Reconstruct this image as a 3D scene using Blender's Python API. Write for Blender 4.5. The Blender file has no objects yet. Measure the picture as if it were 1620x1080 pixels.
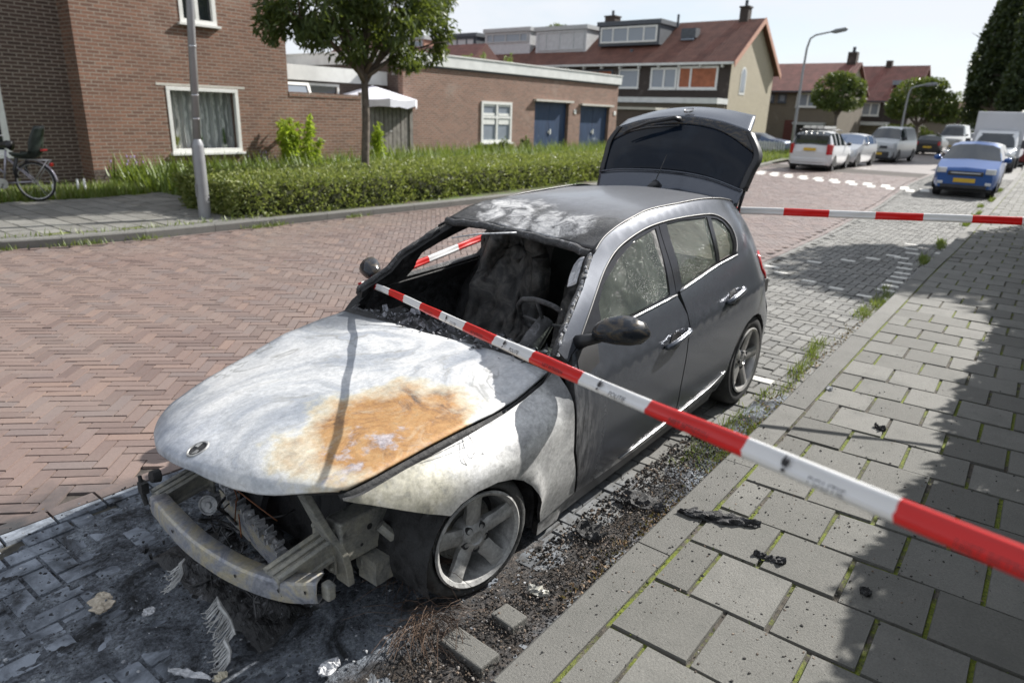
import bpy, math, random
import numpy as np
from mathutils import Vector, Matrix, noise as mnoise
from mathutils.geometry import delaunay_2d_cdt

# ------------------------------------------------------------------ camera, sky, sun, exposure
scene = bpy.context.scene
C = scene.collection
SUN = Vector((-1.0, 0.29, 0.75)).normalized()
cam_d = bpy.data.cameras.new("camera")
cam = bpy.data.objects.new("camera", cam_d)
C.objects.link(cam)
cam.matrix_world = Matrix(((-0.6264682, -0.22603173, 0.74595392, 1.76604807),
                           (0.77883875, -0.21932804, 0.58762694, 2.31818803),
                           (0.03078628, 0.94910741, 0.31344431, 1.84255),
                           (0, 0, 0, 1)))
cam_d.sensor_width = 36.0
cam_d.lens = 24.215
cam_d.clip_start = 0.05
cam_d.clip_end = 2000
cam_d.dof.use_dof = True
cam_d.dof.focus_distance = 3.0
cam_d.dof.aperture_fstop = 2.4
scene.camera = cam

world = bpy.data.worlds.new("World")
scene.world = world
world.use_nodes = True
wn = world.node_tree
sky = wn.nodes.new("ShaderNodeTexSky")
sky.sky_type = 'NISHITA'
sky.sun_disc = False
sky.sun_elevation = math.asin(SUN.z)
sky.sun_rotation = math.atan2(SUN.x, SUN.y)
sky.air_density = 1.0
sky.dust_density = 0.4
sky.ozone_density = 1.5
_tc = wn.nodes.new("ShaderNodeTexCoord")
_mp = wn.nodes.new("ShaderNodeMapping"); _mp.inputs["Scale"].default_value = (1, 1, 3.5)
_ns = wn.nodes.new("ShaderNodeTexNoise"); _ns.inputs["Scale"].default_value = 2.2; _ns.inputs["Detail"].default_value = 6; _ns.inputs["Roughness"].default_value = 0.6
_rp = wn.nodes.new("ShaderNodeValToRGB"); _rp.color_ramp.elements[0].position = 0.36; _rp.color_ramp.elements[0].color = (.45, .45, .45, 1); _rp.color_ramp.elements[1].position = 0.6; _rp.color_ramp.elements[1].color = (.95, .95, .95, 1)
_mx = wn.nodes.new("ShaderNodeMix"); _mx.data_type = 'RGBA'; _mx.inputs[7].default_value = (7.2, 7.5, 8.0, 1)   # high thin cloud
wn.links.new(_tc.outputs["Generated"], _mp.inputs[0]); wn.links.new(_mp.outputs[0], _ns.inputs["Vector"]); wn.links.new(_ns.outputs[0], _rp.inputs[0])
wn.links.new(_rp.outputs[0], _mx.inputs[0]); wn.links.new(sky.outputs[0], _mx.inputs[6])
wn.links.new(_mx.outputs[2], wn.nodes["Background"].inputs[0])
wn.nodes["Background"].inputs[1].default_value = 0.072

sun_d = bpy.data.lights.new("sun", 'SUN')
sun_d.energy = 5.0
sun_d.angle = math.radians(0.5)
sun_d.color = (1.0, 0.965, 0.91)
sun = bpy.data.objects.new("sun", sun_d)
C.objects.link(sun)
sun.rotation_euler = SUN.to_track_quat('Z', 'Y').to_euler()
sun.location = SUN * 50

scene.view_settings.view_transform = 'Standard'
scene.view_settings.look = 'None'
scene.view_settings.gamma = 1
scene.view_settings.exposure = 0.80
scene.render.engine = 'CYCLES'
scene.cycles.max_bounces = 6
scene.cycles.diffuse_bounces = 3
scene.cycles.glossy_bounces = 3
scene.cycles.transmission_bounces = 6
scene.cycles.transparent_max_bounces = 8
scene.cycles.caustics_reflective = False
scene.cycles.caustics_refractive = False

random.seed(7)
rng = np.random.default_rng(11)

# ------------------------------------------------------------------ node helpers
class MB:
    """small material builder"""
    def __init__(s, name, rough=0.6, metal=0.0, col=(0.5, 0.5, 0.5), spec=0.5):
        s.m = bpy.data.materials.new(name)
        s.m.use_nodes = True
        s.nt = s.m.node_tree
        s.b = s.nt.nodes["Principled BSDF"]
        s.set("Roughness", rough); s.set("Metallic", metal); s.set("Base Color", col)
        s.set("Specular IOR Level", spec)
    def new(s, t): return s.nt.nodes.new("ShaderNode" + t)
    def plug(s, sock, v):
        if isinstance(v, bpy.types.NodeSocket): s.nt.links.new(v, sock)
        elif v is not None:
            if isinstance(v, (tuple, list)) and len(v) == 3 and sock.type == 'RGBA': v = (*v, 1)
            sock.default_value = v
    def set(s, k, v): s.plug(s.b.inputs[k], v)
    def co(s, kind="Object"):
        return s.new("TexCoord").outputs[kind]
    def mapv(s, v, scale=(1, 1, 1), rot=(0, 0, 0), loc=(0, 0, 0)):
        n = s.new("Mapping"); s.plug(n.inputs[0], v)
        n.inputs["Scale"].default_value = scale; n.inputs["Rotation"].default_value = rot
        n.inputs["Location"].default_value = loc
        return n.outputs[0]
    def noise(s, v, scale=5, detail=4, rough=0.55, dist=0.0, out=0):
        n = s.new("TexNoise"); s.plug(n.inputs["Vector"], v)
        n.inputs["Scale"].default_value = scale; n.inputs["Detail"].default_value = detail
        n.inputs["Roughness"].default_value = rough; n.inputs["Distortion"].default_value = dist
        return n.outputs[out]
    def voro(s, v, scale=5, feature='F1', out="Distance", rnd=1.0):
        n = s.new("TexVoronoi"); s.plug(n.inputs["Vector"], v); n.feature = feature
        n.inputs["Scale"].default_value = scale; n.inputs["Randomness"].default_value = rnd
        return n.outputs[out]
    def ramp(s, f, stops, interp='LINEAR'):
        n = s.new("ValToRGB"); s.plug(n.inputs[0], f); n.color_ramp.interpolation = interp
        e = n.color_ramp.elements
        while len(e) < len(stops): e.new(0.5)
        for k, (p, c) in zip(e, stops):
            k.position = p
            k.color = (c, c, c, 1) if isinstance(c, (int, float)) else (*c, 1)
        return n.outputs[0]
    def mix(s, f, a, b, mode='MIX'):
        n = s.new("Mix"); n.data_type = 'RGBA'; n.blend_type = mode
        s.plug(n.inputs[0], f); s.plug(n.inputs[6], a); s.plug(n.inputs[7], b)
        return n.outputs[2]
    def math(s, op, a, b=None, clamp=False):
        n = s.new("Math"); n.operation = op; n.use_clamp = clamp
        s.plug(n.inputs[0], a)
        if b is not None: s.plug(n.inputs[1], b)
        return n.outputs[0]
    def sep(s, v):
        n = s.new("SeparateXYZ"); s.plug(n.inputs[0], v); return n.outputs
    def comb(s, x, y, z):
        n = s.new("CombineXYZ")
        for i, q in enumerate((x, y, z)): s.plug(n.inputs[i], q)
        return n.outputs[0]
    def rnd(s): return s.new("NewGeometry").outputs["Random Per Island"]
    def blob(s, v, c, r, wob=0.0, wscale=4.0):
        """1 at centre c, 0 at the ellipsoid r; wob ruffles its edge"""
        n = s.new("VectorMath"); n.operation = 'SUBTRACT'; s.plug(n.inputs[0], v); n.inputs[1].default_value = c
        d = s.new("VectorMath"); d.operation = 'DIVIDE'; s.plug(d.inputs[0], n.outputs[0]); d.inputs[1].default_value = r
        l = s.new("VectorMath"); l.operation = 'LENGTH'; s.plug(l.inputs[0], d.outputs[0])
        o = s.math('SUBTRACT', 1.0, l.outputs["Value"])
        if wob:
            w = s.math('SUBTRACT', s.noise(v, wscale, 6, 0.65), 0.5)
            o = s.math('ADD', o, s.math('MULTIPLY', w, wob))
        return o
    def bump(s, h, strength=0.3, dist=0.01):
        n = s.new("Bump"); s.plug(n.inputs["Height"], h)
        n.inputs["Strength"].default_value = strength; n.inputs["Distance"].default_value = dist
        s.nt.links.new(n.outputs[0], s.b.inputs["Normal"])
        return s

def simple(name, col, rough=0.6, metal=0.0, var=0.25, scale=6.0, bump=0.0, bscale=60, spec=0.5):
    m = MB(name, rough, metal, col, spec)
    v = m.co()
    n = m.noise(v, scale, 5, 0.6)
    m.set("Base Color", m.ramp(n, [(0.3, tuple(c * (1 - var) for c in col)), (0.7, tuple(min(1, c * (1 + var)) for c in col))]))
    if bump: m.bump(m.noise(v, bscale, 3), bump, 0.004)
    return m.m

# ------------------------------------------------------------------ mesh helpers
def obj(name, verts, faces, mats, parent=None, mi=None, smooth=False, sharp=None):
    me = bpy.data.meshes.new(name)
    if isinstance(verts, np.ndarray) and isinstance(faces, np.ndarray):
        n, k = faces.shape
        me.vertices.add(len(verts)); me.vertices.foreach_set("co", verts.astype(np.float32).ravel())
        me.loops.add(n * k); me.loops.foreach_set("vertex_index", faces.astype(np.int32).ravel())
        me.polygons.add(n); me.polygons.foreach_set("loop_start", np.arange(0, n * k, k, dtype=np.int32))
        me.update(calc_edges=True)
    else:
        me.from_pydata([tuple(v) for v in verts], [], [tuple(f) for f in faces])
    if not isinstance(mats, (list, tuple)): mats = [mats]
    for m in mats: me.materials.append(m)
    if mi is not None: me.polygons.foreach_set("material_index", np.asarray(mi, dtype=np.int32))
    me.polygons.foreach_set("use_smooth", np.full(len(me.polygons), bool(smooth)))
    me.validate()
    me.update()
    if sharp is not None:
        me.set_sharp_from_angle(angle=math.radians(sharp))
    o = bpy.data.objects.new(name, me)
    C.objects.link(o)
    if parent is not None: o.parent = parent
    return o

def tag(o, label=None, cat=None, group=None, kind=None):
    if label: o["label"] = label
    if cat: o["category"] = cat
    if group: o["group"] = group
    if kind: o["kind"] = kind
    return o

def thing(name, label, cat, loc=(0, 0, 0), rz=0.0, group=None):
    o = bpy.data.objects.new(name, None)
    C.objects.link(o)
    o.location = loc; o.rotation_euler = (0, 0, rz); o.empty_display_size = 0.3
    return tag(o, label, cat, group)

def copy_tree(o, parent=None):
    c = o.copy(); C.objects.link(c)
    if parent is not None: c.parent = parent
    for ch in list(o.children): copy_tree(ch, c)
    return c

class G:
    """collects primitives into one mesh"""
    def __init__(s): s.v = []; s.f = []; s.m = []
    def add(s, v, f, mi=0):
        k = len(s.v); s.v += [tuple(q) for q in v]; s.f += [tuple(i + k for i in q) for q in f]; s.m += [mi] * len(f)
        return s
    def box(s, lo, hi, mi=0, rz=0.0, piv=None, taper=0.0):
        x0, y0, z0 = lo; x1, y1, z1 = hi
        t = taper
        v = [(x0, y0, z0), (x1, y0, z0), (x1, y1, z0), (x0, y1, z0),
             (x0 + t, y0 + t, z1), (x1 - t, y0 + t, z1), (x1 - t, y1 - t, z1), (x0 + t, y1 - t, z1)]
        if rz:
            p = piv or ((x0 + x1) / 2, (y0 + y1) / 2)
            c, q = math.cos(rz), math.sin(rz)
            v = [(p[0] + (a - p[0]) * c - (b - p[1]) * q, p[1] + (a - p[0]) * q + (b - p[1]) * c, z) for a, b, z in v]
        return s.add(v, [(0, 3, 2, 1), (4, 5, 6, 7), (0, 1, 5, 4), (1, 2, 6, 5), (2, 3, 7, 6), (3, 0, 4, 7)], mi)
    def tube(s, pts, r, n=8, mi=0, cap=True):
        pts = [Vector(p) for p in pts]
        rs = r if isinstance(r, (list, tuple)) else [r] * len(pts)
        vs = []; fs = []
        ref = None
        for i, p in enumerate(pts):
            d = (pts[min(i + 1, len(pts) - 1)] - pts[max(i - 1, 0)])
            if d.length < 1e-9: d = Vector((0, 0, 1))
            d.normalize()
            if ref is None: ref = Vector((0, 0, 1)) if abs(d.z) < 0.9 else Vector((1, 0, 0))
            u = (ref - d * ref.dot(d)).normalized(); w = d.cross(u); ref = u
            for k in range(n):
                a = 2 * math.pi * k / n
                vs.append(p + (u * math.cos(a) + w * math.sin(a)) * rs[i])
        for i in range(len(pts) - 1):
            for k in range(n):
                a = i * n + k; b = i * n + (k + 1) % n
                fs.append((a, b, b + n, a + n))
        if cap:
            fs.append(tuple(reversed(range(n)))); fs.append(tuple(range((len(pts) - 1) * n, len(pts) * n)))
        return s.add(vs, fs, mi)
    def lathe(s, prof, n=32, M=None, mi=0, closed=False):
        """prof: (radius, height) along local y axis; M places it"""
        vs = []; fs = []
        for r, h in prof:
            for k in range(n):
                a = 2 * math.pi * k / n
                q = Vector((r * math.cos(a), h, r * math.sin(a)))
                vs.append(M @ q if M else q)
        L = len(prof)
        for i in range(L if closed else L - 1):
            for k in range(n):
                a = i * n + k; b = i * n + (k + 1) % n; c = ((i + 1) % L) * n
                fs.append((a, b, c + (k + 1) % n, c + k))
        return s.add(vs, fs, mi)
    def build(s, name, mats, parent=None, smooth=False, sharp=None, bevel=0.0, seg=2):
        o = obj(name, s.v, s.f, mats, parent, s.m, smooth, sharp)
        if bevel:
            b = o.modifiers.new("bevel", 'BEVEL'); b.width = bevel; b.segments = seg; b.limit_method = 'ANGLE'
            b.angle_limit = math.radians(35); b.harden_normals = False
        return o

def cr(P, t):
    """Catmull-Rom through the points P at parameter t in [0, len-1]"""
    n = len(P) - 1
    i = min(int(t), n - 1); u = t - i
    p1, p2 = P[i], P[i + 1]
    p0 = P[i - 1] if i > 0 else p1 * 2 - p2
    p3 = P[i + 2] if i + 2 <= n else p2 * 2 - p1
    return 0.5 * ((2 * p1) + (-p0 + p2) * u + (2 * p0 - 5 * p1 + 4 * p2 - p3) * u * u + (-p0 + 3 * p1 - 3 * p2 + p3) * u ** 3)

def spline(pts, per=6, closed=False):
    P = [np.array(p, float) for p in pts]
    n = (len(P) - 1) * per
    return [cr(P, i / per) for i in range(n + 1)]

def patch(net, nu, nv):
    """smooth grid through a net of control points (rows of 3d points)"""
    rows = [[np.array(p, float) for p in r] for r in net]
    mid = [[cr(r, (len(r) - 1) * j / nv) for j in range(nv + 1)] for r in rows]
    out = []
    for i in range(nu + 1):
        t = (len(rows) - 1) * i / nu
        out.append([cr([m[j] for m in mid], t) for j in range(nv + 1)])
    v = [p for r in out for p in r]
    w = nv + 1
    f = [(i * w + j, i * w + j + 1, (i + 1) * w + j + 1, (i + 1) * w + j) for i in range(nu) for j in range(nv)]
    return v, f, out

def solid(o, t, offset=-1.0):
    m = o.modifiers.new("solid", 'SOLIDIFY'); m.thickness = t; m.offset = offset
    return m

def inpoly(pt, poly):
    x, y = pt; r = False; j = len(poly) - 1
    for i in range(len(poly)):
        xi, yi = poly[i]; xj, yj = poly[j]
        if (yi > y) != (yj > y) and x < (xj - xi) * (y - yi) / (yj - yi + 1e-12) + xi: r = not r
        j = i
    return r

def resample(poly, step):
    out = []
    for a, b in zip(poly, poly[1:] + poly[:1]):
        n = max(1, int(math.hypot(b[0] - a[0], b[1] - a[1]) / step))
        out += [(a[0] + (b[0] - a[0]) * k / n, a[1] + (b[1] - a[1]) * k / n) for k in range(n)]
    return out

def sheet(outer, holes=(), step=0.05):
    """constrained triangulation of a 2-D outline with holes and inner grid points"""
    loops = [resample([tuple(p) for p in outer], step)] + [resample([tuple(p) for p in h], step) for h in holes]
    V = []; E = []
    for L in loops:
        k = len(V); V += L; E += [(k + i, k + (i + 1) % len(L)) for i in range(len(L))]
    xs = [p[0] for p in loops[0]]; ys = [p[1] for p in loops[0]]
    nx = int((max(xs) - min(xs)) / step); ny = int((max(ys) - min(ys)) / step)
    edge = np.array(V)
    for i in range(1, nx):
        for j in range(1, ny):
            p = (min(xs) + i * (max(xs) - min(xs)) / nx, min(ys) + (j + 0.5 * (i % 2)) * (max(ys) - min(ys)) / ny)
            if np.min(np.hypot(edge[:, 0] - p[0], edge[:, 1] - p[1])) < step * 0.55: continue
            if inpoly(p, loops[0]) and not any(inpoly(p, h) for h in loops[1:]): V.append(p)
    r = delaunay_2d_cdt([Vector(p) for p in V], E, [], 0, 1e-6)
    vs = [tuple(p) for p in r[0]]; fs = []
    for t in r[2]:
        c = (sum(vs[i][0] for i in t) / 3, sum(vs[i][1] for i in t) / 3)
        if inpoly(c, loops[0]) and not any(inpoly(c, h) for h in loops[1:]): fs.append(tuple(t))
    return vs, fs
# ------------------------------------------------------------------ ground, road, parking bay, pavements
ST = math.atan(0.0215)       # the street is turned a little to the car
FIRE = (0.55, -0.15, 0.0)
def soot(m, v, col, dark, r, c=FIRE, wob=0.9, sc=2.2):
    k = m.ramp(m.blob(v, c, r, wob, sc), [(0.05, 0.0), (0.5, 1.0)])
    return m.mix(k, col, dark), k

def mat_brick_road():
    m = MB("red_road_brick", 0.46)
    v = m.co(); r = m.rnd()
    col = m.ramp(r, [(0.0, (0.140, 0.102, 0.092)), (0.25, (0.178, 0.130, 0.115)), (0.5, (0.196, 0.142, 0.124)), (0.75, (0.166, 0.132, 0.124)), (0.9, (0.208, 0.152, 0.133)), (1.0, (0.222, 0.156, 0.130))])
    col = m.mix(0.22, col, m.ramp(m.noise(v, 55, 5, 0.7), [(0.3, 0.25), (0.7, 0.85)]), 'OVERLAY')
    col = m.mix(m.ramp(m.noise(v, 0.9, 5, 0.6), [(0.4, 0.0), (0.75, 0.35)]), col, (0.25, 0.215, 0.19))
    col = m.mix(m.ramp(m.noise(v, 13, 6, 0.75), [(0.62, 0.0), (0.75, 0.5)]), col, (0.08, 0.07, 0.065))
    col, k = soot(m, v, col, (0.045, 0.045, 0.047), (1.2, .95, 1.0), (1.15, -0.55, 0), 1.1, 3.0)
    m.set("Base Color", col)
    m.bump(m.noise(v, 160, 4, 0.65), 0.35, 0.004)
    return m.m

def mat_bay():
    m = MB("grey_bay_brick", 0.85)
    v = m.co(); r = m.rnd()
    col = m.ramp(r, [(0.0, (0.125, 0.124, 0.118)), (0.5, (0.165, 0.163, 0.154)), (1.0, (0.205, 0.202, 0.19))])
    col = m.mix(0.3, col, m.ramp(m.noise(v, 60, 5, 0.7), [(0.3, 0.2), (0.7, 0.9)]), 'OVERLAY')
    col = m.mix(m.ramp(m.noise(v, 1.6, 5, 0.6), [(0.45, 0.0), (0.75, 0.5)]), col, (0.13, 0.125, 0.11))
    k = m.ramp(m.blob(v, (0.55, -0.2, 0), (2.3, 2.2, 1.0), 0.8, 2.0), [(0.05, 0.0), (0.5, 1.0)])
    ash = m.ramp(m.noise(v, 5, 7, 0.7, 0.6), [(0.36, (0.024, 0.026, 0.030)), (0.48, (0.11, 0.125, 0.148)), (0.64, (0.26, 0.29, 0.335))])
    col = m.mix(k, col, ash)
    m.set("Base Color", col)
    m.bump(m.noise(v, 140, 4, 0.65), 0.45, 0.005)
    return m.m

def mat_tile(name, tones, stain=(0.10, 0.10, 0.09), island=True):
    m = MB(name, 0.85)
    v = m.co(); r = m.rnd()
    col = m.ramp(r if island else m.noise(v, .5, 3), [(0.0, tones[0]), (0.5, tones[1]), (1.0, tones[2])])
    sp = m.noise(v, 120, 3, 0.8)
    col = m.mix(0.28, col, m.ramp(sp, [(0.3, 0.15), (0.7, 0.9)]), 'OVERLAY')
    col = m.mix(m.ramp(m.noise(v, 5, 6, 0.68), [(0.46, 0.0), (0.75, 0.7)]), col, stain)
    col = m.mix(m.ramp(m.voro(v, 26), [(0.035, 0.85), (0.085, 0.0)]), col, (0.03, 0.03, 0.028))
    pale = m.ramp(m.voro(v, 40), [(0.02, 0.5), (0.06, 0.0)])
    col = m.mix(pale, col, (0.42, 0.42, 0.40))
    m.set("Base Color", col)
    m.bump(m.noise(v, 110, 5, 0.75), 0.7, 0.007)
    return m.m

def mat_joint():
    m = MB("joint_sand_and_moss", 0.95)
    v = m.co()
    dirt = m.ramp(m.noise(v, 24, 5, 0.7), [(0.35, (0.035, 0.031, 0.026)), (0.65, (0.12, 0.105, 0.085))])
    moss = m.ramp(m.noise(v, 70, 3, 0.7), [(0.35, (0.060, 0.080, 0.010)), (0.65, (0.18, 0.21, 0.022))])
    w = m.ramp(m.noise(v, 2.6, 6, 0.72), [(0.45, 0.0), (0.54, 1.0)])
    m.set("Base Color", m.mix(w, dirt, moss))
    m.bump(m.noise(v, 220, 3), 0.8, 0.006)
    return m.m

GM = {'road': mat_brick_road(), 'bay': mat_bay(), 'joint': mat_joint(),
      'tile': mat_tile("concrete_paving_tile", ((0.118, 0.115, 0.104), (0.150, 0.147, 0.134), (0.182, 0.178, 0.163))),
      'kerb': mat_tile("kerb_concrete", ((0.130, 0.127, 0.117), (0.155, 0.152, 0.140), (0.172, 0.168, 0.155))),
      'tileL': mat_tile("weathered_paving_tile", ((0.15, 0.145, 0.13), (0.185, 0.18, 0.165), (0.22, 0.215, 0.195)))}
GM['sand'] = simple("road_joint_sand", (0.055, 0.046, 0.040), .95, 0, .45, 30, .6, 200)
GM['baysand'] = simple("bay_joint_dirt", (0.06, 0.057, 0.048), .95, 0, .5, 20, .6, 200)
GM['white'] = simple("white_road_brick", (0.62, 0.61, 0.57), .8, 0, .15, 20, .3, 150)
GM['farroad'] = simple("distant_road_brick", (0.19, 0.165, 0.155), .5, 0, .18, 1.5)
GM['farbay'] = simple("distant_bay_brick", (0.19, 0.185, 0.175), .85, 0, .18, 1.5)

def bricks(name, cx, cy, ang, L, W, z, mat, depth=.03, bev=.0022, jit=.0013, kind="structure", gap=.0045):
    """one mesh of many bevelled bricks"""
    n = len(cx)
    cx, cy = np.asarray(cx), np.asarray(cy); ang = np.broadcast_to(np.asarray(ang, float), n).copy() + rng.normal(0, .006, n)
    L = np.broadcast_to(np.asarray(L, float), n) - gap * (1 + .5 * rng.random(n)); W = np.broadcast_to(np.asarray(W, float), n) - gap * (1 + .5 * rng.random(n))
    zz = z + rng.normal(0, jit, n)
    tx = rng.normal(0, jit * 5, n); ty = rng.normal(0, jit * 5, n)
    c, s = np.cos(ang), np.sin(ang)
    V = np.zeros((n, 8, 3))
    for k, (a, b) in enumerate(((-1, -1), (1, -1), (1, 1), (-1, 1))):
        for lev, inset, h in ((0, 0.0, -depth), (4, bev, 0.0)):
            lx = a * (L / 2 - inset); ly = b * (W / 2 - inset)
            V[:, k + lev, 0] = cx + lx * c - ly * s
            V[:, k + lev, 1] = cy + lx * s + ly * c
            V[:, k + lev, 2] = zz + h + (tx * lx + ty * ly if lev else 0)
    # keep the shoulder low: the side faces start just under the top
    base = np.arange(n)[:, None, None] * 8
    F = np.array([(4, 5, 6, 7), (0, 1, 5, 4), (1, 2, 6, 5), (2, 3, 7, 6), (3, 0, 4, 7)])[None] + base
    o = obj(name, V.reshape(-1, 3), F.reshape(-1, 4), mat)
    o["kind"] = kind
    return o

def herring(x0, x1, y0, y1, W, n, rot):
    """centres and angles of a herringbone of n:1 bricks covering a box"""
    R = math.hypot(x1 - x0, y1 - y0) / 2 + 1; K = int(R / W) + 2 * n
    mx, my = (x0 + x1) / 2, (y0 + y1) / 2
    out = []
    c, s = math.cos(rot), math.sin(rot)
    for b in range(-K, K):
        for q in range(-K // (2 * n) - 2, K // (2 * n) + 3):
            a = b + 2 * n * q
            if -K <= a <= K: out.append((a + n / 2, b + .5, 0.0))
            r0 = a + 1 + 0
            # vertical brick in column a
            out.append((b + .5, (b + 1 + 2 * n * q) + n / 2, math.pi / 2))
    P = np.array(out); P[:, :2] *= W
    X = mx + P[:, 0] * c - P[:, 1] * s; Y = my + P[:, 0] * s + P[:, 1] * c
    k = (X > x0) & (X < x1) & (Y > y0) & (Y < y1)
    return X[k], Y[k], P[k, 2] + rot

KL = np.array([(6, -9.4), (3, -8.95), (-.5, -8.25), (-1.87, -7.85), (-2.74, -7.74), (-3.6, -7.70), (-5.4, -7.63), (-8.4, -7.55), (-10.3, -7.53), (-14.6, -7.78), (-20, -8.05), (-28.3, -8.3), (-34.6, -9.3), (-45, -10.2), (-60, -11.6), (-90, -14)])[::-1]
BD = np.array([(6, -1.05), (0.4, -1.05), (-3, -.93), (-7.5, -.80), (-11, -.92), (-17.1, -1.31), (-25.7, -2.12), (-34, -2.5), (-50, -3.4), (-90, -6)])[::-1]
KR = np.array([(6, 1.30), (0.4, 1.19), (-2, 1.14), (-4.5, 1.07), (-8.2, .99), (-11, .97), (-17.7, .82), (-28, .56), (-39.4, .2), (-55, -.6), (-90, -3.2)])[::-1]
def kl(x): return np.interp(x, KL[:, 0], KL[:, 1])
def bd(x): return np.interp(x, BD[:, 0], BD[:, 1])
def kr(x): return np.interp(x, KR[:, 0], KR[:, 1])

obj("ground", [(-600, -400, -.10), (300, -400, -.10), (300, 400, -.10), (-600, 400, -.10)], [(0, 1, 2, 3)], simple("plain_earth", (0.12, 0.115, 0.09), .9))["kind"] = "structure"
def strip(name, f0, f1, xs, z, mat):
    v = []
    for x in xs: v += [(x, float(f0(x)), z), (x, float(f1(x)), z)]
    o = obj(name, v, [(2 * i, 2 * i + 2, 2 * i + 3, 2 * i + 1) for i in range(len(xs) - 1)], mat); o["kind"] = "structure"
    if o.data.polygons[0].normal.z < 0: o.data.flip_normals()
    return o
xs_near = list(np.arange(6, -32.1, -1.0)); xs_far = list(np.arange(-32, -90.1, -2.0))
strip("road_bed", kl, bd, xs_near, -.013, GM['sand'])
strip("parking_bay_bed", bd, lambda x: kr(x) + .1, xs_near, -.014, GM['baysand'])
strip("road_far", kl, bd, xs_far, -.004, GM['farroad'])
strip("parking_bay_far", bd, lambda x: kr(x) + .1, xs_far, -.008, GM['farbay'])
# road: herringbone at 45 degrees
X, Y, A = herring(-32, 4.5, -9.4, -.6, .0835, 3, math.radians(45))
k = (Y > kl(X) + .12) & (Y < bd(X) - .10)
bricks("road", X[k], Y[k], A[k], .2505, .0835, 0.0, GM['road'])
# stretcher courses along both edges of the road
for f, o_, nm in ((bd, -.045, "road_edge_course"), (bd, .045, "road_edge_course"), (kl, .055, "road_edge_course")):
    x = np.arange(4.4, -32, -.212); y = f(x) + o_
    bricks(nm, x, y, np.arctan2(f(x + .2) - f(x - .2), np.full_like(x, .4)), .21, .088, 0.004, GM['bay'] if o_ > 0 and f is bd else GM['road'])
# bay: grey herringbone square to the kerb
X, Y, A = herring(-32, 4.5, -2.6, 1.4, .098, 2, ST)
k = (Y > bd(X) + .10) & (Y < kr(X) + .02)
BW = [(-3.21, .79), (-3.215, .62)]
kk = np.ones(len(X), bool)
bricks("parking_bay", X[k], Y[k], A[k], .196, .098, 0.0, GM['bay'], bev=.004, jit=.0022, gap=.006)
# white marking bricks in the bay, laid just proud of the others
def mark(name, P):
    P = np.array(P)
    bricks(name, P[:, 0], P[:, 1], P[:, 2], P[:, 3], P[:, 4], .006, GM['white'], depth=.012, bev=.003, jit=.0005)
def pick(x, y):         # reading of the photograph turned into ground metres beforehand
    return (x, y)
WM = [(-3.21, .78, 1.57, .21, .10)]
for x, y in ((-7.55, -.62), (-8.35, -.30), (-8.85, .02), (-7.25, -.40), (-7.02, .02), (-6.86, .38), (-6.70, .72), (-9.7, .55), (-10.25, .60), (-7.2, .84), (-7.5, .83), (-7.8, .82), (-8.12, .81), (-8.45, .79), (-8.85, .74), (-9.25, .68), (-10.7, .50), (-11.2, .42), (-9.3, .25), (-9.8, .42), (-10.6, .95), (-11.1, .96)):
    WM.append((x, y, 0 if x > -7.3 and y < .8 else 1.57, .20, .10) if not (x > -7.4 and y < .8) else (x, y, 1.57, .17, .095))
mark("parking_marking", WM)
# hump teeth across the road
T = []
for i in range(21):
    t = i / 20
    x = -25.3 + 2.6 * t; y = -7.25 + 6.0 * t
    if i % 2 == 0: T += [(x - .25, y, ST + .15, 1.15, .26)]
    else: T += [(x + .45, y, ST + .15, .85, .24)]
mark("road_marking", T)

# right hand pavement
kz = .10
x = np.arange(4.4, -60, -1.002)
g = G()
for i, xa in enumerate(x):
    xb = xa - 1.0
    ya, yb = float(kr(xa)), float(kr(xb)); w = .158
    dz = random.uniform(-.004, .004)
    vs = [(xa - .004, ya + .012, kz - .15), (xb + .004, yb + .012, kz - .15), (xb + .004, yb + w, kz - .15), (xa - .004, ya + w, kz - .15),
          (xa - .004, ya, kz - .012 + dz), (xb + .004, yb, kz - .012 + dz), (xb + .004, yb + .012, kz + dz), (xa - .004, ya + .012, kz + dz), (xb + .004, yb + w, kz + dz), (xa - .004, ya + w, kz + dz)]
    g.add(vs, [(0, 1, 5, 4), (4, 5, 6, 7), (7, 6, 8, 9), (3, 9, 8, 2), (0, 4, 7, 9, 3), (1, 2, 8, 6, 5)])
o = g.build("kerb", GM['kerb']); o["kind"] = "structure"
o.data.flip_normals() if o.data.polygons[2].normal.z < 0 else None
xs_ = list(np.arange(6, -60, -2.0))
strip("pavement_bed", lambda x: kr(x) + .12, lambda x: kr(x) + 9, xs_, kz - .012, GM['joint'])
cx, cy = [], []
tl, tw = .3445, .305
LN = []
for i in range(-14, 175):
    xa = -.43 - tl * (i + .5) + tl
    for j in range(0, 27):
        off = .17 + tw * (j + .5) if i % 2 == 0 else .17 + tw * j
        if i % 2 and j == 0:
            cx.append(xa); cy.append(off + tw * .25); LN.append(tw / 2); continue
        cx.append(xa); cy.append(off); LN.append(tw)
cx, cy = np.array(cx), np.array(cy)
Wy = np.array(LN)
y = kr(cx) + cy
kx = cx > -45
bricks("pavement", cx[kx], y[kx], np.arctan2(kr(cx + .2) - kr(cx - .2), np.full_like(cx, .4))[kx], tl, Wy[kx], kz, GM['tile'], depth=.03, bev=.0045, jit=.0016, gap=.009)
strip("pavement_far", lambda x: kr(x) + .12, lambda x: kr(x) + 9, list(np.arange(-45, -90, -3.0)), kz + .002, GM['tileL'])

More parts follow.
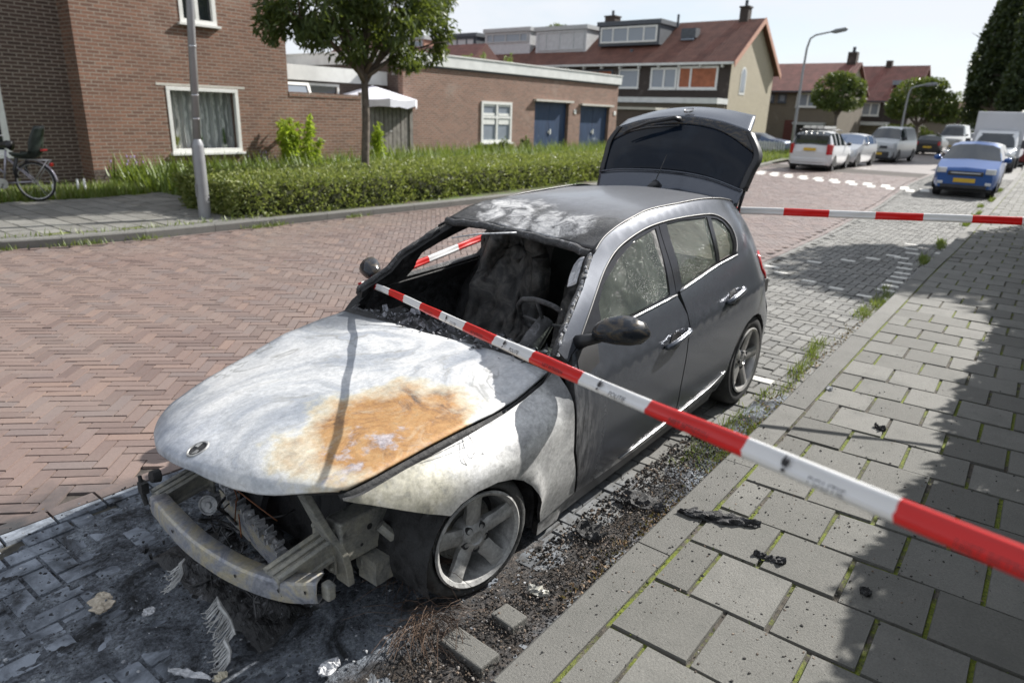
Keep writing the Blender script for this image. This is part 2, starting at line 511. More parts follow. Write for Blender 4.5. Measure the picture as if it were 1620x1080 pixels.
# left hand pavement and planting bed
x = np.arange(4.4, -34, -1.0)
g = G()
for xa in x:
    xb = xa - .994
    ya, yb = float(kl(xa)), float(kl(xb)); w = -.16
    vs = [(xa, ya - .01, -.05), (xb, yb - .01, -.05), (xb, yb, .10), (xa, ya, .10), (xb, yb - .014, .12), (xa, ya - .014, .12), (xb, yb + w, .12), (xa, ya + w, .12), (xb, yb + w, -.05), (xa, ya + w, -.05)]
    g.add(vs, [(0, 3, 2, 1), (3, 5, 4, 2), (5, 7, 6, 4), (7, 9, 8, 6), (0, 9, 7, 5, 3), (1, 2, 4, 6, 8)])
o = g.build("kerb", GM['kerb']); o["kind"] = "structure"
if o.data.polygons[2].normal.z < 0: o.data.flip_normals()
obj("pavement_bed", [(5, -9.4, .108), (5, -12.4, .108), (-4.6, -12.4, .108), (-4.6, -7.8, .108), (0, -8.2, .108)], [(0, 4, 3, 2, 1)], GM['joint'])["kind"] = "structure"
cx, cy = [], []
for i in range(0, 34):
    for j in range(0, 16):
        a = 4.9 - .305 * (i + .5); b = -7.9 - .305 * (j + .5 * (i % 2) + .5)
        if b < float(kl(a)) - .30 and b > -11.95 - .2 * (a > -1) and a > -4.75: cx.append(a); cy.append(b)
bricks("pavement", cx, cy, ST, .305, .305, .12, GM['tileL'], depth=.03, bev=.005, jit=.002, gap=.010)
xl = np.arange(4.6, -4.6, -.205)
bricks("pavement_edge_course", xl, kl(xl) - .225, np.arctan2(kl(xl + .2) - kl(xl - .2), np.full_like(xl, .4)), .205, .10, .12, GM['kerb'], jit=.001)
def mat_soil():
    m = MB("weedy_soil", .95)
    v = m.co()
    m.set("Base Color", m.mix(m.ramp(m.noise(v, 1.8, 5, .65), [(.4, 0.0), (.6, 1.0)]), m.ramp(m.noise(v, 20, 5), [(.3, (.045, .036, .025)), (.7, (.12, .095, .065))]), m.ramp(m.noise(v, 30, 4), [(.3, (.05, .085, .018)), (.7, (.12, .17, .035))])))
    m.bump(m.noise(v, 40, 5), .8, .03)
    return m.m
SOIL = mat_soil()
obj("planting_bed", [(5, -12.0, .10), (5, -26, .10), (-34, -26, .10), (-34, -9.2, .10), (-28, -8.4, .10), (-14.6, -7.9, .10), (-8.4, -7.7, .10), (-4.4, -7.85, .10), (-4.7, -11.3, .10), (-3, -11.95, .10)], [tuple(range(10))[::-1]], SOIL)["kind"] = "structure"
obj("verge", [(-28, -8.45, .112), (-90, -14.2, .112), (-90, -60, .112), (-34, -60, .112), (-34, -26, .111), (-31.9, -14, .112)], [(5, 4, 3, 2, 1, 0)], SOIL)["kind"] = "structure"
for o in [o for o in C.objects if o.name in ("planting_bed", "verge")]:
    if o.data.polygons[0].normal.z < 0: o.data.flip_normals()

# burnt crust under and ahead of the car
def mat_ash():
    m = MB("fire_ash", 0.9)
    v = m.co()
    n = m.noise(v, 4.2, 8, 0.72, 0.7)
    col = m.ramp(n, [(0.30, (0.008, 0.008, 0.009)), (0.41, (0.030, 0.033, 0.038)), (0.49, (0.13, 0.145, 0.17)), (0.60, (0.27, 0.30, 0.34)), (0.76, (0.48, 0.50, 0.52))])
    brown = m.ramp(m.blob(v, (-.25, .95, 0), (1.5, .35, 1), .9, 5), [(0.1, 0), (0.5, .8)])
    col = m.mix(brown, col, m.ramp(m.noise(v, 42, 5, .75), [(0.36, (0.012, 0.010, 0.009)), (0.52, (0.07, 0.055, 0.042)), (0.68, (0.20, 0.15, 0.115))]))
    fine = m.noise(v, 70, 4, 0.75)
    col = m.mix(0.65, col, m.ramp(fine, [(0.35, 0.05), (0.65, 1.0)]), 'OVERLAY')
    col = m.mix(m.ramp(m.noise(v, 16, 9, 0.8), [(0.62, 0.0), (0.72, 0.7)]), col, (0.33, 0.36, 0.40))
    col = m.mix(m.ramp(m.voro(v, 75), [(0.03, 0.8), (0.06, 0)]), col, (0.40, 0.41, 0.42))
    m.set("Base Color", col)
    m.bump(m.noise(v, 55, 9, 0.82), 1.0, 0.03)
    return m.m
ASH = mat_ash()
nx, ny = 330, 270
gx = np.linspace(-3.4, 2.3, nx); gy = np.linspace(-.98, 1.17, ny)
vs = np.zeros((nx * ny, 3)); idx = 0
for a in gx:
    for b in gy:
        p = Vector((a, b, 0))
        n1 = mnoise.fractal(p * 1.5, 1.0, 2.0, 4); n2 = mnoise.fractal(p * 8 + Vector((5, 0, 0)), 1.0, 2.1, 5)
        d = math.hypot((a - .35) / 1.15, (b - .02) / 1.15)
        n3 = mnoise.fractal(p * 30, .8, 2.1, 3)
        h = .030 - .036 * d + .016 * n1 + .012 * n2 + .0045 * n3
        gut = max(0, 1 - abs(b - 1.02) / .22) * (max(0, min(1, (a + 3.4) / .8)) if a < .9 else max(0, 1 - (a - .9) / .7))
        h = max(h, -.02 + .038 * gut + .012 * n2)
        if a < -.9 and b < .70: h = min(h, -.012)
        e = min((a - gx[0]) / .2, (gx[-1] - a) / .2, (b - gy[0]) / .15, 1)
        vs[idx] = (a, b, h if e >= 1 else h * e - .02 * (1 - e)); idx += 1
i, j = np.meshgrid(np.arange(nx - 1), np.arange(ny - 1), indexing='ij')
q = (i * ny + j).ravel()
o = obj("burnt_ash", vs, np.stack([q, q + ny, q + ny + 1, q + 1], 1), ASH, smooth=True); o["kind"] = "stuff"
# ------------------------------------------------------------------ the burnt car
def mat_hood():
    m = MB("burnt_bonnet_metal", 0.62, 0.15)
    v = m.co()
    warp = m.noise(v, 1.3, 3, 0.5, 0.6)
    big = m.noise(v, 1.5, 7, 0.62, 1.5)
    fine = m.noise(v, 45, 4, 0.7)
    base = m.ramp(big, [(0.28, (0.22, 0.245, 0.285)), (0.40, (0.34, 0.36, 0.39)), (0.48, (0.47, 0.48, 0.49)), (0.60, (0.58, 0.58, 0.575)), (0.8, (0.40, 0.415, 0.43))])
    # thin tide lines left by the heat
    fr = m.math('FRACT', m.math('MULTIPLY', m.noise(v, 1.5, 4, 0.55, 1.5), 6.0))
    line = m.math('SUBTRACT', 1.0, m.math('MULTIPLY', m.math('ABSOLUTE', m.math('SUBTRACT', fr, 0.5)), 9.0), True)
    patchy = m.ramp(m.noise(v, 2.6, 3), [(0.42, 0.0), (0.58, 1.0)])
    base = m.mix(m.math('MULTIPLY', m.math('MULTIPLY', line, patchy), 0.85), base, (0.27, 0.27, 0.26))
    base = m.mix(m.ramp(m.noise(v, 6, 7, 0.72, 1.0), [(0.52, 0.0), (0.72, 0.55)]), base, (0.30, 0.315, 0.335))
    # blue grey nose, soot at the far rear corner
    nose = m.ramp(m.blob(v, (0.78, -0.25, 0.55), (0.34, 0.6, 0.3), 0.5, 5), [(0.05, 0.0), (0.55, 0.75)])
    base = m.mix(nose, base, m.ramp(m.noise(v, 9, 5, 0.65), [(0.35, (0.26, 0.29, 0.35)), (0.65, (0.50, 0.52, 0.56))]))
    soot = m.ramp(m.blob(v, (-0.62, -0.72, 0.8), (0.55, 0.42, 0.4), 1.2, 4), [(0.1, 0.0), (0.6, 0.85)])
    base = m.mix(soot, base, (0.10, 0.11, 0.125))
    streak = m.ramp(m.noise(m.mapv(v, (2.2, 9, 4), (0, 0, 0.5)), 1.6, 6, 0.68, 0.8), [(0.56, 0.0), (0.74, 0.6)])
    base = m.mix(streak, base, (0.33, 0.35, 0.37))
    # rust field on the near side
    rb = m.blob(v, (0.21, 0.49, 0.67), (0.45, 0.36, 0.6), 1.25, 3.4)
    rust = m.math('MULTIPLY', m.ramp(rb, [(0.06, 0.0), (0.34, 1.0)]), m.ramp(m.noise(v, 4.5, 7, 0.7, 1.4), [(0.30, 0.55), (0.46, 1.0)]))
    rcol = m.ramp(m.noise(v, 6, 8, 0.72, 1.1), [(0.30, (0.105, 0.070, 0.050)), (0.40, (0.24, 0.130, 0.058)), (0.50, (0.35, 0.190, 0.072)), (0.60, (0.37, 0.225, 0.10)), (0.70, (0.27, 0.215, 0.155)), (0.82, (0.20, 0.20, 0.21))])
    halo = m.ramp(rb, [(0.0, 0.0), (0.13, 0.65), (0.3, 0.65)])
    base = m.mix(halo, base, (0.55, 0.51, 0.36))
    base = m.mix(rust, base, rcol)
    lil = m.ramp(m.blob(v, (0.32, 0.54, 0.66), (0.26, 0.17, 0.3), 4.2, 11), [(0.45, 0.0), (0.9, 0.75)])
    base = m.mix(lil, base, m.ramp(fine, [(0.35, (0.22, 0.22, 0.26)), (0.6, (0.40, 0.395, 0.44))]))
    base = m.mix(0.25, base, m.ramp(fine, [(0.3, 0.2), (0.7, 0.9)]), 'OVERLAY')
    base = m.mix(m.ramp(m.noise(v, 9, 8, 0.72, 1.6), [(0.56, 0.0), (0.74, 0.38)]), base, (0.27, 0.275, 0.28))
    base = m.mix(m.ramp(m.voro(v, 34), [(0.025, 0.6), (0.06, 0.0)]), base, (0.12, 0.115, 0.11))
    m.set("Base Color", base)
    m.set("Roughness", m.ramp(big, [(0.3, 0.42), (0.6, 0.68)]))
    m.bump(m.noise(v, 38, 7, 0.75), 0.4, 0.006)
    return m.m

def mat_fender():
    m = MB("burnt_wing_metal", 0.55, 0.2)
    v = m.co()
    big = m.noise(v, 2.8, 7, 0.64, 1.4)
    fine = m.noise(v, 60, 4, 0.7)
    base = m.ramp(big, [(0.28, (0.22, 0.23, 0.24)), (0.42, (0.42, 0.42, 0.42)), (0.55, (0.58, 0.58, 0.57)), (0.75, (0.46, 0.46, 0.46))])
    tip = m.ramp(m.blob(v, (0.40, 0.74, 0.60), (0.34, 0.4, 0.26), 0.9, 6), [(0.1, 0.0), (0.5, 0.85)])
    tc = m.ramp(m.noise(v, 16, 6, 0.7), [(0.3, (0.20, 0.20, 0.18)), (0.45, (0.38, 0.36, 0.28)), (0.6, (0.47, 0.45, 0.38)), (0.75, (0.56, 0.56, 0.54))])
    base = m.mix(tip, base, tc)
    dark = m.ramp(m.blob(v, (-0.03, 0.86, 0.50), (0.36, 0.3, 0.11), 0.5, 6), [(0.15, 0.0), (0.6, 0.65)])
    base = m.mix(dark, base, (0.20, 0.205, 0.205))
    rear = m.ramp(m.blob(v, (-0.52, 0.84, 0.72), (0.13, 0.3, 0.16), 1.0, 9), [(0.2, 0.0), (0.6, 0.8)])
    base = m.mix(rear, base, (0.13, 0.135, 0.14))
    base = m.mix(m.ramp(m.noise(v, 14, 8, 0.75, 0.8), [(0.54, 0.0), (0.70, 0.6)]), base, (0.17, 0.17, 0.165))
    base = m.mix(0.35, base, m.ramp(fine, [(0.3, 0.2), (0.7, 0.95)]), 'OVERLAY')
    m.set("Base Color", base)
    m.bump(m.noise(v, 70, 5, 0.7), 0.2, 0.003)
    return m.m

def mat_paint():
    m = MB("dark_grey_metallic_paint", 0.24, 0.6)
    v = m.co()
    x, y, z = m.sep(v)
    col = m.ramp(m.noise(v, 400, 2), [(0.4, (0.082, 0.090, 0.108)), (0.6, (0.115, 0.124, 0.146))])
    # dried water marks and dust
    drip = m.noise(m.mapv(v, (14, 14, 1.6)), 1.4, 5, 0.65)
    dust = m.ramp(drip, [(0.55, 0.0), (0.8, 0.10)])
    col = m.mix(dust, col, (0.27, 0.27, 0.265))
    # smoke creeping back from the front edge of the front door
    e = m.math('ADD', x, m.math('MULTIPLY', m.math('SUBTRACT', m.noise(v, 5, 6, 0.65), 0.5), 0.35))
    burn = m.ramp(m.math('ADD', e, 1.0), [(0.16, 0.0), (0.42, 1.0)])
    low = m.ramp(z, [(0.55, 1.0), (0.85, 0.12)])
    burn = m.math('MULTIPLY', burn, low)
    char = m.ramp(m.noise(m.mapv(v, (30, 30, 8)), 1.0, 5, 0.7), [(0.42, (0.03, 0.03, 0.032)), (0.62, (0.20, 0.20, 0.205))])
    col = m.mix(burn, col, char)
    m.set("Base Color", col)
    m.set("Roughness", m.math('ADD', 0.22, m.math('MULTIPLY', burn, 0.35)))
    m.set("Metallic", m.math('SUBTRACT', 0.55, m.math('MULTIPLY', burn, 0.5)))
    m.bump(m.noise(v, 90, 3), 0.03, 0.002)
    return m.m

def mat_roof():
    m = MB("burnt_roof_paint", 0.30, 0.35)
    m.set("Coat Weight", 0.35); m.set("Coat Roughness", 0.12)
    v = m.co()
    x, y, z = m.sep(v)
    paint = m.ramp(m.noise(v, 300, 2), [(0.4, (0.17, 0.175, 0.19)), (0.6, (0.21, 0.215, 0.23))])
    spots = m.ramp(m.voro(v, 28), [(0.04, 0.7), (0.09, 0.0)])
    spots = m.math('MULTIPLY', spots, m.ramp(m.noise(v, 3, 2), [(0.45, 0.0), (0.6, 1.0)]))
    col = m.mix(spots, paint, (0.04, 0.04, 0.045))
    e = m.math('ADD', m.math('ADD', x, m.math('MULTIPLY', y, -0.12)), m.math('MULTIPLY', m.math('SUBTRACT', m.noise(v, 3.2, 6, 0.66), 0.5), 0.65))
    k = m.math('ADD', e, 2.22)                       # 0.6 ... about x = -1.8
    haze = m.ramp(k, [(0.35, 0.0), (0.72, 1.0)])
    col = m.mix(haze, col, (0.075, 0.075, 0.078))
    black = m.ramp(k, [(0.62, 0.0), (0.74, 1.0)])
    col = m.mix(black, col, m.ramp(m.noise(v, 18, 5, 0.7), [(0.35, (0.008, 0.008, 0.008)), (0.65, (0.045, 0.043, 0.042))]))
    wb = m.math('MAXIMUM', m.blob(v, (-1.37, 0.05, 1.28), (0.20, 0.40, 0.4), 1.9, 5.5), m.blob(v, (-1.46, -0.26, 1.3), (0.26, 0.26, 0.4), 1.8, 5.5))
    white = m.ramp(wb, [(0.10, 0.0), (0.38, 0.9)])
    wc = m.ramp(m.noise(v, 9, 6, 0.68, 0.8), [(0.40, (0.05, 0.05, 0.052)), (0.5, (0.32, 0.32, 0.325)), (0.62, (0.58, 0.575, 0.57))])
    col = m.mix(white, col, wc)
    m.set("Base Color", col)
    cover = m.math('MAXIMUM', black, white)
    m.set("Roughness", m.math('ADD', 0.33, m.math('MULTIPLY', m.math('MAXIMUM', haze, cover), 0.4)))
    m.set("Metallic", m.math('SUBTRACT', 0.35, m.math('MULTIPLY', cover, 0.35)))
    m.bump(m.math('MULTIPLY', m.noise(v, 40, 6, 0.7), m.math('ADD', 0.1, cover)), 0.55, 0.012)
    return m.m

def mat_char(name="charred", lo=0.006, hi=0.06, ash=0.0, scale=14, tint=(1, 1, 1.03), bump=0.8):
    m = MB(name, 0.75, 0.0)
    v = m.co()
    n = m.noise(v, scale, 7, 0.7, 0.4)
    c = m.ramp(n, [(0.35, tuple(lo * t for t in tint)), (0.62, tuple(hi * t for t in tint))])
    if ash:
        a = m.ramp(m.noise(v, scale * 0.6, 7, 0.72, 0.8), [(0.55, 0.0), (0.68, ash)])
        c = m.mix(a, c, (0.42, 0.43, 0.46))
    m.set("Base Color", c)
    m.set("Roughness", m.ramp(n, [(0.4, 0.45), (0.6, 0.85)]))
    m.bump(m.noise(v, scale * 3.5, 6, 0.7), bump, 0.012)
    return m.m

def mat_scorched(name, a, b, c, scale=9, metal=0.35):
    m = MB(name, 0.6, metal)
    v = m.co()
    n = m.noise(v, scale, 6, 0.66, 0.9)
    col = m.ramp(n, [(0.28, a), (0.45, b), (0.62, c), (0.8, tuple(q * 0.75 for q in b))])
    m.set("Base Color", m.mix(0.3, col, m.ramp(m.noise(v, 80, 4, 0.7), [(0.3, 0.2), (0.7, 0.9)]), 'OVERLAY'))
    m.bump(m.noise(v, 60, 4, 0.7), 0.3, 0.003)
    return m.m

def mat_carglass():
    """grimy side glass full of water drops"""
    m = MB("wet_sooty_glass", 0.06, 0.0, (0.03, 0.04, 0.035))
    v = m.co()
    x, y, z = m.sep(v)
    vor = m.voro(v, 105)
    drop = m.ramp(vor, [(0.16, 1.0), (0.30, 0.0)])
    where = m.ramp(m.noise(v, 3.5, 4, 0.6), [(0.40, 0.0), (0.58, 1.0)])
    drop = m.math('MULTIPLY', drop, where)
    film = m.ramp(m.noise(m.mapv(v, (5, 5, 2)), 2.0, 5, 0.65), [(0.35, (0.035, 0.04, 0.034)), (0.7, (0.115, 0.125, 0.105))])
    m.set("Base Color", m.mix(m.math('MULTIPLY', drop, 0.55), film, (0.30, 0.33, 0.30)))
    m.set("Roughness", m.math('ADD', 0.05, m.math('MULTIPLY', drop, 0.3)))
    m.set("Specular IOR Level", 0.55)
    m.bump(drop, 0.35, 0.003)
    tr = m.new("BsdfTransparent"); tr.inputs["Color"].default_value = (.84, .90, .84, 1)
    mx = m.new("MixShader"); m.plug(mx.inputs[0], m.ramp(drop, [(0.0, .42), (1.0, .80)]))
    m.nt.links.new(tr.outputs[0], mx.inputs[1]); m.nt.links.new(m.b.outputs[0], mx.inputs[2]); m.nt.links.new(mx.outputs[0], m.nt.nodes["Material Output"].inputs[0])
    return m.m

MT = {}
MT['hood'] = mat_hood(); MT['fender'] = mat_fender(); MT['paint'] = mat_paint(); MT['roof'] = mat_roof()
MT['char'] = mat_char("charred_interior", 0.004, 0.045)
MT['char_ash'] = mat_char("charred_with_ash", 0.008, 0.07, 0.75, 10)
MT['char_seam'] = mat_char("charred_seal", 0.01, 0.09, 0.5, 40)
MT['seat_char'] = mat_scorched("burnt_seat_foam", (0.010, 0.010, 0.010), (0.028, 0.027, 0.026), (0.095, 0.088, 0.080), 9, 0.0)
MT['beam'] = mat_scorched("scorched_steel_beam", (0.10, 0.11, 0.14), (0.30, 0.31, 0.34), (0.46, 0.41, 0.29), 8)
MT['rail'] = mat_scorched("scorched_chassis_steel", (0.07, 0.07, 0.07), (0.28, 0.28, 0.26), (0.44, 0.42, 0.35), 7)
MT['rim'] = mat_scorched("sooty_alloy", (0.13, 0.13, 0.13), (0.31, 0.31, 0.305), (0.48, 0.48, 0.47), 7, 0.4)
MT['carglass'] = mat_carglass()
MT['alloy'] = simple("alloy_wheel_metal", (0.46, 0.45, 0.44), 0.34, 0.7, 0.2, 12)
MT['rubber'] = simple("tyre_rubber", (0.025, 0.025, 0.026), 0.8, 0, 0.35, 18, 0.3, 120)
MT['tyre_burnt'] = mat_char("burnt_tyre_rubber", 0.018, 0.075, 0.12, 20, (1, 1.02, 1.02), 0.5)
MT['black'] = simple("black_plastic", (0.018, 0.018, 0.02), 0.42, 0, 0.2, 20)
MT['frame'] = simple("matt_black_window_frame", (0.016, 0.016, 0.018), 0.12, 0, 0.2, 20, spec=0.3)
MT['chrome'] = simple("polished_trim", (0.45, 0.45, 0.46), 0.3, 1.0, 0.1, 30)
MT['ashfin'] = mat_scorched("ashen_aluminium", (0.16, 0.165, 0.18), (0.38, 0.39, 0.41), (0.62, 0.62, 0.63), 20, 0.3)

_g = MB("tailgate_glass", 0.05, 0.0, (0.012, 0.017, 0.026), 0.22)
_v = _g.co()
_g.set("Base Color", _g.mix(_g.ramp(_g.noise(_v, 5, 5, 0.65), [(0.5, 0.0), (0.8, 0.3)]), (0.006, 0.010, 0.018), (0.03, 0.045, 0.065)))
_g.set("Roughness", _g.ramp(_g.noise(_v, 4, 4), [(0.4, 0.03), (0.7, 0.10)]))
MT['gateglass'] = _g.m
_r = MB("red_lamp_plastic", 0.15, 0.0, (0.42, 0.012, 0.015)); MT['redlamp'] = _r.m

WX = np.array([(-3.5, .60), (-3.4, .69), (-3.2, .785), (-3.0, .84), (-2.7, .874), (-2.4, .875), (-1.6, .868), (-.8, .865), (-.3, .865), (.1, .855), (.35, .81), (.55, .735), (.7, .64), (.8, .55)])
PZ = np.array([(0.05, -.09), (0.2, -.05), (0.3, -.02), (.45, -.006), (.62, 0), (.72, -.004), (.78, -.016), (.86, -.045), (.93, -.085), (1.0, -.122), (1.10, -.195), (1.2, -.280), (1.3, -.350), (1.36, -.40), (1.42, -.47)])
PZd = np.linspace(0.0, 1.5, 61)
PZv = np.interp(PZd, PZ[:, 0], PZ[:, 1]); PZv = np.convolve(np.pad(PZv, 2, 'edge'), np.ones(5) / 5, 'valid')
WXd = np.linspace(-3.6, .9, 61)
WXv = np.interp(WXd, WX[:, 0], WX[:, 1]); WXv = np.convolve(np.pad(WXv, 1, 'edge'), np.ones(3) / 3, 'valid')
def bodyY(x, z):
    zz = z + .06 * (x + 1.5) * min(max(z / .9, 0), 1.2)
    y = float(np.interp(x, WXd, WXv) + np.interp(zz, PZd, PZv))
    if x < -2.55: y -= 0.35 * (x + 2.55) ** 2 * min(max((z - .5) / .4, 0), 1)
    zl = 0.26 - 0.085 * (x + 1.6)                 # the lower crease sweeping up to the rear wheel
    if -2.3 < x < -.6 and z < zl: y -= 0.16 * (zl - z)
    zc = 0.775 - 0.045 * (x + 1.5)                # the crease under the door handles
    y += 0.010 * math.exp(-((z - zc) / 0.035) ** 2) * min(1, max(0, (-x - .5) * 3))
    return y
ZTx = [-.56, -.468, -.334, -.207, .013, .207, .325, .575]
ZTz = [.80, .758, .724, .703, .685, .675, .672, .652]
def fenderY(x, z):
    zt = float(np.interp(x, ZTx, ZTz)); w = float(np.interp(x, WXd, WXv))
    d = min(max((zt - z) / 0.16, 0), 1)
    lo = min(0.0, float(np.interp(z, PZd, PZv))) if z < .62 else 0
    flare = 0.012 * math.exp(-((math.hypot(x + .03, z - .24) - .30) / .03) ** 2)
    return min(w, w + lo + flare - max(w - .738, 0) * (1 - d) ** 2.2)

def far(x, z):
    """the far side has settled a little further back and lower"""
    w = min(max((z - .5) / .4, 0), 1) * min(max((x + 3.2) / .9, 0), 1) * min(max((1.12 - z) / .13, .35), 1)
    return x - .18 * w, z - .02 * w
def pt(s, x, z, off=0.0, fy=bodyY):
    y = fy(x, z) + off
    if s < 0: x, z = far(x, z)
    return (x, s * y, z)
def side(name, outline, mats, parent, left=True, step=0.05, fy=bodyY, off=0.0, thick=0.025, holes=()):
    """a body panel cut from its side outline, pressed onto the body surface; its rim and back are the second material"""
    vs, fs = sheet(outline, holes, step)
    s = 1 if left else -1
    e = .012
    V = []; Nn = []
    for x, z in vs:
        V.append(Vector(pt(s, x, z, off, fy)))
        dx = (fy(x + e, z) - fy(x - e, z)) / (2 * e); dz = (fy(x, z + e) - fy(x, z - e)) / (2 * e)
        Nn.append(Vector((-dx, s * 1.0, -dz)).normalized())
    F = []
    for f in fs:
        a, b, c = (vs[i] for i in f)
        ccw = (b[0] - a[0]) * (c[1] - a[1]) - (b[1] - a[1]) * (c[0] - a[0]) > 0
        F.append(tuple(reversed(f)) if ccw == left else f)
    if not isinstance(mats, (list, tuple)): mats = [mats]
    k = len(V); mi = [0] * len(F)
    if thick:
        m1 = min(1, len(mats) - 1)
        cnt = {}
        for f in F:
            for a, b in zip(f, f[1:] + f[:1]): cnt[(a, b)] = 1
        rim = [(a, b) for (a, b) in cnt if (b, a) not in cnt]
        back = [v - n * thick for v, n in zip(V, Nn)]
        F2 = [tuple(i + k for i in reversed(f)) for f in F]
        V2 = V + back; N2 = Nn + [-n for n in Nn]
        lip = [v - n * min(thick, .006) for v, n in zip(V, Nn)]
        RF = []
        for a, b in rim:
            q = len(V2)
            d = (V[b] - V[a]); rn = d.cross(Nn[a]).normalized()
            V2 += [V[b], V[a], back[a], back[b]]; N2 += [rn] * 4
            RF.append((q, q + 1, q + 2, q + 3))
        F = F + F2 + RF; mi = mi + [m1] * (len(F2) + len(RF)); V = V2; Nn = N2
    o = obj(name, V, F, mats, parent, mi, smooth=True)
    if len(o.data.vertices) == len(Nn): o.data.normals_split_custom_set_from_vertices([tuple(n) for n in Nn])
    return o

CAR = thing("burnt_car", "burnt dark grey hatchback with ash white bonnet, missing windscreen and raised tailgate", "car")
PC = [MT['paint'], MT['char']]
WS = [(-.52, .897), (-.655, .974), (-.888, 1.091), (-1.086, 1.207)]
DITCH = [(-1.22, 1.262), (-1.409, 1.306), (-1.6, 1.336), (-1.778, 1.356), (-2.142, 1.367), (-2.383, 1.371), (-2.6, 1.362), (-2.78, 1.340), (-2.90, 1.318)]
WOUT = [(-.657, .884), (-.787, .962), (-.971, 1.063), (-1.13, 1.142), (-1.311, 1.208), (-1.563, 1.259), (-1.783, 1.282), (-2.053, 1.290), (-2.364, 1.285), (-2.47, 1.27), (-2.54, 1.238), (-2.568, 1.183), (-2.53, 1.11), (-2.455, 1.047)]
BELT = [(-.657, .884), (-.9, .900), (-1.2, .918), (-1.60, .943), (-1.645, .955), (-1.9, .988), (-2.173, 1.022), (-2.455, 1.045)]
RARCH = [(-3.02, .24), (-2.99, .36), (-2.95, .46), (-2.89, .54), (-2.80, .605), (-2.70, .640), (-2.60, .645), (-2.50, .620), (-2.41, .565), (-2.345, .49), (-2.31, .40), (-2.295, .30), (-2.29, .20)]
RDOORR = [(-2.262, .20), (-2.268, .33), (-2.29, .45), (-2.32, .52), (-2.33, .60), (-2.34, .70), (-2.365, .80), (-2.41, .92), (-2.452, 1.04)]
TAIL = [(-3.0, 1.16), (-3.12, .97), (-3.22, .86), (-3.30, .68), (-3.36, .62), (-3.37, .40), (-3.30, .24)]
def shift(L, dx=0, dz=0): return [(x + dx, z + dz) for x, z in L]
def body_panels(left):
    b = side("body_side", [(-.555, .845)] + WS + DITCH + TAIL + RARCH + shift(RDOORR, .006) + list(reversed(shift(WOUT, 0, .004))) + [(-.60, .87)], PC, CAR, left, .045, thick=.05)
    s = 1 if left else -1
    # front wing
    tops = [(x, z) for x, z in zip(reversed(ZTx), reversed(ZTz))][:-1]
    fpoly = tops + [(-.545, .80), (-.527, .649), (-.551, .44), (-.655, .175), (-.50, .145), (-.41, .13), (-.375, .20), (-.345, .28), (-.30, .345), (-.25, .405), (-.19, .455), (-.12, .490), (-.031, .515), (.079, .520), (.159, .500), (.205, .470), (.30, .515), (.42, .575), (.50, .615)]
    f = side("front_wing", fpoly, [MT['fender'], MT['char']], CAR, left, .03, fenderY, thick=.016)
    if not left:
        for v_ in f.data.vertices:
            k_ = max(0, v_.co.x + .5); v_.co.z -= .25 * k_; v_.co.y *= 1 - .20 * k_; v_.co.x -= .12 * k_
    fd = side("front_door", [(-.562, .80), (-.545, .649), (-.568, .44), (-.672, .165), (-1.2, .155), (-1.62, .175), (-1.60, .45), (-1.62, .70), (-1.645, .84), (-1.607, .942)] + list(reversed(BELT[:3])) + [(-.60, .866)], PC, CAR, left, .05, thick=.045)
    rd = side("rear_door", [(-1.648, .953), (-1.655, .84), (-1.632, .70), (-1.612, .45), (-1.632, .176), (-1.9, .185)] + shift(RDOORR, -.002) + [(-2.44, 1.047)] + list(reversed(BELT[5:7])), PC, CAR, left, .05, thick=.045)
    fr = [MT['frame'], MT['char']]
    FG = [(-.872, .918), (-.93, 1.012), (-1.042, 1.079), (-1.265, 1.164), (-1.492, 1.229), (-1.735, 1.263), (-1.55, .955), (-1.2, .930)]
    RG = [(-1.862, 1.276), (-2.05, 1.281), (-2.348, 1.273), (-2.184, 1.037), (-1.9, 1.000), (-1.697, .972)]
    QG = [(-2.388, 1.265), (-2.46, 1.255), (-2.508, 1.232), (-2.53, 1.18), (-2.495, 1.115), (-2.43, 1.060), (-2.223, 1.042)]
    fw = side("window_frame", shift(WOUT[:7], 0, -.004)[:6] + [(-1.775, 1.277), (-1.607, .948)] + list(reversed(BELT[:3])), fr, fd, left, .04, off=-.004, thick=.03, holes=[FG])
    rw = side("window_frame", [(-1.783, 1.278)] + shift(WOUT[7:], 0, -.004) + list(reversed(BELT[4:7])) + [(-1.615, .951)], fr, rd, left, .04, off=-.004, thick=.03, holes=[RG, QG])
    if left:
        side("window", FG, MT['carglass'], fd, left, .06, off=-.012, thick=.004)
        side("window", RG, MT['carglass'], rd, left, .06, off=-.012, thick=.004)
        side("window", QG, MT['carglass'], rd, left, .06, off=-.012, thick=.004)
    else:
        side("window", RG, MT['carglass'], rd, left, .06, off=-.012, thick=.004)
        side("window", QG, MT['carglass'], rd, left, .06, off=-.012, thick=.004)
    # bright strip along the belt and the black seal of the roof edge
    g = G(); g.tube([pt(s, x, z + .004, .004) for x, z in spline(BELT[1:4], 4)], .006, 6)
    g.build("belt_trim", MT['chrome'], fd, True)
    g = G(); g.tube([pt(s, x, z + .004, .004) for x, z in spline(BELT[4:], 4)], .006, 6)
    g.build("belt_trim", MT['chrome'], rd, True)
    g = G(); g.tube([pt(s, x, z + .002, -.004) for x, z in spline(WOUT, 4)], .007, 6)
    g.build("window_seal", MT['black'], CAR, True)
    g = G(); g.tube([pt(s, x, z + .003, .001) for x, z in spline([WS[-1]] + DITCH, 4)], .006, 6)
    g.build("roof_seam", MT['black'], CAR, True)
    # sill
    sp = [(-.40, .125), (-.655, .168), (-1.2, .15), (-1.7, .17), (-2.25, .195), (-2.28, .12), (-1.2, .065), (-.42, .045)]
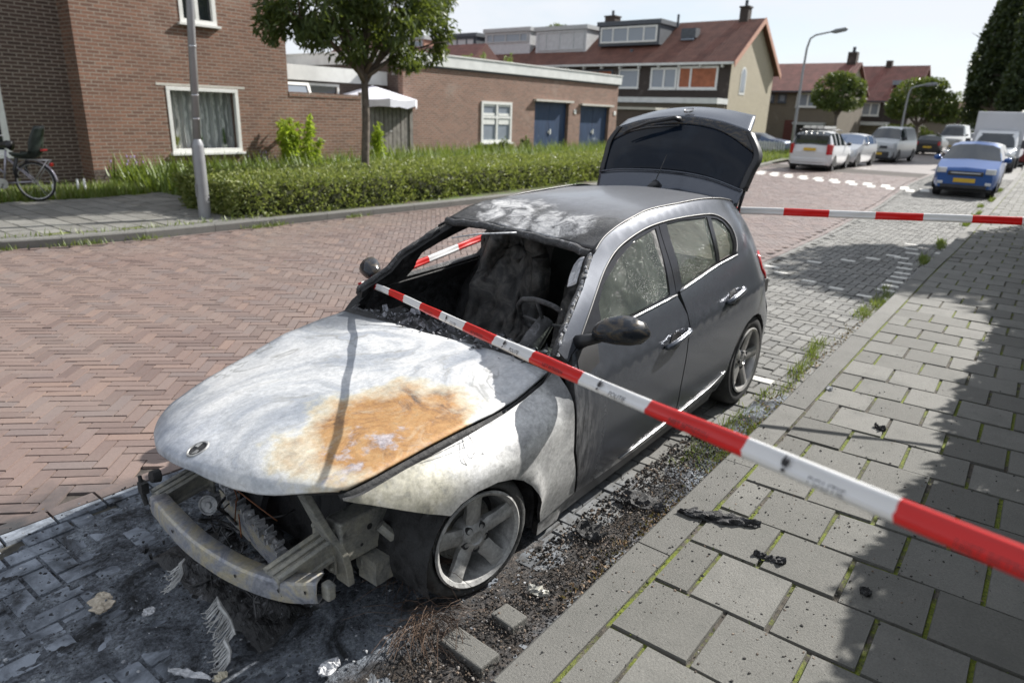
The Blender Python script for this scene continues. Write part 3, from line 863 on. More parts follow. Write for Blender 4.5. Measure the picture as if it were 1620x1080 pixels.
    side("sill", sp, [mat_sill, MT['char']], CAR, left, .05, lambda x, z: bodyY(x, z) - .006, thick=.03)
    if left:
        g = G(); g.tube([(x, bodyY(x, z) + .004, z) for x, z in spline([(-1.05, .20), (-1.6, .245), (-2.05, .30), (-2.25, .352)], 5)], .0045, 6)
        g.build("sill_trim", MT['chrome'], CAR, True)
    # handles: recess, bow
    for (x0, z0), par in (((-1.47, .752), fd), ((-2.25, .842), rd)):
        g = G()
        P = [(x0 + .125, z0 - .022), (x0 + .09, z0 - .004), (x0, z0 + .010), (x0 - .09, z0 + .020), (x0 - .13, z0 + .022)]
        g.tube([(x, s * (bodyY(x, z) + o), z) for (x, z), o in zip(spline(P, 3), np.interp(np.linspace(0, 1, 13), [0, .15, .4, .75, 1], [.004, .030, .040, .036, .010]))], [.012] + [.016] * 11 + [.012], 10)
        g.build("door_handle", MT['paint'], par, True)
        vs, fs = [], []
        n = 20
        vs = [(x0, s * (bodyY(x0, z0) + .0035), z0 - .012)] + [(x0 + .068 * math.cos(2 * math.pi * k / n), s * (bodyY(x0 + .068 * math.cos(2 * math.pi * k / n), z0 - .012 + .048 * math.sin(2 * math.pi * k / n)) + .0035), z0 - .012 + .048 * math.sin(2 * math.pi * k / n)) for k in range(n)]
        fs = [(0, 1 + (k + 1) % n, 1 + k) if left else (0, 1 + k, 1 + (k + 1) % n) for k in range(n)]
        obj("handle_recess", vs, fs, MT['black'], par, smooth=True)
    # door mirror
    g = G(); mx = -.64 if left else -.80
    k = 1 if left else .95
    prof = [(-.53, .90, .96, .03), (-.56, .925, .975, .052), (-.62, .955, .985, .068), (-.70, .985, .985, .070), (-.78, 1.01, .972, .064), (-.85, 1.02, .955, .046), (-.885, 1.02, .945, .02)]
    if left:
        c = [(-.555, .93, 1.000, .015), (-.575, .935, 1.000, .040), (-.62, .95, 1.002, .058), (-.70, .965, .995, .066), (-.79, .975, .975, .062), (-.87, .98, .955, .048), (-.925, .98, .938, .022)]
    vs, fs = [], []
    n = 14
    # housing swept across the car (y), an egg section in x-z
    y0, y1 = .835, 1.045
    secs = [(0.0, .020, .018), (.06, .046, .036), (.2, .062, .055), (.45, .074, .066), (.7, .072, .062), (.88, .056, .047), (1.0, .012, .010)]
    for t, rx, rz_ in secs:
        for q in range(n):
            a = 2 * math.pi * q / n
            cx = (-.70 if left else -.91) - .10 * t; cz = (.965 if left else .905) + .012 * math.sin(t * 3)
            vs.append((cx + rx * (1.25 if math.cos(a) > 0 else .7) * math.cos(a), s * (y0 + (y1 - y0) * t), cz + rz_ * math.sin(a)))
    for i in range(len(secs) - 1):
        for q in range(n):
            a = i * n + q; b = i * n + (q + 1) % n
            fs.append((a, b, b + n, a + n) if left else (a, a + n, b + n, b))
    fs += [tuple(range(n)), tuple(range((len(secs) - 1) * n, len(secs) * n))]
    mo = obj("door_mirror", vs, fs, mat_mirror, CAR, smooth=True)
    xm = -.70 if left else -.91; zm = .965 if left else .905
    g = G(); g.tube([(xm + .03, s * .76, zm - .07), (xm + .02, s * .80, zm - .05), (xm, s * .86, zm - .03)], [.035, .028, .022], 10)
    g.build("mirror_arm", MT['black'], mo, True)
    # wheel housing liner
    for (cx, cz, r) in ((-.03, .235, .325), (-2.64, .31, .345)):
        g = G(); n = 16
        vs = []
        for yy in (.80 if cx > -1 else .83, .42):
            for q in range(n + 1):
                a = math.radians(-20 + 220 * q / n)
                vs.append((cx + r * math.cos(a), s * yy, cz + r * math.sin(a) * (.90 if cx > -1 else .98)))
        g.add(vs, [(q, q + 1, q + n + 2, q + n + 1) for q in range(n)])
        g.add([v for v in vs[n + 1:]], [tuple(range(n + 1))])
        g.build("wheel_housing", MT['char'], CAR, True)
    return fd, rd

m_ = MB("sooty_sill_paint", 0.5, 0.35)
_v = m_.co(); _x = m_.sep(_v)[0]
m_.set("Base Color", m_.mix(m_.ramp(m_.math('ADD', _x, m_.math('ADD', 1.0, m_.noise(_v, 6, 5))), [(0.78, 0.0), (0.98, 1.0)]), (0.10, 0.102, 0.11), m_.ramp(m_.noise(_v, 12, 5, .7), [(0.35, (0.14, 0.14, 0.14)), (0.6, (0.52, 0.52, 0.51))])))
mat_sill = m_.m
m_ = MB("smoke_stained_mirror_shell", 0.22, 0.3)
_v = m_.co()
m_.set("Base Color", m_.mix(m_.ramp(m_.noise(m_.mapv(_v, (1, 1, 2.5)), 14, 5, .7, 1.2), [(0.47, 0.0), (0.6, 1.0)]), (0.022, 0.026, 0.034), (0.075, 0.062, 0.048)))
m_.set("Roughness", m_.ramp(m_.noise(_v, 20, 3), [(0.4, .15), (.6, .4)]))
mat_mirror = m_.m
body_panels(True)
body_panels(False)

# roof
rows = []
for (xl, zl, yl), (xc, zc), (xr, zr, yr) in (
        ((-1.150, 1.210, .520), (-1.262, 1.230), (-1.186, 1.250, -.512)),
        ((-1.409, 1.308, .507), (-1.45, 1.292), (-1.40, 1.318, -.498)),
        ((-1.778, 1.357, .490), (-1.78, 1.362), (-1.72, 1.342, -.50)),
        ((-2.142, 1.368, .507), (-2.15, 1.395), (-2.14, 1.352, -.515)),
        ((-2.55, 1.368, .515), (-2.55, 1.398), (-2.5, 1.355, -.535)),
        ((-2.90, 1.318, .510), (-2.93, 1.352), (-2.90, 1.318, -.55))):
    rows.append([(xl, yl, zl), (xl * .7 + xc * .3, yl * .62, zl * .4 + zc * .6 + .002), (xc, 0.0, zc), (xr * .6 + xc * .4, yr * .58, zr * .45 + zc * .55), (xr, yr, zr)])
rows[0][1] = (-1.224, .32, 1.212); rows[0][3] = (-1.215, -.27, 1.249)
v, f, grid = patch(rows, 40, 32)
v = [(p[0], p[1], p[2] + (0.006 * mnoise.noise(Vector((p[0] * 9, p[1] * 9, 3))) if p[0] > -1.7 else 0)) for p in v]
ro = obj("roof", v, f, [MT['roof'], MT['char']], CAR, smooth=True)
sm = solid(ro, .03, 1.0); sm.material_offset = 1; sm.material_offset_rim = 1
# is the roof normal up?
if ro.data.polygons[0].normal.z < 0:
    ro.data.flip_normals()
sm.offset = -1.0

# windscreen frame: charred ring of seal and paint along roof edge and both pillars
g = G()
top = [Vector(grid[0][j]) for j in range(0, 33, 2)]
g.tube([(p.x + .012 + .008 * mnoise.noise(p * 12), p.y, p.z - .018 + .010 * mnoise.noise(p * 17)) for p in top], [.022 + .006 * mnoise.noise(p * 23) for p in top], 8)
for s in (1, -1):
    P = [pt(s, x + .01, z - .012, -.012) for x, z in spline([(-.53, .885)] + WS[1:], 8)]
    g.tube([(p[0] + .006 * mnoise.noise(Vector(p) * 30), p[1] - s * .012 + .006 * mnoise.noise(Vector(p) * 25), p[2]) for p in P], [.015 + .008 * mnoise.noise(Vector(p) * 20) for p in P], 8)
g.build("windscreen_surround", MT['char_seam'], CAR, True)
g = G()      # pale bubbled bead of melted seal on the near pillar
for k, (x, z) in enumerate(spline([(-.53, .885)] + WS[1:], 26)):
    if random.random() < .62:
        q = Vector((x + .012 + random.uniform(-.006, .006), bodyY(x, z) - .004 + random.uniform(-.008, .004), z - .002 + random.uniform(-.006, .008)))
        r = random.uniform(.003, .007)
        g.box((q.x - r, q.y - r, q.z - r), (q.x + r, q.y + r, q.z + r), rz=random.random(), taper=r * .5)
g.build("seal_residue", MT['ashfin'], CAR)
# flaps of burnt headlining and glass film hanging at the pillar
v, f, _ = patch([[(-1.08, .515, 1.185), (-1.03, .53, 1.14), (-.95, .56, 1.08)], [(-1.09, .48, 1.17), (-1.04, .49, 1.115), (-.965, .525, 1.06)], [(-1.085, .455, 1.135), (-1.035, .465, 1.09), (-.965, .50, 1.05)]], 8, 8)
o = obj("glass_remnant", v, f, MT['ashfin'], CAR, smooth=True); solid(o, .004)
g = G(); g.tube([(-1.21, -.02, 1.222), (-1.10, -.20, 1.205), (-1.02, -.33, 1.175)], [.006, .005, .003], 6)
g.build("hanging_trim_strip", MT['ashfin'], CAR, True)

# bonnet
HB = [
    [(-.560, -.725, .768), (-.585, -.36, .765), (-.600, 0.0, .770), (-.625, .36, .765), (-.560, .690, .772)],
    [(-.19, -.745, .708), (-.22, -.37, .752), (-.25, 0.0, .757), (-.26, .36, .752), (-.270, .690, .706)],
    [(.176, -.745, .605), (.15, -.37, .690), (.12, 0.0, .722), (.10, .36, .722), (.050, .692, .699)],
    [(.40, -.715, .548), (.40, -.36, .648), (.40, 0.0, .687), (.38, .35, .700), (.29, .690, .686)],
    [(.520, -.655, .512), (.585, -.34, .600), (.612, 0.0, .650), (.57, .33, .672), (.44, .690, .676)],
    [(.588, -.590, .470), (.690, -.30, .555), (.725, 0.0, .606), (.665, .34, .640), (.522, .672, .662)],
    [(.590, -.575, .440), (.705, -.28, .520), (.738, .02, .572), (.683, .39, .596), (.548, .648, .650)]]
v, f, hgrid = patch(HB, 48, 40)
v = [(p[0], p[1], p[2] + .007 * mnoise.noise(Vector((p[0] * 4.5, p[1] * 4.5, 2))) + .003 * mnoise.noise(Vector((p[0] * 13, p[1] * 13, 6)))) for p in v]
ho = obj("bonnet", v, f, [MT['hood'], MT['char']], CAR, smooth=True)
if ho.data.polygons[200].normal.z < 0: ho.data.flip_normals()
sm = solid(ho, .012); sm.material_offset = 1; sm.material_offset_rim = 0
# folded inner edge of the bonnet, seen in the gap to the wing
g = G()
ed = [Vector(hgrid[i][40]) for i in range(0, 49, 3)]
for a in ed: pass
vs = [p + Vector((0, .004, -.014)) for p in ed] + [p + Vector((.0, .020, -.036)) for p in ed]
k = len(ed)
g.add(vs, [(i, i + 1, i + 1 + k, i + k) for i in range(k - 1)])
fr = [Vector(hgrid[46][j]) for j in range(0, 41, 4)]
vs = [p + Vector((-.03, 0, -.02)) for p in fr] + [p + Vector((-.09, 0, -.05)) for p in fr]
k = len(fr)
g.add(vs, [(i, i + 1, i + 1 + k, i + k) for i in range(k - 1)])
o = g.build("bonnet_flange", MT['char'], ho, True); solid(o, .006)
# roundel on the nose
ec = Vector(hgrid[38][20]); en = (Vector(hgrid[39][20]) - Vector(hgrid[37][20])).cross(Vector(hgrid[38][21]) - Vector(hgrid[38][19])).normalized()
i0 = min(range(49), key=lambda i: abs(hgrid[i][20][0] - .685))
ec = Vector(hgrid[i0][20]); tx = (Vector(hgrid[min(48, i0 + 1)][20]) - Vector(hgrid[i0 - 1][20])).normalized(); ty = (Vector(hgrid[i0][21]) - Vector(hgrid[i0][19])).normalized()
en = tx.cross(ty).normalized()
if en.dot(Vector((1, 0, 1))) < 0: en = -en
M = Matrix.Translation(ec) @ Matrix((( tx.x, en.x, ty.x, 0), (tx.y, en.y, ty.y, 0), (tx.z, en.z, ty.z, 0), (0, 0, 0, 1)))
g = G()
g.lathe([(.0, .002), (.034, .0025)], 28, M, 0)
g.lathe([(.034, .001), (.036, .005), (.041, .005), (.043, .0005)], 28, M, 1)
g.add([M @ Vector((.006, .005, .004)), M @ Vector((.03, .005, .006)), M @ Vector((.018, .006, .028)), M @ Vector((.004, .005, .020))], [(0, 1, 2, 3)], 1)
g.add([M @ Vector((-.006, .005, -.004)), M @ Vector((-.03, .005, -.008)), M @ Vector((-.02, .006, -.026)), M @ Vector((-.004, .005, -.024))], [(0, 1, 2, 3)], 1)
g.build("bonnet_badge", [MT['char'], MT['rim']], ho, True, 30)

# tailgate, swung up
R0 = [(-2.90, -.576, 1.309), (-2.90, -.36, 1.334), (-2.90, 0, 1.348), (-2.90, .30, 1.334), (-2.90, .545, 1.291)]
R1 = [(-2.97, -.596, 1.438), (-2.97, -.37, 1.470), (-2.97, 0, 1.482), (-2.97, .30, 1.458), (-2.97, .555, 1.392)]
R2 = [(-3.10, -.615, 1.668), (-3.115, -.36, 1.773), (-3.12, -.02, 1.815), (-3.11, .30, 1.775), (-3.10, .582, 1.630)]
R3 = [(-3.14, -.560, 1.772), (-3.15, -.33, 1.833), (-3.155, -.03, 1.862), (-3.15, .24, 1.838), (-3.14, .490, 1.775)]
R4 = [(-3.44, -.650, 1.832), (-3.46, -.39, 1.905), (-3.47, -.13, 1.935), (-3.46, .14, 1.926), (-3.44, .400, 1.886)]
def between(A, B, t): return [tuple(a + (b - a) * t for a, b in zip(p, q)) for p, q in zip(A, B)]
def bulge(A, d): return [(p[0] + d * (1 - (k / 2 - 1) ** 2), p[1], p[2] + d * .5 * (1 - (k / 2 - 1) ** 2)) for k, p in enumerate(A)]
v, f, tg3 = patch([R3, bulge(between(R3, R4, .5), .015), R4], 10, 28)
tgo = obj("tailgate", v, f, [MT['paint'], MT['black']], CAR, smooth=True)
sm = solid(tgo, .05, -1.0)
if tgo.data.polygons[0].normal.x < 0: tgo.data.flip_normals()
sm.material_offset = 0
R2b = [(p[0] - .004, p[1] * .965, p[2] - .004) for p in R2]
v, f, _ = patch([[(p[0], p[1] * .95, p[2] + .004) for p in R1], bulge(between(R1, R2b, .5), .012), R2b], 16, 28)
o = obj("rear_window", v, f, MT['gateglass'], tgo, smooth=True)
if o.data.polygons[0].normal.x < 0: o.data.flip_normals()
solid(o, .012)
def ribbon(name, A, B, mt, par, th=.02):
    v, f, _ = patch([A, between(A, B, .5), B], 4, 28)
    o = obj(name, v, f, mt, par, smooth=True)
    if o.data.polygons[0].normal.x < 0: o.data.flip_normals()
    solid(o, th); return o
ribbon("tailgate_waist_band", [(p[0] + .003, p[1], p[2] + .003) for p in R2b], [(p[0] + .001, p[1], p[2] - .001) for p in R3], mat_mirror, tgo, .05)
ribbon("roof_spoiler", R0, [(p[0] + .004, p[1], p[2]) for p in R1], MT['paint'], tgo, .03)
g = G(); g.tube([(p[0] + .012, p[1], p[2] + .002) for p in [tuple(q) for q in spline(R1, 6)]], .006, 6)
g.build("spoiler_edge", MT['paint'], tgo, True)
for s, j in ((1, 4), (-1, 0)):        # glossy cheeks either side of the glass
    A = [R1[j], between(R1, R2, .5)[j], R2[j], R3[j]]
    B = [(p[0] - .05, p[1] + s * .012, p[2] - .01) for p in A]
    Cc = [(p[0] + .004, p[1] - s * .035, p[2]) for p in A]
    v, f, _ = patch([B, A, Cc], 8, 12)
    o = obj("tailgate_cheek", v, f, MT['black'], tgo, smooth=True); solid(o, .008)
g = G()       # wiper on the glass
piv = Vector((-3.12, -.06, 1.842)); tip = Vector((-3.045, -.42, 1.742))
g.tube([piv + Vector((.0, .02, .0)), piv + Vector((.045, 0, .008)), piv.lerp(tip, .5) + Vector((.05, 0, .02)), tip + Vector((.03, 0, .0))], [.020, .017, .011, .006], 8)
g.tube([Vector((-3.085, -.02, 1.80)), piv.lerp(tip, .55) + Vector((.022, 0, -.012)), tip + Vector((.012, -.03, -.012))], [.006, .009, .005], 6)
g.build("rear_wiper", MT['black'], tgo, True)
g = G()
M = Matrix.Translation((-3.215, -.0, 1.902)) @ Matrix.Rotation(math.radians(62), 4, 'X') @ Matrix.Rotation(0, 4, 'Z')
nrm = Vector((.38, 0, .92)).normalized(); tt = Vector((.92, 0, -.38)).normalized()
M = Matrix.Translation((-3.225, -.02, 1.903)) @ Matrix(((tt.x, nrm.x, 0, 0), (0, 0, 1, 0), (tt.z, nrm.z, 0, 0), (0, 0, 0, 1)))
g.lathe([(0, .006), (.030, .007)], 24, M, 0); g.lathe([(.030, .007), (.033, .012), (.039, .011), (.041, .0)], 24, M, 1)
g.build("tailgate_badge", [MT['alloy'], MT['chrome']], tgo, True, 30)
for s in (1, -1):
    g = G(); g.tube([(-2.96, s * .535, 1.22), (-3.05, s * .55, 1.45)], .011, 8); g.tube([(-3.0, s * .54, 1.32), (-3.10, s * .56, 1.60)], .007, 8)
    g.build("gas_strut", MT['black'], tgo, True)
g = G(); g.tube([(-2.62, .02, 1.392), (-2.72, .02, 1.402), (-2.80, .02, 1.388)], [.012, .034, .012], 10); g.tube([(-2.70, .02, 1.41), (-2.83, .03, 1.60)], .0035, 6)
g.build("roof_antenna", MT['black'], CAR, True)

# tail lamps, rear bumper and lower rear panel
for s in (1, -1):
    vs, fs = sheet([(-2.86, .99), (-2.95, 1.01), (-3.06, .985), (-3.17, .90), (-3.21, .82), (-3.08, .80), (-2.93, .83), (-2.86, .90)], (), .04)
    F = [tuple(reversed(f)) if s > 0 else f for f in fs]
    V = [(x, s * (bodyY(x, z) + .006 + .010 * max(0, 1 - abs(x + 3.02) / .18)), z) for x, z in vs]
    o = obj("tail_lamp", V, F, MT['redlamp'], CAR, smooth=True); solid(o, .02)
    if (o.data.polygons[0].normal.y > 0) != (s > 0): o.data.flip_normals()
net = []
for z, dx, w in ((.26, .10, .78), (.36, .0, .80), (.55, -.02, .80), (.64, .03, .78)):
    net.append([(-3.12 + dx * .3, -w * .96, z), (-3.38 + dx, -w * .80, z), (-3.47 + dx, -w * .45, z), (-3.49 + dx, 0, z), (-3.47 + dx, w * .45, z), (-3.38 + dx, w * .80, z), (-3.12 + dx * .3, w * .96, z)])
v, f, _ = patch(net, 8, 30)
o = obj("rear_bumper", v, f, MT['paint'], CAR, smooth=True); solid(o, .02)
g = G(); g.box((-3.42, -.68, .62), (-3.30, .68, .74)); g.build("boot_sill", MT['black'], CAR, bevel=.02)

# wheels
def wheel(parent, cx, cy, cz, s, steer, R_t, R_r, width, rim, tyre, flat=0.0, phase=0.0):
    """axis along y; s = +1 shows its face to the car's left"""
    e = thing("wheel", None, None, (cx, cy, cz), steer); e.parent = parent
    M = Matrix.Scale(s, 4, (0, 1, 0))
    g = G()
    w = width
    prof = [(R_r + .005, -.020), (R_r + .022, .004), (R_t - .035, .006), (R_t - .012, -.010), (R_t - .002, -.035), (R_t, -w * .5), (R_t - .002, -w + .035), (R_t - .015, -w + .012), (R_t - .06, -w), (R_r, -w + .01)]
    g.lathe(prof, 48, M)
    if flat:
        V = []
        for x, y, z in g.v:
            r = math.hypot(x, z)
            if z < 0:
                lim = -(cz - .002)
                if z < lim:
                    over = lim - z
                    x *= 1 + over * .9; y += s * over * (.9 if y * s > -w * .5 else -.9); z = lim + .006 * mnoise.noise(Vector((x * 20, y * 20, 0)))
            V.append((x, y + .004 * mnoise.noise(Vector((x * 18, y * 18, z * 18))), z))
        g.v = V
    t = g.build("tyre", tyre, e, True)
    g = G()
    R = R_r
    g.lathe([(R + .006, -.002), (R + .012, .010), (R + .004, .016), (R - .010, .006), (R - .016, -.03), (R - .03, -.12), (R - .03, -.17)], 48, M)
    g.lathe([(R - .03, -.12), (R * .30, -.115)], 48, M, 1)
    # hub and five spokes
    g.lathe([(.0, -.012), (.026, -.012), (.030, -.004), (.036, -.006), (.062, -.016), (.072, -.034), (.074, -.08)], 30, M)
    for k in range(5):
        a = math.radians(90 + 72 * k) + phase
        ca, sa = math.cos(a), math.sin(a)
        st = [(.045, .030, -.018, .03), (.085, .036, -.012, .03), (R * .62, .034, -.006, .026), (R * .85, .037, .000, .022), (R - .004, .046, .004, .02)]
        vs, fs = [], []
        for r, hw, h, th in st:
            for dx, hh in ((-hw, h - .012), (-hw * .55, h), (hw * .55, h), (hw, h - .012), (hw * .8, h - th - .012), (-hw * .8, h - th - .012)):
                vs.append(M @ Vector((r * ca - dx * sa, hh, r * sa + dx * ca)))
        for i in range(len(st) - 1):
            for q in range(6):
                fs.append((i * 6 + q, i * 6 + (q + 1) % 6, i * 6 + 6 + (q + 1) % 6, i * 6 + 6 + q))
        g.add(vs, fs)
        b = a + math.radians(36)
        Mb = M @ Matrix.Translation((.052 * math.cos(b), -.008, .052 * math.sin(b)))
        g.lathe([(0, -.006), (.011, -.006), (.013, .0), (.015, -.002), (.015, -.02)], 12, Mb, 1)
    g.build("rim", [rim, MT['char']], e, True, 40)
    g = G(); g.lathe([(.0, -.100), (.135, -.100), (.135, -.118), (0, -.118)], 30, M)
    g.build("brake_disc", MT['rail'], e, True, 40)
    return e
wheel(CAR, .015, .800, .262, 1, math.radians(-11), .268, .195, .165, MT['rim'], MT['tyre_burnt'], 1, math.radians(-3))
wheel(CAR, -2.655, .838, .318, 1, 0, .318, .212, .21, MT['alloy'], MT['rubber'], 0, math.radians(14))
wheel(CAR, .015, -.775, .262, -1, math.radians(-11), .268, .195, .165, MT['rim'], MT['tyre_burnt'], 1)
wheel(CAR, -2.655, -.838, .318, -1, 0, .318, .212, .21, MT['alloy'], MT['rubber'])

# bare front end
BM = [(.655, -.51, .215), (.705, -.42, .27), (.765, -.22, .345), (.800, -.05, .375), (.798, .10, .350), (.772, .26, .322), (.732, .395, .304), (.684, .515, .300), (.630, .62, .318)]
vs, fs = [], []
P = spline(BM, 6)
for i, q in enumerate(P):
    a = Vector(P[max(0, i - 1)]); b = Vector(P[min(len(P) - 1, i + 1)]); d = (b - a).normalized(); nn = Vector((d.y, -d.x, 0)).normalized()
    q = Vector(q)
    for o_, h in ((-.055, .002), (-.004, .001), (.002, -.004), (.006, -.040), (.003, -.072), (-.006, -.076), (-.045, -.074)):
        wob = .0035 * mnoise.noise(q * 14 + Vector((h * 60, 0, 0)))
        vs.append(q + nn * (o_ + wob) + Vector((0, 0, h + wob)))
n = len(P)
for i in range(n - 1):
    for k in range(6):
        fs.append((i * 7 + k, i * 7 + 7 + k, i * 7 + 8 + k, i * 7 + 1 + k))
bo = obj("bumper_beam", vs, fs, MT['beam'], CAR, smooth=True, sharp=22); solid(bo, .004)
g = G()
for t in (8, 20, 33, 41, 46):
    q = Vector(P[t]); nn = Vector((1, q.y * .5, 0)).normalized()
    Mh = Matrix.Translation(q + nn * .0115 + Vector((0, 0, -.028))) @ Matrix.Rotation(math.radians(-90), 4, 'Z')
    g.lathe([(0, .0), (.007, .0)], 10, Mh)
g.build("beam_hole", MT['char'], bo)
g = G(); q = Vector(P[-1]); g.box((q.x - .055, q.y - .012, q.z - .075), (q.x - .02, q.y + .030, q.z - .012)); g.build("beam_end_bracket", MT['rail'], bo, bevel=.008)
for s in (1, -1):        # crash boxes behind the beam
    g = G()
    a = Vector((.47, s * .46, .315)); b = Vector((.70, s * .46, .285))
    if s < 0: a = Vector((.46, -.44, .27)); b = Vector((.68, -.43, .235))
    for o_ in (-.038, .0, .038):
        for z_ in (-.036, .036):
            g.tube([a + Vector((0, o_, z_)), b + Vector((0, o_, z_ * .8))], .013, 6)
    d = (b - a)
    vs = []
    for e_ in (a, b):
        for o_, z_ in ((-.040, .030), (.040, .030), (.040, -.030), (-.040, -.030)): vs.append(e_ + Vector((0, o_, z_)))
    g.add(vs, [(0, 1, 5, 4), (1, 2, 6, 5), (2, 3, 7, 6), (3, 0, 4, 7), (0, 3, 2, 1), (4, 5, 6, 7)])
    g.build("crash_box", MT['rail'], CAR, True, 35)
    # front panel upright with its plate
    g = G()
    y = s * .47
    up = [(.560, s * .455, .590 if s > 0 else .43), (.515, s * .465, .470 if s > 0 else .40), (.480, s * .480, .375), (.455, s * .50, .320), (.440, s * .51, .240), (.435, s * .515, .165)]
    P2 = [Vector(p) for p in spline(up, 4)]
    vs = []
    for i, q in enumerate(P2):
        wd = .026 + .012 * min(1, i / 8)
        for dx, dy in ((-.014, -wd), (.014, -wd), (.016, wd), (-.014, wd)): vs.append(q + Vector((dx, dy, 0)))
    L = len(P2)
    g.add(vs, [(i * 4 + k, i * 4 + (k + 1) % 4, i * 4 + 4 + (k + 1) % 4, i * 4 + 4 + k) for i in range(L - 1) for k in range(4)] + [(3, 2, 1, 0), ((L - 1) * 4, (L - 1) * 4 + 1, (L - 1) * 4 + 2, (L - 1) * 4 + 3)])
    g.box((.455, s * .43 - .06, .20), (.468, s * .43 + .07, .395))
    for dy, dz in ((-.04, .37), (.05, .36), (-.04, .22), (.05, .22)):
        g.lathe([(0, .012), (.010, .012), (.012, 0)], 8, Matrix.Translation((.468, s * .43 + dy, dz)) @ Matrix.Rotation(math.radians(-90), 4, 'Z'))
    g.build("front_panel_upright", MT['rail'], CAR, False, bevel=.004)
    # chassis rail running back
    g = G()
    vs = []
    for x, zt, zb in ((.46, .425, .255), (.2, .425, .245), (-.1, .43, .25), (-.5, .44, .27)):
        for dy, z in ((-.045, zt), (.045, zt), (.045, zb), (-.045, zb)): vs.append((x, s * .49 + dy, z + .004 * mnoise.noise(Vector((x * 9, dy, z * 9)))))
    g.add(vs, [(i * 4 + k, i * 4 + (k + 1) % 4, i * 4 + 4 + (k + 1) % 4, i * 4 + 4 + k) for i in range(3) for k in range(4)] + [(3, 2, 1, 0)])
    rl = g.build("chassis_rail", MT['rail'], CAR, False, bevel=.008)
    g = G()
    for x, z, r in ((.33, .36, .013), (.20, .33, .009), (.37, .30, .007), (.10, .37, .009)):
        g.lathe([(0, 0), (r, 0)], 12, Matrix.Translation((x, s * .5365, z)) @ Matrix.Scale(s, 4, (0, 1, 0)))
    g.build("rail_hole", MT['char'], rl)
    # horn
    hx, hy, hz = (.545, .455, .238) if s > 0 else (.50, -.345, .17)
    g = G(); d = Vector((.55, s * .75, .25)).normalized() if s > 0 else Vector((.8, .5, .25)).normalized()
    Mq = Matrix.Translation((hx, hy, hz)) @ d.to_track_quat('Y', 'Z').to_matrix().to_4x4()
    g.lathe([(0, .014), (.014, .016), (.018, .008), (.034, .008), (.038, .014), (.045, .012), (.046, 0), (.036, -.014), (0, -.016)], 26, Mq)
    g.box((hx - .05, hy - .03, hz - .03), (hx - .02, hy + .01, hz + .03))
    g.build("horn", MT['ashfin'], CAR, True, 40)

g = G()          # radiator slumped between the rails
def slab(g, o, a, b, t, n=1, mi=0):
    o, a, b = Vector(o), Vector(a), Vector(b); k = a.cross(b).normalized() * t
    vs = [o, o + a, o + a + b, o + b, o + k, o + a + k, o + a + b + k, o + b + k]
    g.add(vs, [(0, 3, 2, 1), (4, 5, 6, 7), (0, 1, 5, 4), (1, 2, 6, 5), (2, 3, 7, 6), (3, 0, 4, 7)], mi)
ro_ = Vector((.47, -.235, .285)); ra = Vector((.0, .52, -.145)); rb_ = Vector((-.03, -.02, -.15))
slab(g, ro_, ra, rb_, .028)
for k in range(11):
    q = ro_ + rb_ * (k / 10) + Vector((.032, 0, 0))
    g.tube([q, q + ra], .0045, 5, 1)
rd_ = g.build("radiator", [MT['char'], MT['beam']], CAR)
g = G()
for k in range(44):
    q = ro_ + ra * (k / 43) + Vector((random.uniform(0, .03), 0, random.uniform(.0, .022)))
    g.box((q.x - .020, q.y - .004, q.z - .008), (q.x + .022, q.y + .004, q.z + .008 + random.uniform(0, .012)), rz=random.uniform(-.3, .3))
g.tube([ro_ + Vector((.01, 0, .006)), ro_ + ra * .5 + Vector((.014, 0, .004)), ro_ + ra + Vector((.01, 0, .0))], .014, 6)
g.build("radiator_top_tank", MT['ashfin'], rd_)
g = G(); ro2 = Vector((.38, -.30, .40)); slab(g, ro2, (.02, .26, -.06), (.05, -.02, -.17), .03)
g.build("headlamp_carrier", MT['char_ash'], CAR)
g = G()          # right hand lamp socket and bracket poking up past the bonnet
g.tube([(.70, -.49, .20), (.70, -.515, .26), (.695, -.53, .325)], [.010, .012, .008], 8); g.box((.68, -.53, .25), (.71, -.49, .30)); g.tube([(.62, -.52, .30), (.655, -.52, .305)], [.03, .026], 12)
g.build("lamp_bracket", MT['char'], CAR, True, 40)
g = G()
for k in range(46):
    p = Vector((random.uniform(.30, .70), random.uniform(-.42, .42), random.uniform(.04, .30)))
    q = [p]
    for j in range(3): q.append(q[-1] + Vector((random.gauss(0, .05), random.gauss(0, .07), random.gauss(-.025, .04))))
    q = [Vector((max(.2, min(.74, a.x)), a.y, max(.02, a.z))) for a in q]
    g.tube(spline(q, 4), random.choice((.0022, .003, .0045, .007)), 5)
o = g.build("melted_wiring", MT['char_ash'], CAR, True); o["kind"] = "stuff"
g = G()
for k in range(34):
    x, y = random.uniform(.36, .80), random.uniform(-.45, .50); a = random.uniform(.005, .020)
    M = Matrix.Translation((x, y, .045 + random.random() * .05)) @ Matrix.Rotation(random.uniform(0, 6), 4, Vector((random.random(), random.random(), random.random() + .4)).normalized())
    g.add([M @ Vector((-a, -a * .4, 0)), M @ Vector((a, -a * .5, .004)), M @ Vector((a * .8, a * .4, -.003)), M @ Vector((-a * .7, a * .5, .004))], [(0, 1, 2, 3)])
o = g.build("melted_flakes", MT['char_ash'], CAR); o["kind"] = "stuff"; solid(o, .003)
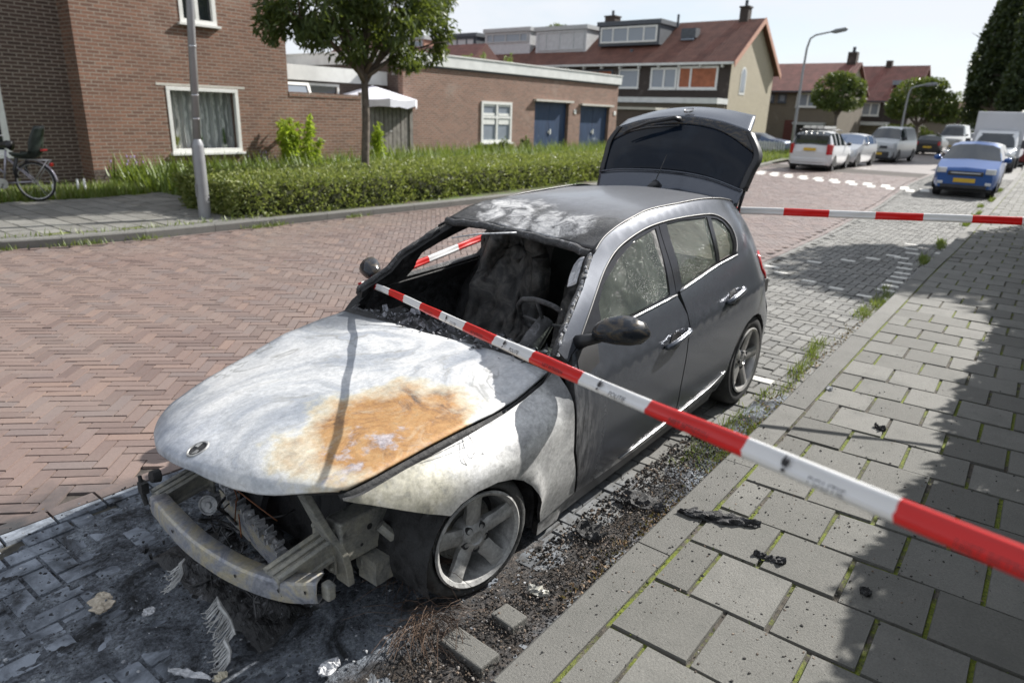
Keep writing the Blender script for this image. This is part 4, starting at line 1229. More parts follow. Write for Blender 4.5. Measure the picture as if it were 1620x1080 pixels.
# engine bay: charred lump seen under the bonnet
def lump(name, lo, hi, amp, sc, mt, par, seed=0, n=18):
    """a charred heap: displaced box"""
    vs, fs = [], []
    nx, ny = n, n
    for i in range(nx + 1):
        for j in range(ny + 1):
            u, w = i / nx, j / ny
            edge = min(u, 1 - u, w, 1 - w)
            h = min(1, edge * 6) ** .5
            p = Vector((lo[0] + (hi[0] - lo[0]) * u, lo[1] + (hi[1] - lo[1]) * w, 0))
            z = lo[2] + (hi[2] - lo[2]) * h * (.75 + amp * mnoise.fractal(p * sc + Vector((seed, 0, 0)), 1.0, 2.1, 5))
            vs.append((p.x, p.y, z))
    w = ny + 1
    fs = [(i * w + j, (i + 1) * w + j, (i + 1) * w + j + 1, i * w + j + 1) for i in range(nx) for j in range(ny)]
    return obj(name, vs, fs, mt, par)
lump("engine_remains", (-.45, -.40, .12), (.36, .42, .58), .45, 6, MT['char'], CAR, 3, 30)
lump("bumper_remains", (.42, -.40, .0), (.76, .44, .050), .40, 16, MT['char_ash'], CAR, 9, 70)
g = G()          # loose wires and stays
for pts in ([(.50, -.16, .40), (.49, -.12, .30), (.50, -.10, .22), (.52, -.06, .14)], [(.49, -.12, .33), (.50, .02, .33), (.47, .14, .28)], [(.52, -.07, .31), (.52, -.10, .20)]):
    g.tube(spline(pts, 5), .0028, 5)
g.build("bare_wire", simple("annealed_copper", (0.28, 0.12, 0.06), .5, .6), CAR, True)
g = G()
for pts in ([(.02, .735, .705), (.04, .80, .665), (.07, .80, .60), (.03, .835, .575), (-.01, .82, .60), (.02, .80, .66)], [(.05, .75, .69), (.10, .80, .64), (.06, .82, .585), (.01, .81, .62)], [(.25, .745, .68), (.10, .77, .695), (.0, .78, .70)]):
    g.tube(spline(pts, 6), .0011, 5)
g.build("loose_wire", MT['char'], CAR, True)
g = G()          # suspension arm and hose between rail and wheel
g.tube(spline([(.30, .56, .36), (.26, .60, .30), (.20, .58, .22), (.12, .60, .20)], 5), .022, 8)
g.tube([(.36, .50, .20), (.15, .56, .17), (.0, .66, .19)], .026, 8)
g.box((.24, .50, .14), (.36, .60, .24)); g.box((.12, .49, .16), (.2, .58, .26))
g.build("suspension_arm", MT['rail'], CAR, True, 40)

# cabin
g = G()
g.box((-2.9, -.74, .12), (-.50, .74, .20)); g.box((-.62, -.72, .2), (-.50, .72, .66)); g.box((-2.75, -.70, .2), (-2.55, .70, .62))
g.build("floor_pan", MT['char'], CAR)
dl = []
nx, ny = 26, 70
vs = []
for i in range(nx + 1):
    for j in range(ny + 1):
        u, w = i / nx, j / ny
        x = -.57 - .40 * u; y = -.71 + 1.42 * w
        p = Vector((x, y, 0))
        z = .748 - .05 * u + .055 * mnoise.fractal(p * 13, .9, 2.2, 6) - (.02 if u < .1 else 0)
        vs.append((x + .02 * mnoise.noise(p * 20), y, z))
w = ny + 1
obj("dashboard_remains", vs, [(i * w + j, i * w + j + 1, (i + 1) * w + j + 1, (i + 1) * w + j) for i in range(nx) for j in range(ny)], MT['char_ash'], CAR)
vs = []          # dash face falling to the floor
for i in range(13):
    for j in range(41):
        u, w_ = i / 12, j / 40
        p = Vector((-.93 - .06 * u, -.70 + 1.40 * w_, .72 - .5 * u))
        d = .04 * mnoise.fractal(p * 8, 1, 2, 4)
        vs.append((p.x + d, p.y, p.z + d * .5))
obj("dashboard_face", vs, [(i * 41 + j, i * 41 + j + 1, (i + 1) * 41 + j + 1, (i + 1) * 41 + j) for i in range(12) for j in range(40)], MT['char'], CAR)
g = G()
for k in range(170):
    x, y = random.uniform(-.90, -.585), random.uniform(-.62, .66)
    z = .765 + .03 * random.random() - (.05 * ((-.6 - x) / .35))
    a = random.uniform(.005, .012) if random.random() < .8 else random.uniform(.015, .032); M = Matrix.Translation((x, y, z)) @ Matrix.Rotation(random.uniform(0, 6), 4, Vector((random.random(), random.random(), random.random())).normalized())
    g.add([M @ Vector((-a, -a * .5, 0)), M @ Vector((a, -a * .6, .003)), M @ Vector((a * .7, a * .6, 0)), M @ Vector((-a * .8, a * .5, -.004))], [(0, 1, 2, 3)])
o = g.build("windscreen_shards", mat_scorched("ash_flakes", (.03, .03, .034), (.09, .09, .10), (.30, .31, .34), 30, .1), CAR); o["kind"] = "stuff"; solid(o, .003)
def seat(y, seed, full=True):
    e = thing("front_seat", None, None, (0, y, 0)); e.parent = CAR
    prof = [(-1.38, .42, .24), (-1.46, .50, .27), (-1.56, .70, .27), (-1.64, .92, .25), (-1.67, 1.02, .20), (-1.69, 1.08, .13), (-1.70, 1.19, .12), (-1.70, 1.235, .07)]
    vs = []
    for i, q in enumerate(spline(prof, 4)):
        for k in range(21):
            t = k / 20 * 2 - 1
            p = Vector((q[0] + .05 * (1 - t * t) * -1 + .04 * abs(t) ** 3, t * q[2], q[1]))
            d = .05 * mnoise.fractal(p * 5 + Vector((seed, 0, 0)), 1, 2, 5) + .035 * mnoise.noise(p * 17)
            vs.append((p.x + d, p.y + d * .4, p.z + d * .5))
    L = len(vs) // 21
    o = obj("backrest", vs, [(i * 21 + k, i * 21 + k + 1, i * 21 + 22 + k, i * 21 + 21 + k) for i in range(L - 1) for k in range(20)], MT['seat_char'], e, smooth=True); solid(o, .11, 0)
    o2 = lump("cushion", (-1.62, -.26, .2), (-1.08, .26, .52), .5, 5, MT['seat_char'], e, seed)
    return e
seat(.36, 2.0); seat(-.36, 7.0)
g = G()
for k in range(2): pass
vs = []
for i in range(11):
    for k in range(31):
        u, t = i / 10, k / 30 * 2 - 1
        p = Vector((-2.30 - .16 * u, t * .62, .50 + .50 * u)); d = .05 * mnoise.fractal(p * 5, 1, 2, 5)
        vs.append((p.x + d, p.y, p.z + d * .4))
obj("rear_seat", vs, [(i * 31 + k, i * 31 + k + 1, i * 31 + 32 + k, i * 31 + 31 + k) for i in range(10) for k in range(30)], MT['char'], CAR, smooth=True)
# steering wheel on its column
cw = Vector((-.985, .37, .845)); ax = Vector((-.80, 0, .60)).normalized()
Mw = Matrix.Translation(cw) @ ax.to_track_quat('Y', 'Z').to_matrix().to_4x4()
g = G()
ring = [Mw @ Vector((.165 * math.cos(a), .012 * mnoise.noise(Vector((math.cos(a) * 2, math.sin(a) * 2, 1))), .165 * math.sin(a))) for a in np.linspace(math.radians(-35), math.radians(215), 30)]
g.tube(ring, .014, 8)
for a in (0, 180, 90): g.tube([Mw @ Vector((0, -.02, 0)), Mw @ Vector((.16 * math.cos(math.radians(a)), 0, .16 * math.sin(math.radians(a))))], .009, 6)
g.tube([cw - ax * -.0, cw + ax * -.12, cw + ax * -.34], [.045, .055, .05], 10)
g.build("steering_wheel", mat_char("scorched_wheel_rim", .02, .10, .35, 18), CAR, True)
# pillars and the burnt far door top
for s in (1, -1):
    g = G()
    P = spline([(-1.60, .30), (-1.62, .70), (-1.60, .95), (-1.72, 1.26)], 4)
    g.tube([pt(s, x, z, -.075) for x, z in P], [.075] * 5 + [.055] * (len(P) - 5), 10)
    g.build("centre_pillar", MT['char'], CAR, True)
g = G()
P = spline([(-.80, .80), (-1.0, .815), (-1.3, .835), (-1.65, .870)], 8)
pts = [(x, -.80, z + .012 * mnoise.fractal(Vector((x * 9, 0, 4)), 1, 2, 4)) for x, z in P]
g.tube(pts, [.032 + .014 * mnoise.noise(Vector((p[0] * 22, 0, 0))) for p in pts], 9)
g.build("burnt_door_top", MT['char_ash'], CAR)
# scuttle between bonnet and windscreen
v, f, _ = patch([[(-.56, -.73, .765), (-.59, 0, .755), (-.57, .69, .735)], [(-.64, -.73, .765), (-.66, 0, .735), (-.64, .72, .755)], [(-.70, -.72, .70), (-.72, 0, .66), (-.70, .72, .70)]], 8, 30)
o = obj("scuttle", v, f, MT['char'], CAR, smooth=True)
# black mirror triangle on the near door
side("mirror_foot", [(-.60, .80), (-.625, .872), (-.70, .885), (-.80, .892), (-.76, .80), (-.66, .775)], MT['black'], CAR, True, .03, off=.006, thick=.01)
# ------------------------------------------------------------------ buildings
def mat_wall(name, c1, c2, mortar, bw=.25, bh=.075, ms=.013, vary=.5, bump=.6):
    m = MB(name, 0.88)
    v = m.co(); x, y, z = m.sep(v)
    u = m.comb(m.math('ADD', x, y), z, 0.0)
    b = m.new("TexBrick"); m.plug(b.inputs["Vector"], u)
    b.inputs["Scale"].default_value = 1.0; b.inputs["Mortar Size"].default_value = ms; b.inputs["Mortar Smooth"].default_value = .15
    b.inputs["Brick Width"].default_value = bw; b.inputs["Row Height"].default_value = bh; b.inputs["Bias"].default_value = -.1
    b.inputs["Color1"].default_value = (*c1, 1); b.inputs["Color2"].default_value = (*c2, 1); b.inputs["Mortar"].default_value = (*mortar, 1)
    # second brick pattern lookup for tone variation
    col = b.outputs["Color"]
    col = m.mix(m.ramp(m.noise(u, 1.1, 5, .6), [(.35, 0), (.7, vary)]), col, tuple(q * .62 for q in c1))
    col = m.mix(.25, col, m.ramp(m.noise(u, 24, 4, .7), [(.3, .2), (.7, .9)]), 'OVERLAY')
    col = m.mix(m.ramp(m.noise(u, .6, 6, .7, .5), [(.58, 0), (.75, .35)]), col, (.42, .38, .33))
    m.set("Base Color", col)
    h = m.math('SUBTRACT', m.math('MULTIPLY', m.noise(u, 38, 3), .35), b.outputs["Fac"])
    m.bump(h, bump, .012)
    return m.m
def mat_tiles(name, c, period=.30):
    m = MB(name, 0.75)
    v = m.co(); x, y, z = m.sep(v)
    w1 = m.math('ABSOLUTE', m.math('SINE', m.math('MULTIPLY', m.math('ADD', y, m.math('MULTIPLY', x, 0.0)), math.pi / .22)))
    w2 = m.math('FRACT', m.math('MULTIPLY', z, 1 / .26))
    n = m.noise(v, 1.6, 5, .65)
    col = m.ramp(n, [(.3, tuple(q * .62 for q in c)), (.7, tuple(q * 1.3 for q in c))])
    col = m.mix(m.math('MULTIPLY', m.math('SUBTRACT', 1.0, w1), .55), col, tuple(q * .35 for q in c))
    col = m.mix(m.ramp(w2, [(0.0, .6), (.14, 0.0)]), col, tuple(q * .3 for q in c))
    m.set("Base Color", col)
    m.bump(m.math('ADD', w1, m.math('MULTIPLY', w2, .5)), .6, .04)
    return m.m
BMAT = {
    'brick': mat_wall("brown_brick", (.235, .118, .078), (.115, .060, .043), (.27, .22, .175), vary=.35, bump=.9),
    'brick_shaded': mat_wall("shaded_brown_brick", (.095, .060, .047), (.062, .040, .032), (.26, .22, .18), vary=.3, bump=.4),  # the brown brick again, darkened for the shade on the recessed wall
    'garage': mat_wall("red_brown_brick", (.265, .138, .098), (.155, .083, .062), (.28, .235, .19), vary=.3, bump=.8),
    'garage_side': mat_wall("dark_shaded_brick", (.10, .068, .055), (.075, .05, .042), (.13, .115, .10), vary=.3),  # garage brick darkened for its shaded side; plinth, extension and shed share it
    'gable': mat_wall("sunlit_olive_brick", (.46, .40, .29), (.40, .35, .25), (.36, .33, .26), vary=.2, bump=.2),  # olive brick lightened for the sun on the gable ends
    'olive': mat_wall("drab_brick", (.175, .145, .105), (.145, .12, .088), (.15, .13, .10), vary=.25, bump=.2),
    'facade': mat_wall("shaded_dark_umber_brick", (.055, .042, .035), (.042, .033, .028), (.05, .04, .035), vary=.2, bump=.2),  # dark umber, deepened for the terrace front standing in shade
    'roof': mat_tiles("red_brown_roof_tile", (.165, .070, .050)),
    'roof2': mat_tiles("red_roof_tile", (.21, .082, .065)),
    'white': simple("white_painted_wood", (.72, .72, .69), .45, 0, .08, 8),
    'fascia': simple("weathered_white_fascia", (.66, .67, .65), .5, 0, .12, 2),
    'grey': simple("grey_painted_wood", (.42, .43, .43), .5, 0, .1, 5),
    'slate': simple("slate_cladding", (.07, .08, .095), .6, 0, .2, 6),
    'palecl': simple("pale_cladding", (.50, .51, .52), .55, 0, .1, 4),
    'orange': simple("orange_curtain", (.34, .12, .06), .8, 0, .25, 3),
    'terra': simple("terracotta_barge_board", (.50, .27, .19), .6, 0, .15, 6),
    'tar': simple("roofing_felt", (.10, .10, .10), .9, 0, .2, 3),
    'lintel': simple("pale_lintel", (.50, .48, .43), .7, 0, .15, 6),
}
_m = MB("window_glass", .04, 0, (.02, .025, .03), .8); BMAT['glass'] = _m.m
_m = MB("pale_window_glass", .08, 0, (.24, .27, .31), .7); BMAT['glasspale'] = _m.m
_m = MB("net_curtain", .8); _v = _m.co(); _x, _y, _z = _m.sep(_v)
_w = _m.math('SINE', _m.math('ADD', _m.math('MULTIPLY', _x, 34.0), _m.math('MULTIPLY', _m.noise(_v, 3), 9.0)))
_m.set("Base Color", _m.ramp(_w, [(.1, (.42, .44, .44)), (.9, (.78, .80, .79))])); BMAT['net'] = _m.m
_m = MB("clear_pane", .02, 0, (.9, .92, .92), .5); _m.set("Transmission Weight", 1.0); _m.set("IOR", 1.05); _m.set("Alpha", .12); BMAT['pane'] = _m.m

def frame_y(parent, x0, x1, z0, z1, y, s=1, w=.07, cols=(), rows=(), mat='white', glass='glass', depth=.08, sill=True, recess=.05, name="window"):
    """window in a wall facing +y at y; x0 < x1"""
    g = G()
    a, b = y - recess, y - recess + depth
    g.box((x0, a, z0), (x1, b, z0 + w)); g.box((x0, a, z1 - w), (x1, b, z1))
    g.box((x0, a, z0 + w), (x0 + w, b - .002, z1 - w)); g.box((x1 - w, a, z0 + w), (x1, b - .002, z1 - w))
    for c in cols: g.box((c - w * .45, a, z0 + w), (c + w * .45, b - .004, z1 - w))
    for r in rows: g.box((x0 + w, a, r - w * .4), (x1 - w, b - .006, r + w * .4))
    f = g.build(name, BMAT[mat], parent)
    p = G(); p.box((x0 + w * .5, a + .01, z0 + w * .5), (x1 - w * .5, a + .022, z1 - w * .5)); p.build("pane", BMAT[glass], f)
    if sill:
        k = G(); k.box((x0 - .06, a, z0 - .055), (x1 + .06, b + .08, z0 - .003)); k.build("sill", BMAT[mat], f)
    return f
def frame_x(parent, y0, y1, z0, z1, x, w=.07, cols=(), rows=(), mat='white', glass='glass', depth=.08, sill=True, recess=.05, name="window"):
    g = G(); a, b = x - recess, x - recess + depth
    g.box((a, y0, z0), (b, y1, z0 + w)); g.box((a, y0, z1 - w), (b, y1, z1))
    g.box((a, y0, z0 + w), (b - .002, y0 + w, z1 - w)); g.box((a, y1 - w, z0 + w), (b - .002, y1, z1 - w))
    for c in cols: g.box((a, c - w * .45, z0 + w), (b - .004, c + w * .45, z1 - w))
    for r in rows: g.box((a, y0 + w, r - w * .4), (b - .006, y1 - w, r + w * .4))
    f = g.build(name, BMAT[mat], parent)
    p = G(); p.box((a + .01, y0 + w * .5, z0 + w * .5), (a + .022, y1 - w * .5, z1 - w * .5)); p.build("pane", BMAT[glass], f)
    if sill:
        k = G(); k.box((a, y0 - .06, z0 - .05), (b + .06, y1 + .06, z0 - .003)); k.build("sill", BMAT[mat], f)
    return f
def wall_y(g, x0, x1, z0, z1, y, th, holes=(), mi=0):
    """wall facing +y with rectangular openings, built from boxes butted end to end"""
    xs = sorted({x0, x1, *[h[0] for h in holes], *[h[1] for h in holes]})
    for a, b in zip(xs, xs[1:]):
        col = sorted([(h[2], h[3]) for h in holes if h[0] < (a + b) / 2 < h[1]])
        z = z0
        for c, d in col:
            if c > z: g.box((a, y - th, z), (b, y, c), mi)
            z = d
        if z < z1: g.box((a, y - th, z), (b, y, z1), mi)

# --- the brown brick corner house on the left
HY = -14.45
house = thing("brick_house", "brown brick house with large white framed window facing the pavement", "house", (-7.1, -18, .1))
def loc(o): return o
HB = (-7.1, -18, .1)
def at0(parent_loc):
    """builders work in world metres; this moves the finished children under an Empty standing at parent_loc"""
    def f(root):
        for ch in root.children:
            ch.matrix_parent_inverse = Matrix.Translation(Vector(parent_loc)).inverted()
    return f
g = G()
wall_y(g, -9.62, -4.58, .0, 7.0, HY, .30, [(-8.15, -6.36, .72, 2.20), (-7.77, -6.88, 3.60, 5.2)])
g.box((-9.62, -24, 0), (-9.32, HY - .30, 7.0)); g.box((-4.88, -15.06, 0), (-4.58, HY - .30, 7.0))
w = g.build("wall", BMAT['brick'], house)
g = G(); g.box((-9.64, HY, .12), (-4.57, HY + .012, .40)); g.build("plinth", BMAT['garage_side'], house)
g = G(); wall_y(g, -4.58, 5.5, .0, 7.0, -15.06, .30, [(-3.30, -1.2, .70, 3.3)]); g.build("wall", BMAT['brick_shaded'], house)
g = G(); g.add([(-9.9, HY + .4, 7.0), (5.5, HY + .4, 7.0), (5.5, -19.5, 10.4), (-9.9, -19.5, 10.4), (-9.9, -24.5, 7.0), (5.5, -24.5, 7.0)], [(0, 1, 2, 3), (3, 2, 5, 4)]); o = g.build("roof", BMAT['roof'], house); solid(o, .15)
# the wall with a single large window: curtain and pot plants live behind the pane
fw = G()
x0, x1, z0, z1 = -8.15, -6.36, .72, 2.20; wd = .085
a, b = HY - .10, HY + .015
for lo, hi in (((x0, a, z0), (x1, b, z0 + wd)), ((x0, a, z1 - wd), (x1, b, z1)), ((x0, a, z0 + wd), (x0 + wd, b - .002, z1 - wd)), ((x1 - wd, a, z0 + wd), (x1, b - .002, z1 - wd))): fw.box(lo, hi)
fwo = fw.build("window", BMAT['white'], house, bevel=.006)
g = G(); g.box((x0 + .03, a + .03, z0 + .03), (x1 - .03, a + .036, z1 - .03)); g.build("pane", BMAT['pane'], fwo)
g = G(); g.box((x0 - .05, a + .02, z0 - .06), (x1 + .05, b + .09, z0 - .004)); g.build("sill", BMAT['white'], fwo, bevel=.006)
vs = []
for i in range(121):
    x = x0 + (x1 - x0) * i / 120
    yy = HY - .36 + .030 * math.sin(i * .9) + .018 * math.sin(i * .37 + 1)
    vs += [(x, yy, z0 + .05), (x, yy, z1)]
obj("net_curtain", vs, [(2 * i, 2 * i + 2, 2 * i + 3, 2 * i + 1) for i in range(120)], BMAT['net'], house, smooth=True)
g = G(); g.box((x0, HY - .95, z0 - .3), (x1, HY - .9, z1 + .3)); g.box((x0 - .2, HY - .9, z0 - .1), (x1 + .2, HY - .30, z0 + .012)); g.build("room_lining", BMAT['slate'], house)
for (px, col, kind, lab) in ((-6.60, (.45, .47, .40), 0, "yellow flowering plant at the near end of the window sill"), (-7.18, (.30, .50, .58), 1, "light blue pot with small plant behind the window lamp post"), (-7.82, (.62, .65, .58), 2, "white pot with spiky plant behind the glass")):
    t = thing("potted_plant", {0: "yellow green pot plant nearest the left end of the big window", 1: "pale blue flower pot in the middle of the big window", 2: "white flower pot with upright leaves at the right end of the big window"}[kind], "pot plant", (px, HY - .24, z0 + .012), group="pot plants on the window sill")
    g = G(); g.lathe([(0, 0), (.055, 0), (.075, .15), (.066, .15), (.06, .12), (0, .12)], 16, Matrix.Rotation(math.radians(90), 4, 'X')); g.build("pot", simple("glazed_pot", col, .3), t, True, 40)
    g = G()
    for k in range(34):
        aa = random.uniform(0, 6.28); h = random.uniform(.15, .42 if kind != 2 else .62); r = random.uniform(.02, .13 if kind != 2 else .08)
        p = Vector((0, 0, .12)); q = Vector((r * math.cos(aa), r * math.sin(aa) * .6, h)); mqq = (p + q) / 2 + Vector((0, 0, .03)); wv = Vector((-math.sin(aa), math.cos(aa), 0)) * .016
        g.add([p, mqq - wv, q, mqq + wv], [(0, 1, 2, 3)])
    g.build("leaves", simple("pot_plant_leaf", (.22, .26, .06) if kind == 0 else (.07, .13, .035), .5), t)
g = G(); g.box((-8.35, HY - .05, 2.215), (-6.15, HY + .006, 2.27)); g.build("lintel", BMAT['lintel'], house)
frame_y(house, -7.77, -6.88, 3.60, 5.2, HY, cols=(-7.30,), w=.09, recess=.10, depth=.115)
frame_y(house, -3.30, -1.2, .70, 3.3, -15.06, w=.11, recess=.08)
g = G(); g.box((-3.5, -15.06, 3.32), (-1.0, -15.05, 3.40)); g.build("lintel", BMAT['lintel'], house)
g = G(); g.tube([(-4.70, -14.96, .1), (-4.70, -14.96, 7.0)], .052, 12)
for z in (.9, 2.6, 4.3, 6): g.lathe([(.060, -.03), (.060, .03)], 12, Matrix.Translation((-4.70, -14.96, z)) @ Matrix.Rotation(math.radians(90), 4, 'X'))
pipe = g.build("drainpipe", simple("galvanised_pipe", (.30, .33, .36), .45, .4), house, True, 40)
at0(HB)(house)

# --- garden wall beside it
gw = thing("garden_wall", "brown brick garden wall joining the house to the wooden gate", "wall", (-11, HY, .1))
g = G(); g.box((-12.05, HY - .22, 0), (-9.62, HY - .002, 2.10)); g.build("wall", BMAT['brick'], gw)
g = G()
for k in range(36):
    xx = -9.63 - .067 * k
    g.box((xx - .063, HY - .235, 2.10), (xx, HY + .012, 2.215))
g.build("coping", BMAT['brick'], gw); at0((-11, HY, .1))(gw)

# --- flat roofed extension behind the wall
ex = thing("house_extension", "flat roofed brick extension with white fascia and tilted open window", "building", (-12.5, -20, .1))
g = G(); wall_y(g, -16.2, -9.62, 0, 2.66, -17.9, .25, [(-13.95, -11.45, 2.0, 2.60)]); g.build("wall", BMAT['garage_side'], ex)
g = G(); g.box((-16.4, -23.5, 2.665), (-9.62, -17.82, 3.12), 0); g.build("fascia", BMAT['fascia'], ex)
f = frame_y(ex, -13.95, -11.45, 1.9, 2.60, -17.9, cols=(-12.75,), w=.08, mat='white', recess=.06)
g = G(); M = Matrix.Translation((-12.05, -17.80, 2.56)) @ Matrix.Rotation(math.radians(24), 4, 'X')
for lo, hi in (((-.58, 0, -.44), (.58, .05, -.36)), ((-.58, 0, -.08), (.58, .05, 0)), ((-.58, 0, -.36), (-.50, .05, -.08)), ((.50, 0, -.36), (.58, .05, -.08))):
    t_ = G(); t_.box(lo, hi); g.add([M @ Vector(v) for v in t_.v], t_.f)
g.add([M @ Vector(v) for v in ((-.5, .02, -.36), (.5, .02, -.36), (.5, .02, -.08), (-.5, .02, -.08))], [(0, 1, 2, 3)], 1)
g.build("open_window_light", [BMAT['white'], BMAT['glasspale']], f)
at0((-12.5, -20, .1))(ex)

# --- garage block
GY = -17.0
ga = thing("garage_block", "long flat roofed red brown brick garage with blue doors and white fascia", "garage", (-23, -20, .1))
gx0, gx1 = -30.9, -16.05
holes = [(-22.2, -20.25, .68, 2.29), (-26.5, -23.85, .0, 2.40), (-30.15, -27.5, .0, 2.32)]
g = G(); wall_y(g, gx0, gx1, 0, 3.40, GY, .25, holes); g.build("wall", BMAT['garage'], ga)
g = G(); g.box((gx1 - .25, -25, 0), (gx1 + .003, GY - .25, 3.395)); g.build("side_wall", BMAT['garage_side'], ga)
g = G(); g.box((gx0, -25, 0), (gx0 + .25, GY - .25, 3.395)); g.build("side_wall", BMAT['garage_side'], ga)
g = G(); g.box((gx0 - .12, -25, 3.405), (gx1 + .12, GY + .10, 3.80)); g.build("fascia", BMAT['fascia'], ga, bevel=.01)
g = G(); g.box((gx0 - .15, -25.03, 3.80), (gx1 + .15, GY + .13, 3.845)); g.build("roof_edge", BMAT['white'], ga)
g = G(); g.box((gx0 - .02, GY - .002, 3.35), (gx1 + .05, GY + .05, 3.402)); g.build("drip_board", BMAT['slate'], ga)
frame_y(ga, -22.2, -20.25, .68, 2.29, GY, cols=(-21.225,), rows=(1.68,), w=.11, glass='glasspale', recess=.03)
g = G()
for cxw in (-21.72, -20.73):
    g.box((cxw - .36, GY - .01, 1.40), (cxw + .36, GY + .02, 1.62)); g.box((cxw - .36, GY - .012, 1.74), (cxw + .36, GY + .015, 1.84)); g.box((cxw - .36, GY - .012, 2.10), (cxw + .36, GY + .015, 2.20))
g.build("window_panel", BMAT['white'], ga)
def mat_bluedoor():
    m = MB("faded_blue_paint", .5)
    v = m.co(); x, y, z = m.sep(v)
    n = m.noise(m.mapv(v, (6, 1, .8)), 2, 5, .6)
    col = m.ramp(n, [(.35, (.010, .026, .068)), (.65, (.020, .050, .115))])
    chalk = m.math('MULTIPLY', m.ramp(m.noise(v, 2.2, 5, .7, .5), [(.60, 0), (.68, .8)]), m.ramp(z, [(.55, .0), (.7, 1.0), (.82, 1.0), (1.0, 0.0)]))
    m.set("Base Color", m.mix(chalk, col, (.50, .55, .58)))
    m.bump(m.math('FRACT', m.math('MULTIPLY', x, 9.0)), .35, .012)
    return m.m
BLUE = mat_bluedoor()
for (dx0, dx1, zt, lab) in ((-26.5, -23.85, 2.40, 0), (-30.15, -27.5, 2.32, 1)):
    g = G(); mid = (dx0 + dx1) / 2
    g.box((dx0 + .02, GY - .20, .1), (mid - .006, GY - .15, zt - .01)); g.box((mid + .006, GY - .20, .1), (dx1 - .02, GY - .15, zt - .01))
    d = g.build("door", BLUE, ga)
    g = G(); g.box((mid - .10, GY - .15, 1.0), (mid - .03, GY - .10, 1.22)); g.box((mid + .03, GY - .15, 1.05), (mid + .07, GY - .12, 1.15)); g.build("handle", BMAT['white'], d)
    g = G(); g.box((dx0 - .18, GY - .1, zt + .002), (dx1 + .10, GY + .16, zt + .09)); g.build("canopy", BMAT['lintel'], ga)
    g = G(); g.box((dx0 - .62, GY + .001, 1.92), (dx0 - .42, GY + .03, 2.12)); g.build("number_plate", BMAT['white'], ga, bevel=.02)
g = G(); g.box((gx0 + .06, GY + .003, 1.9), (gx0 + .02, GY + .02, 2.1)); 
# chalked number on the side wall
def text3d(name, txt, size, M, mat, parent=None, ext=.0, spacing=1.0):
    cu = bpy.data.curves.new(name, 'FONT'); cu.body = txt; cu.size = size; cu.extrude = ext; cu.align_x = 'CENTER'; cu.align_y = 'CENTER'; cu.space_character = spacing; cu.resolution_u = 3
    t = bpy.data.objects.new(name + "_tmp", cu); C.objects.link(t)
    bpy.context.view_layer.update()
    me = bpy.data.meshes.new_from_object(t.evaluated_get(bpy.context.evaluated_depsgraph_get()))
    bpy.data.objects.remove(t); bpy.data.curves.remove(cu)
    me.name = name
    me.transform(M); me.materials.clear(); me.materials.append(mat)
    o = bpy.data.objects.new(name, me); C.objects.link(o)
    if parent is not None: o.parent = parent
    return o
Mx = Matrix.Translation((gx1 + .008, -17.42, 3.14)) @ Matrix(((0, 0, 1, 0), (1, 0, 0, 0), (0, 1, 0, 0), (0, 0, 0, 1)))
text3d("chalked_number", "23", .36, Mx, BMAT['grey'], ga)
g = G(); g.box((gx1 + .004, -18.6, 3.06), (gx1 + .008, -17.75, 3.09)); g.build("chalk_line", BMAT['grey'], ga)
at0((-23, -20, .1))(ga)

# --- plank gate and the white parasol above it
PLANK = simple("weathered_grey_plank", (.20, .185, .165), .85, 0, .35, 5, .5, 30)
gt = thing("plank_gate", "weathered grey plank gate under the white parasol cloth", "gate", (-14.6, -16.4, .1))
for k in range(10):
    xx = -15.72 + .19 * k; zt = 2.02 + .04 * math.sin(k * 2.1) + (.1 if k > 6 else 0)
    g = G(); g.box((xx, -16.42 + .008 * (k % 2), .14), (xx + .165, -16.395 + .008 * (k % 2), zt), taper=.002); g.build("plank", PLANK, gt)
g = G(); g.box((-13.78, -16.5, .1), (-13.62, -16.36, 2.35)); g.build("post", PLANK, gt)
g = G(); g.box((-15.9, -16.5, .1), (-15.76, -16.36, 2.2)); g.build("post", PLANK, gt)
for z in (.45, 1.75):
    g = G(); g.box((-15.76, -16.46, z), (-13.78, -16.425, z + .1)); g.build("rail", PLANK, gt)
g = G(); g.tube([(-14.9, -16.38, 1.15), (-14.9, -16.33, 1.15), (-14.8, -16.33, 1.15)], .012, 6); g.build("latch", BMAT['grey'], gt)
at0((-14.6, -16.4, .1))(gt)
pr = thing("parasol", "white parasol with hanging valance above the plank gate", "parasol", (-15.1, -17.6, .1))
cloth = simple("white_parasol_cloth", (.72, .72, .78), .8, 0, .06, 3)
c0 = Vector((-15.0, -17.4, 2.62)); n = 8
rim = [Vector((-15.0 + 1.5 * math.cos(2 * math.pi * (k + .5) / n), -17.2 + 1.45 * math.sin(2 * math.pi * (k + .5) / n), 2.20)) for k in range(n)]
vs, fs = [c0], []
for k in range(n):
    a, b = rim[k], rim[(k + 1) % n]
    for t in range(7): p = a.lerp(b, t / 6); vs.append(p + Vector((0, 0, .05 * math.sin(math.pi * t / 6))) * -1)
for k in range(n):
    for t in range(6):
        q = 1 + k * 7 + t; fs.append((0, q, q + 1))
L = len(vs)
for v_ in list(vs[1:]): vs.append(v_ + Vector((0, 0, -.24 - .03 * math.sin(v_.x * 9))))
for k in range(n):
    for t in range(6): q = 1 + k * 7 + t; fs.append((q, q + L - 1, q + L, q + 1))
o = obj("canopy", vs, fs, cloth, pr); solid(o, .006)
g = G(); g.tube([(-15.0, -17.4, .1), (-15.0, -17.4, 2.64)], .03, 10); g.build("pole", BMAT['white'], pr, True); at0((-15.1, -17.6, .1))(pr)

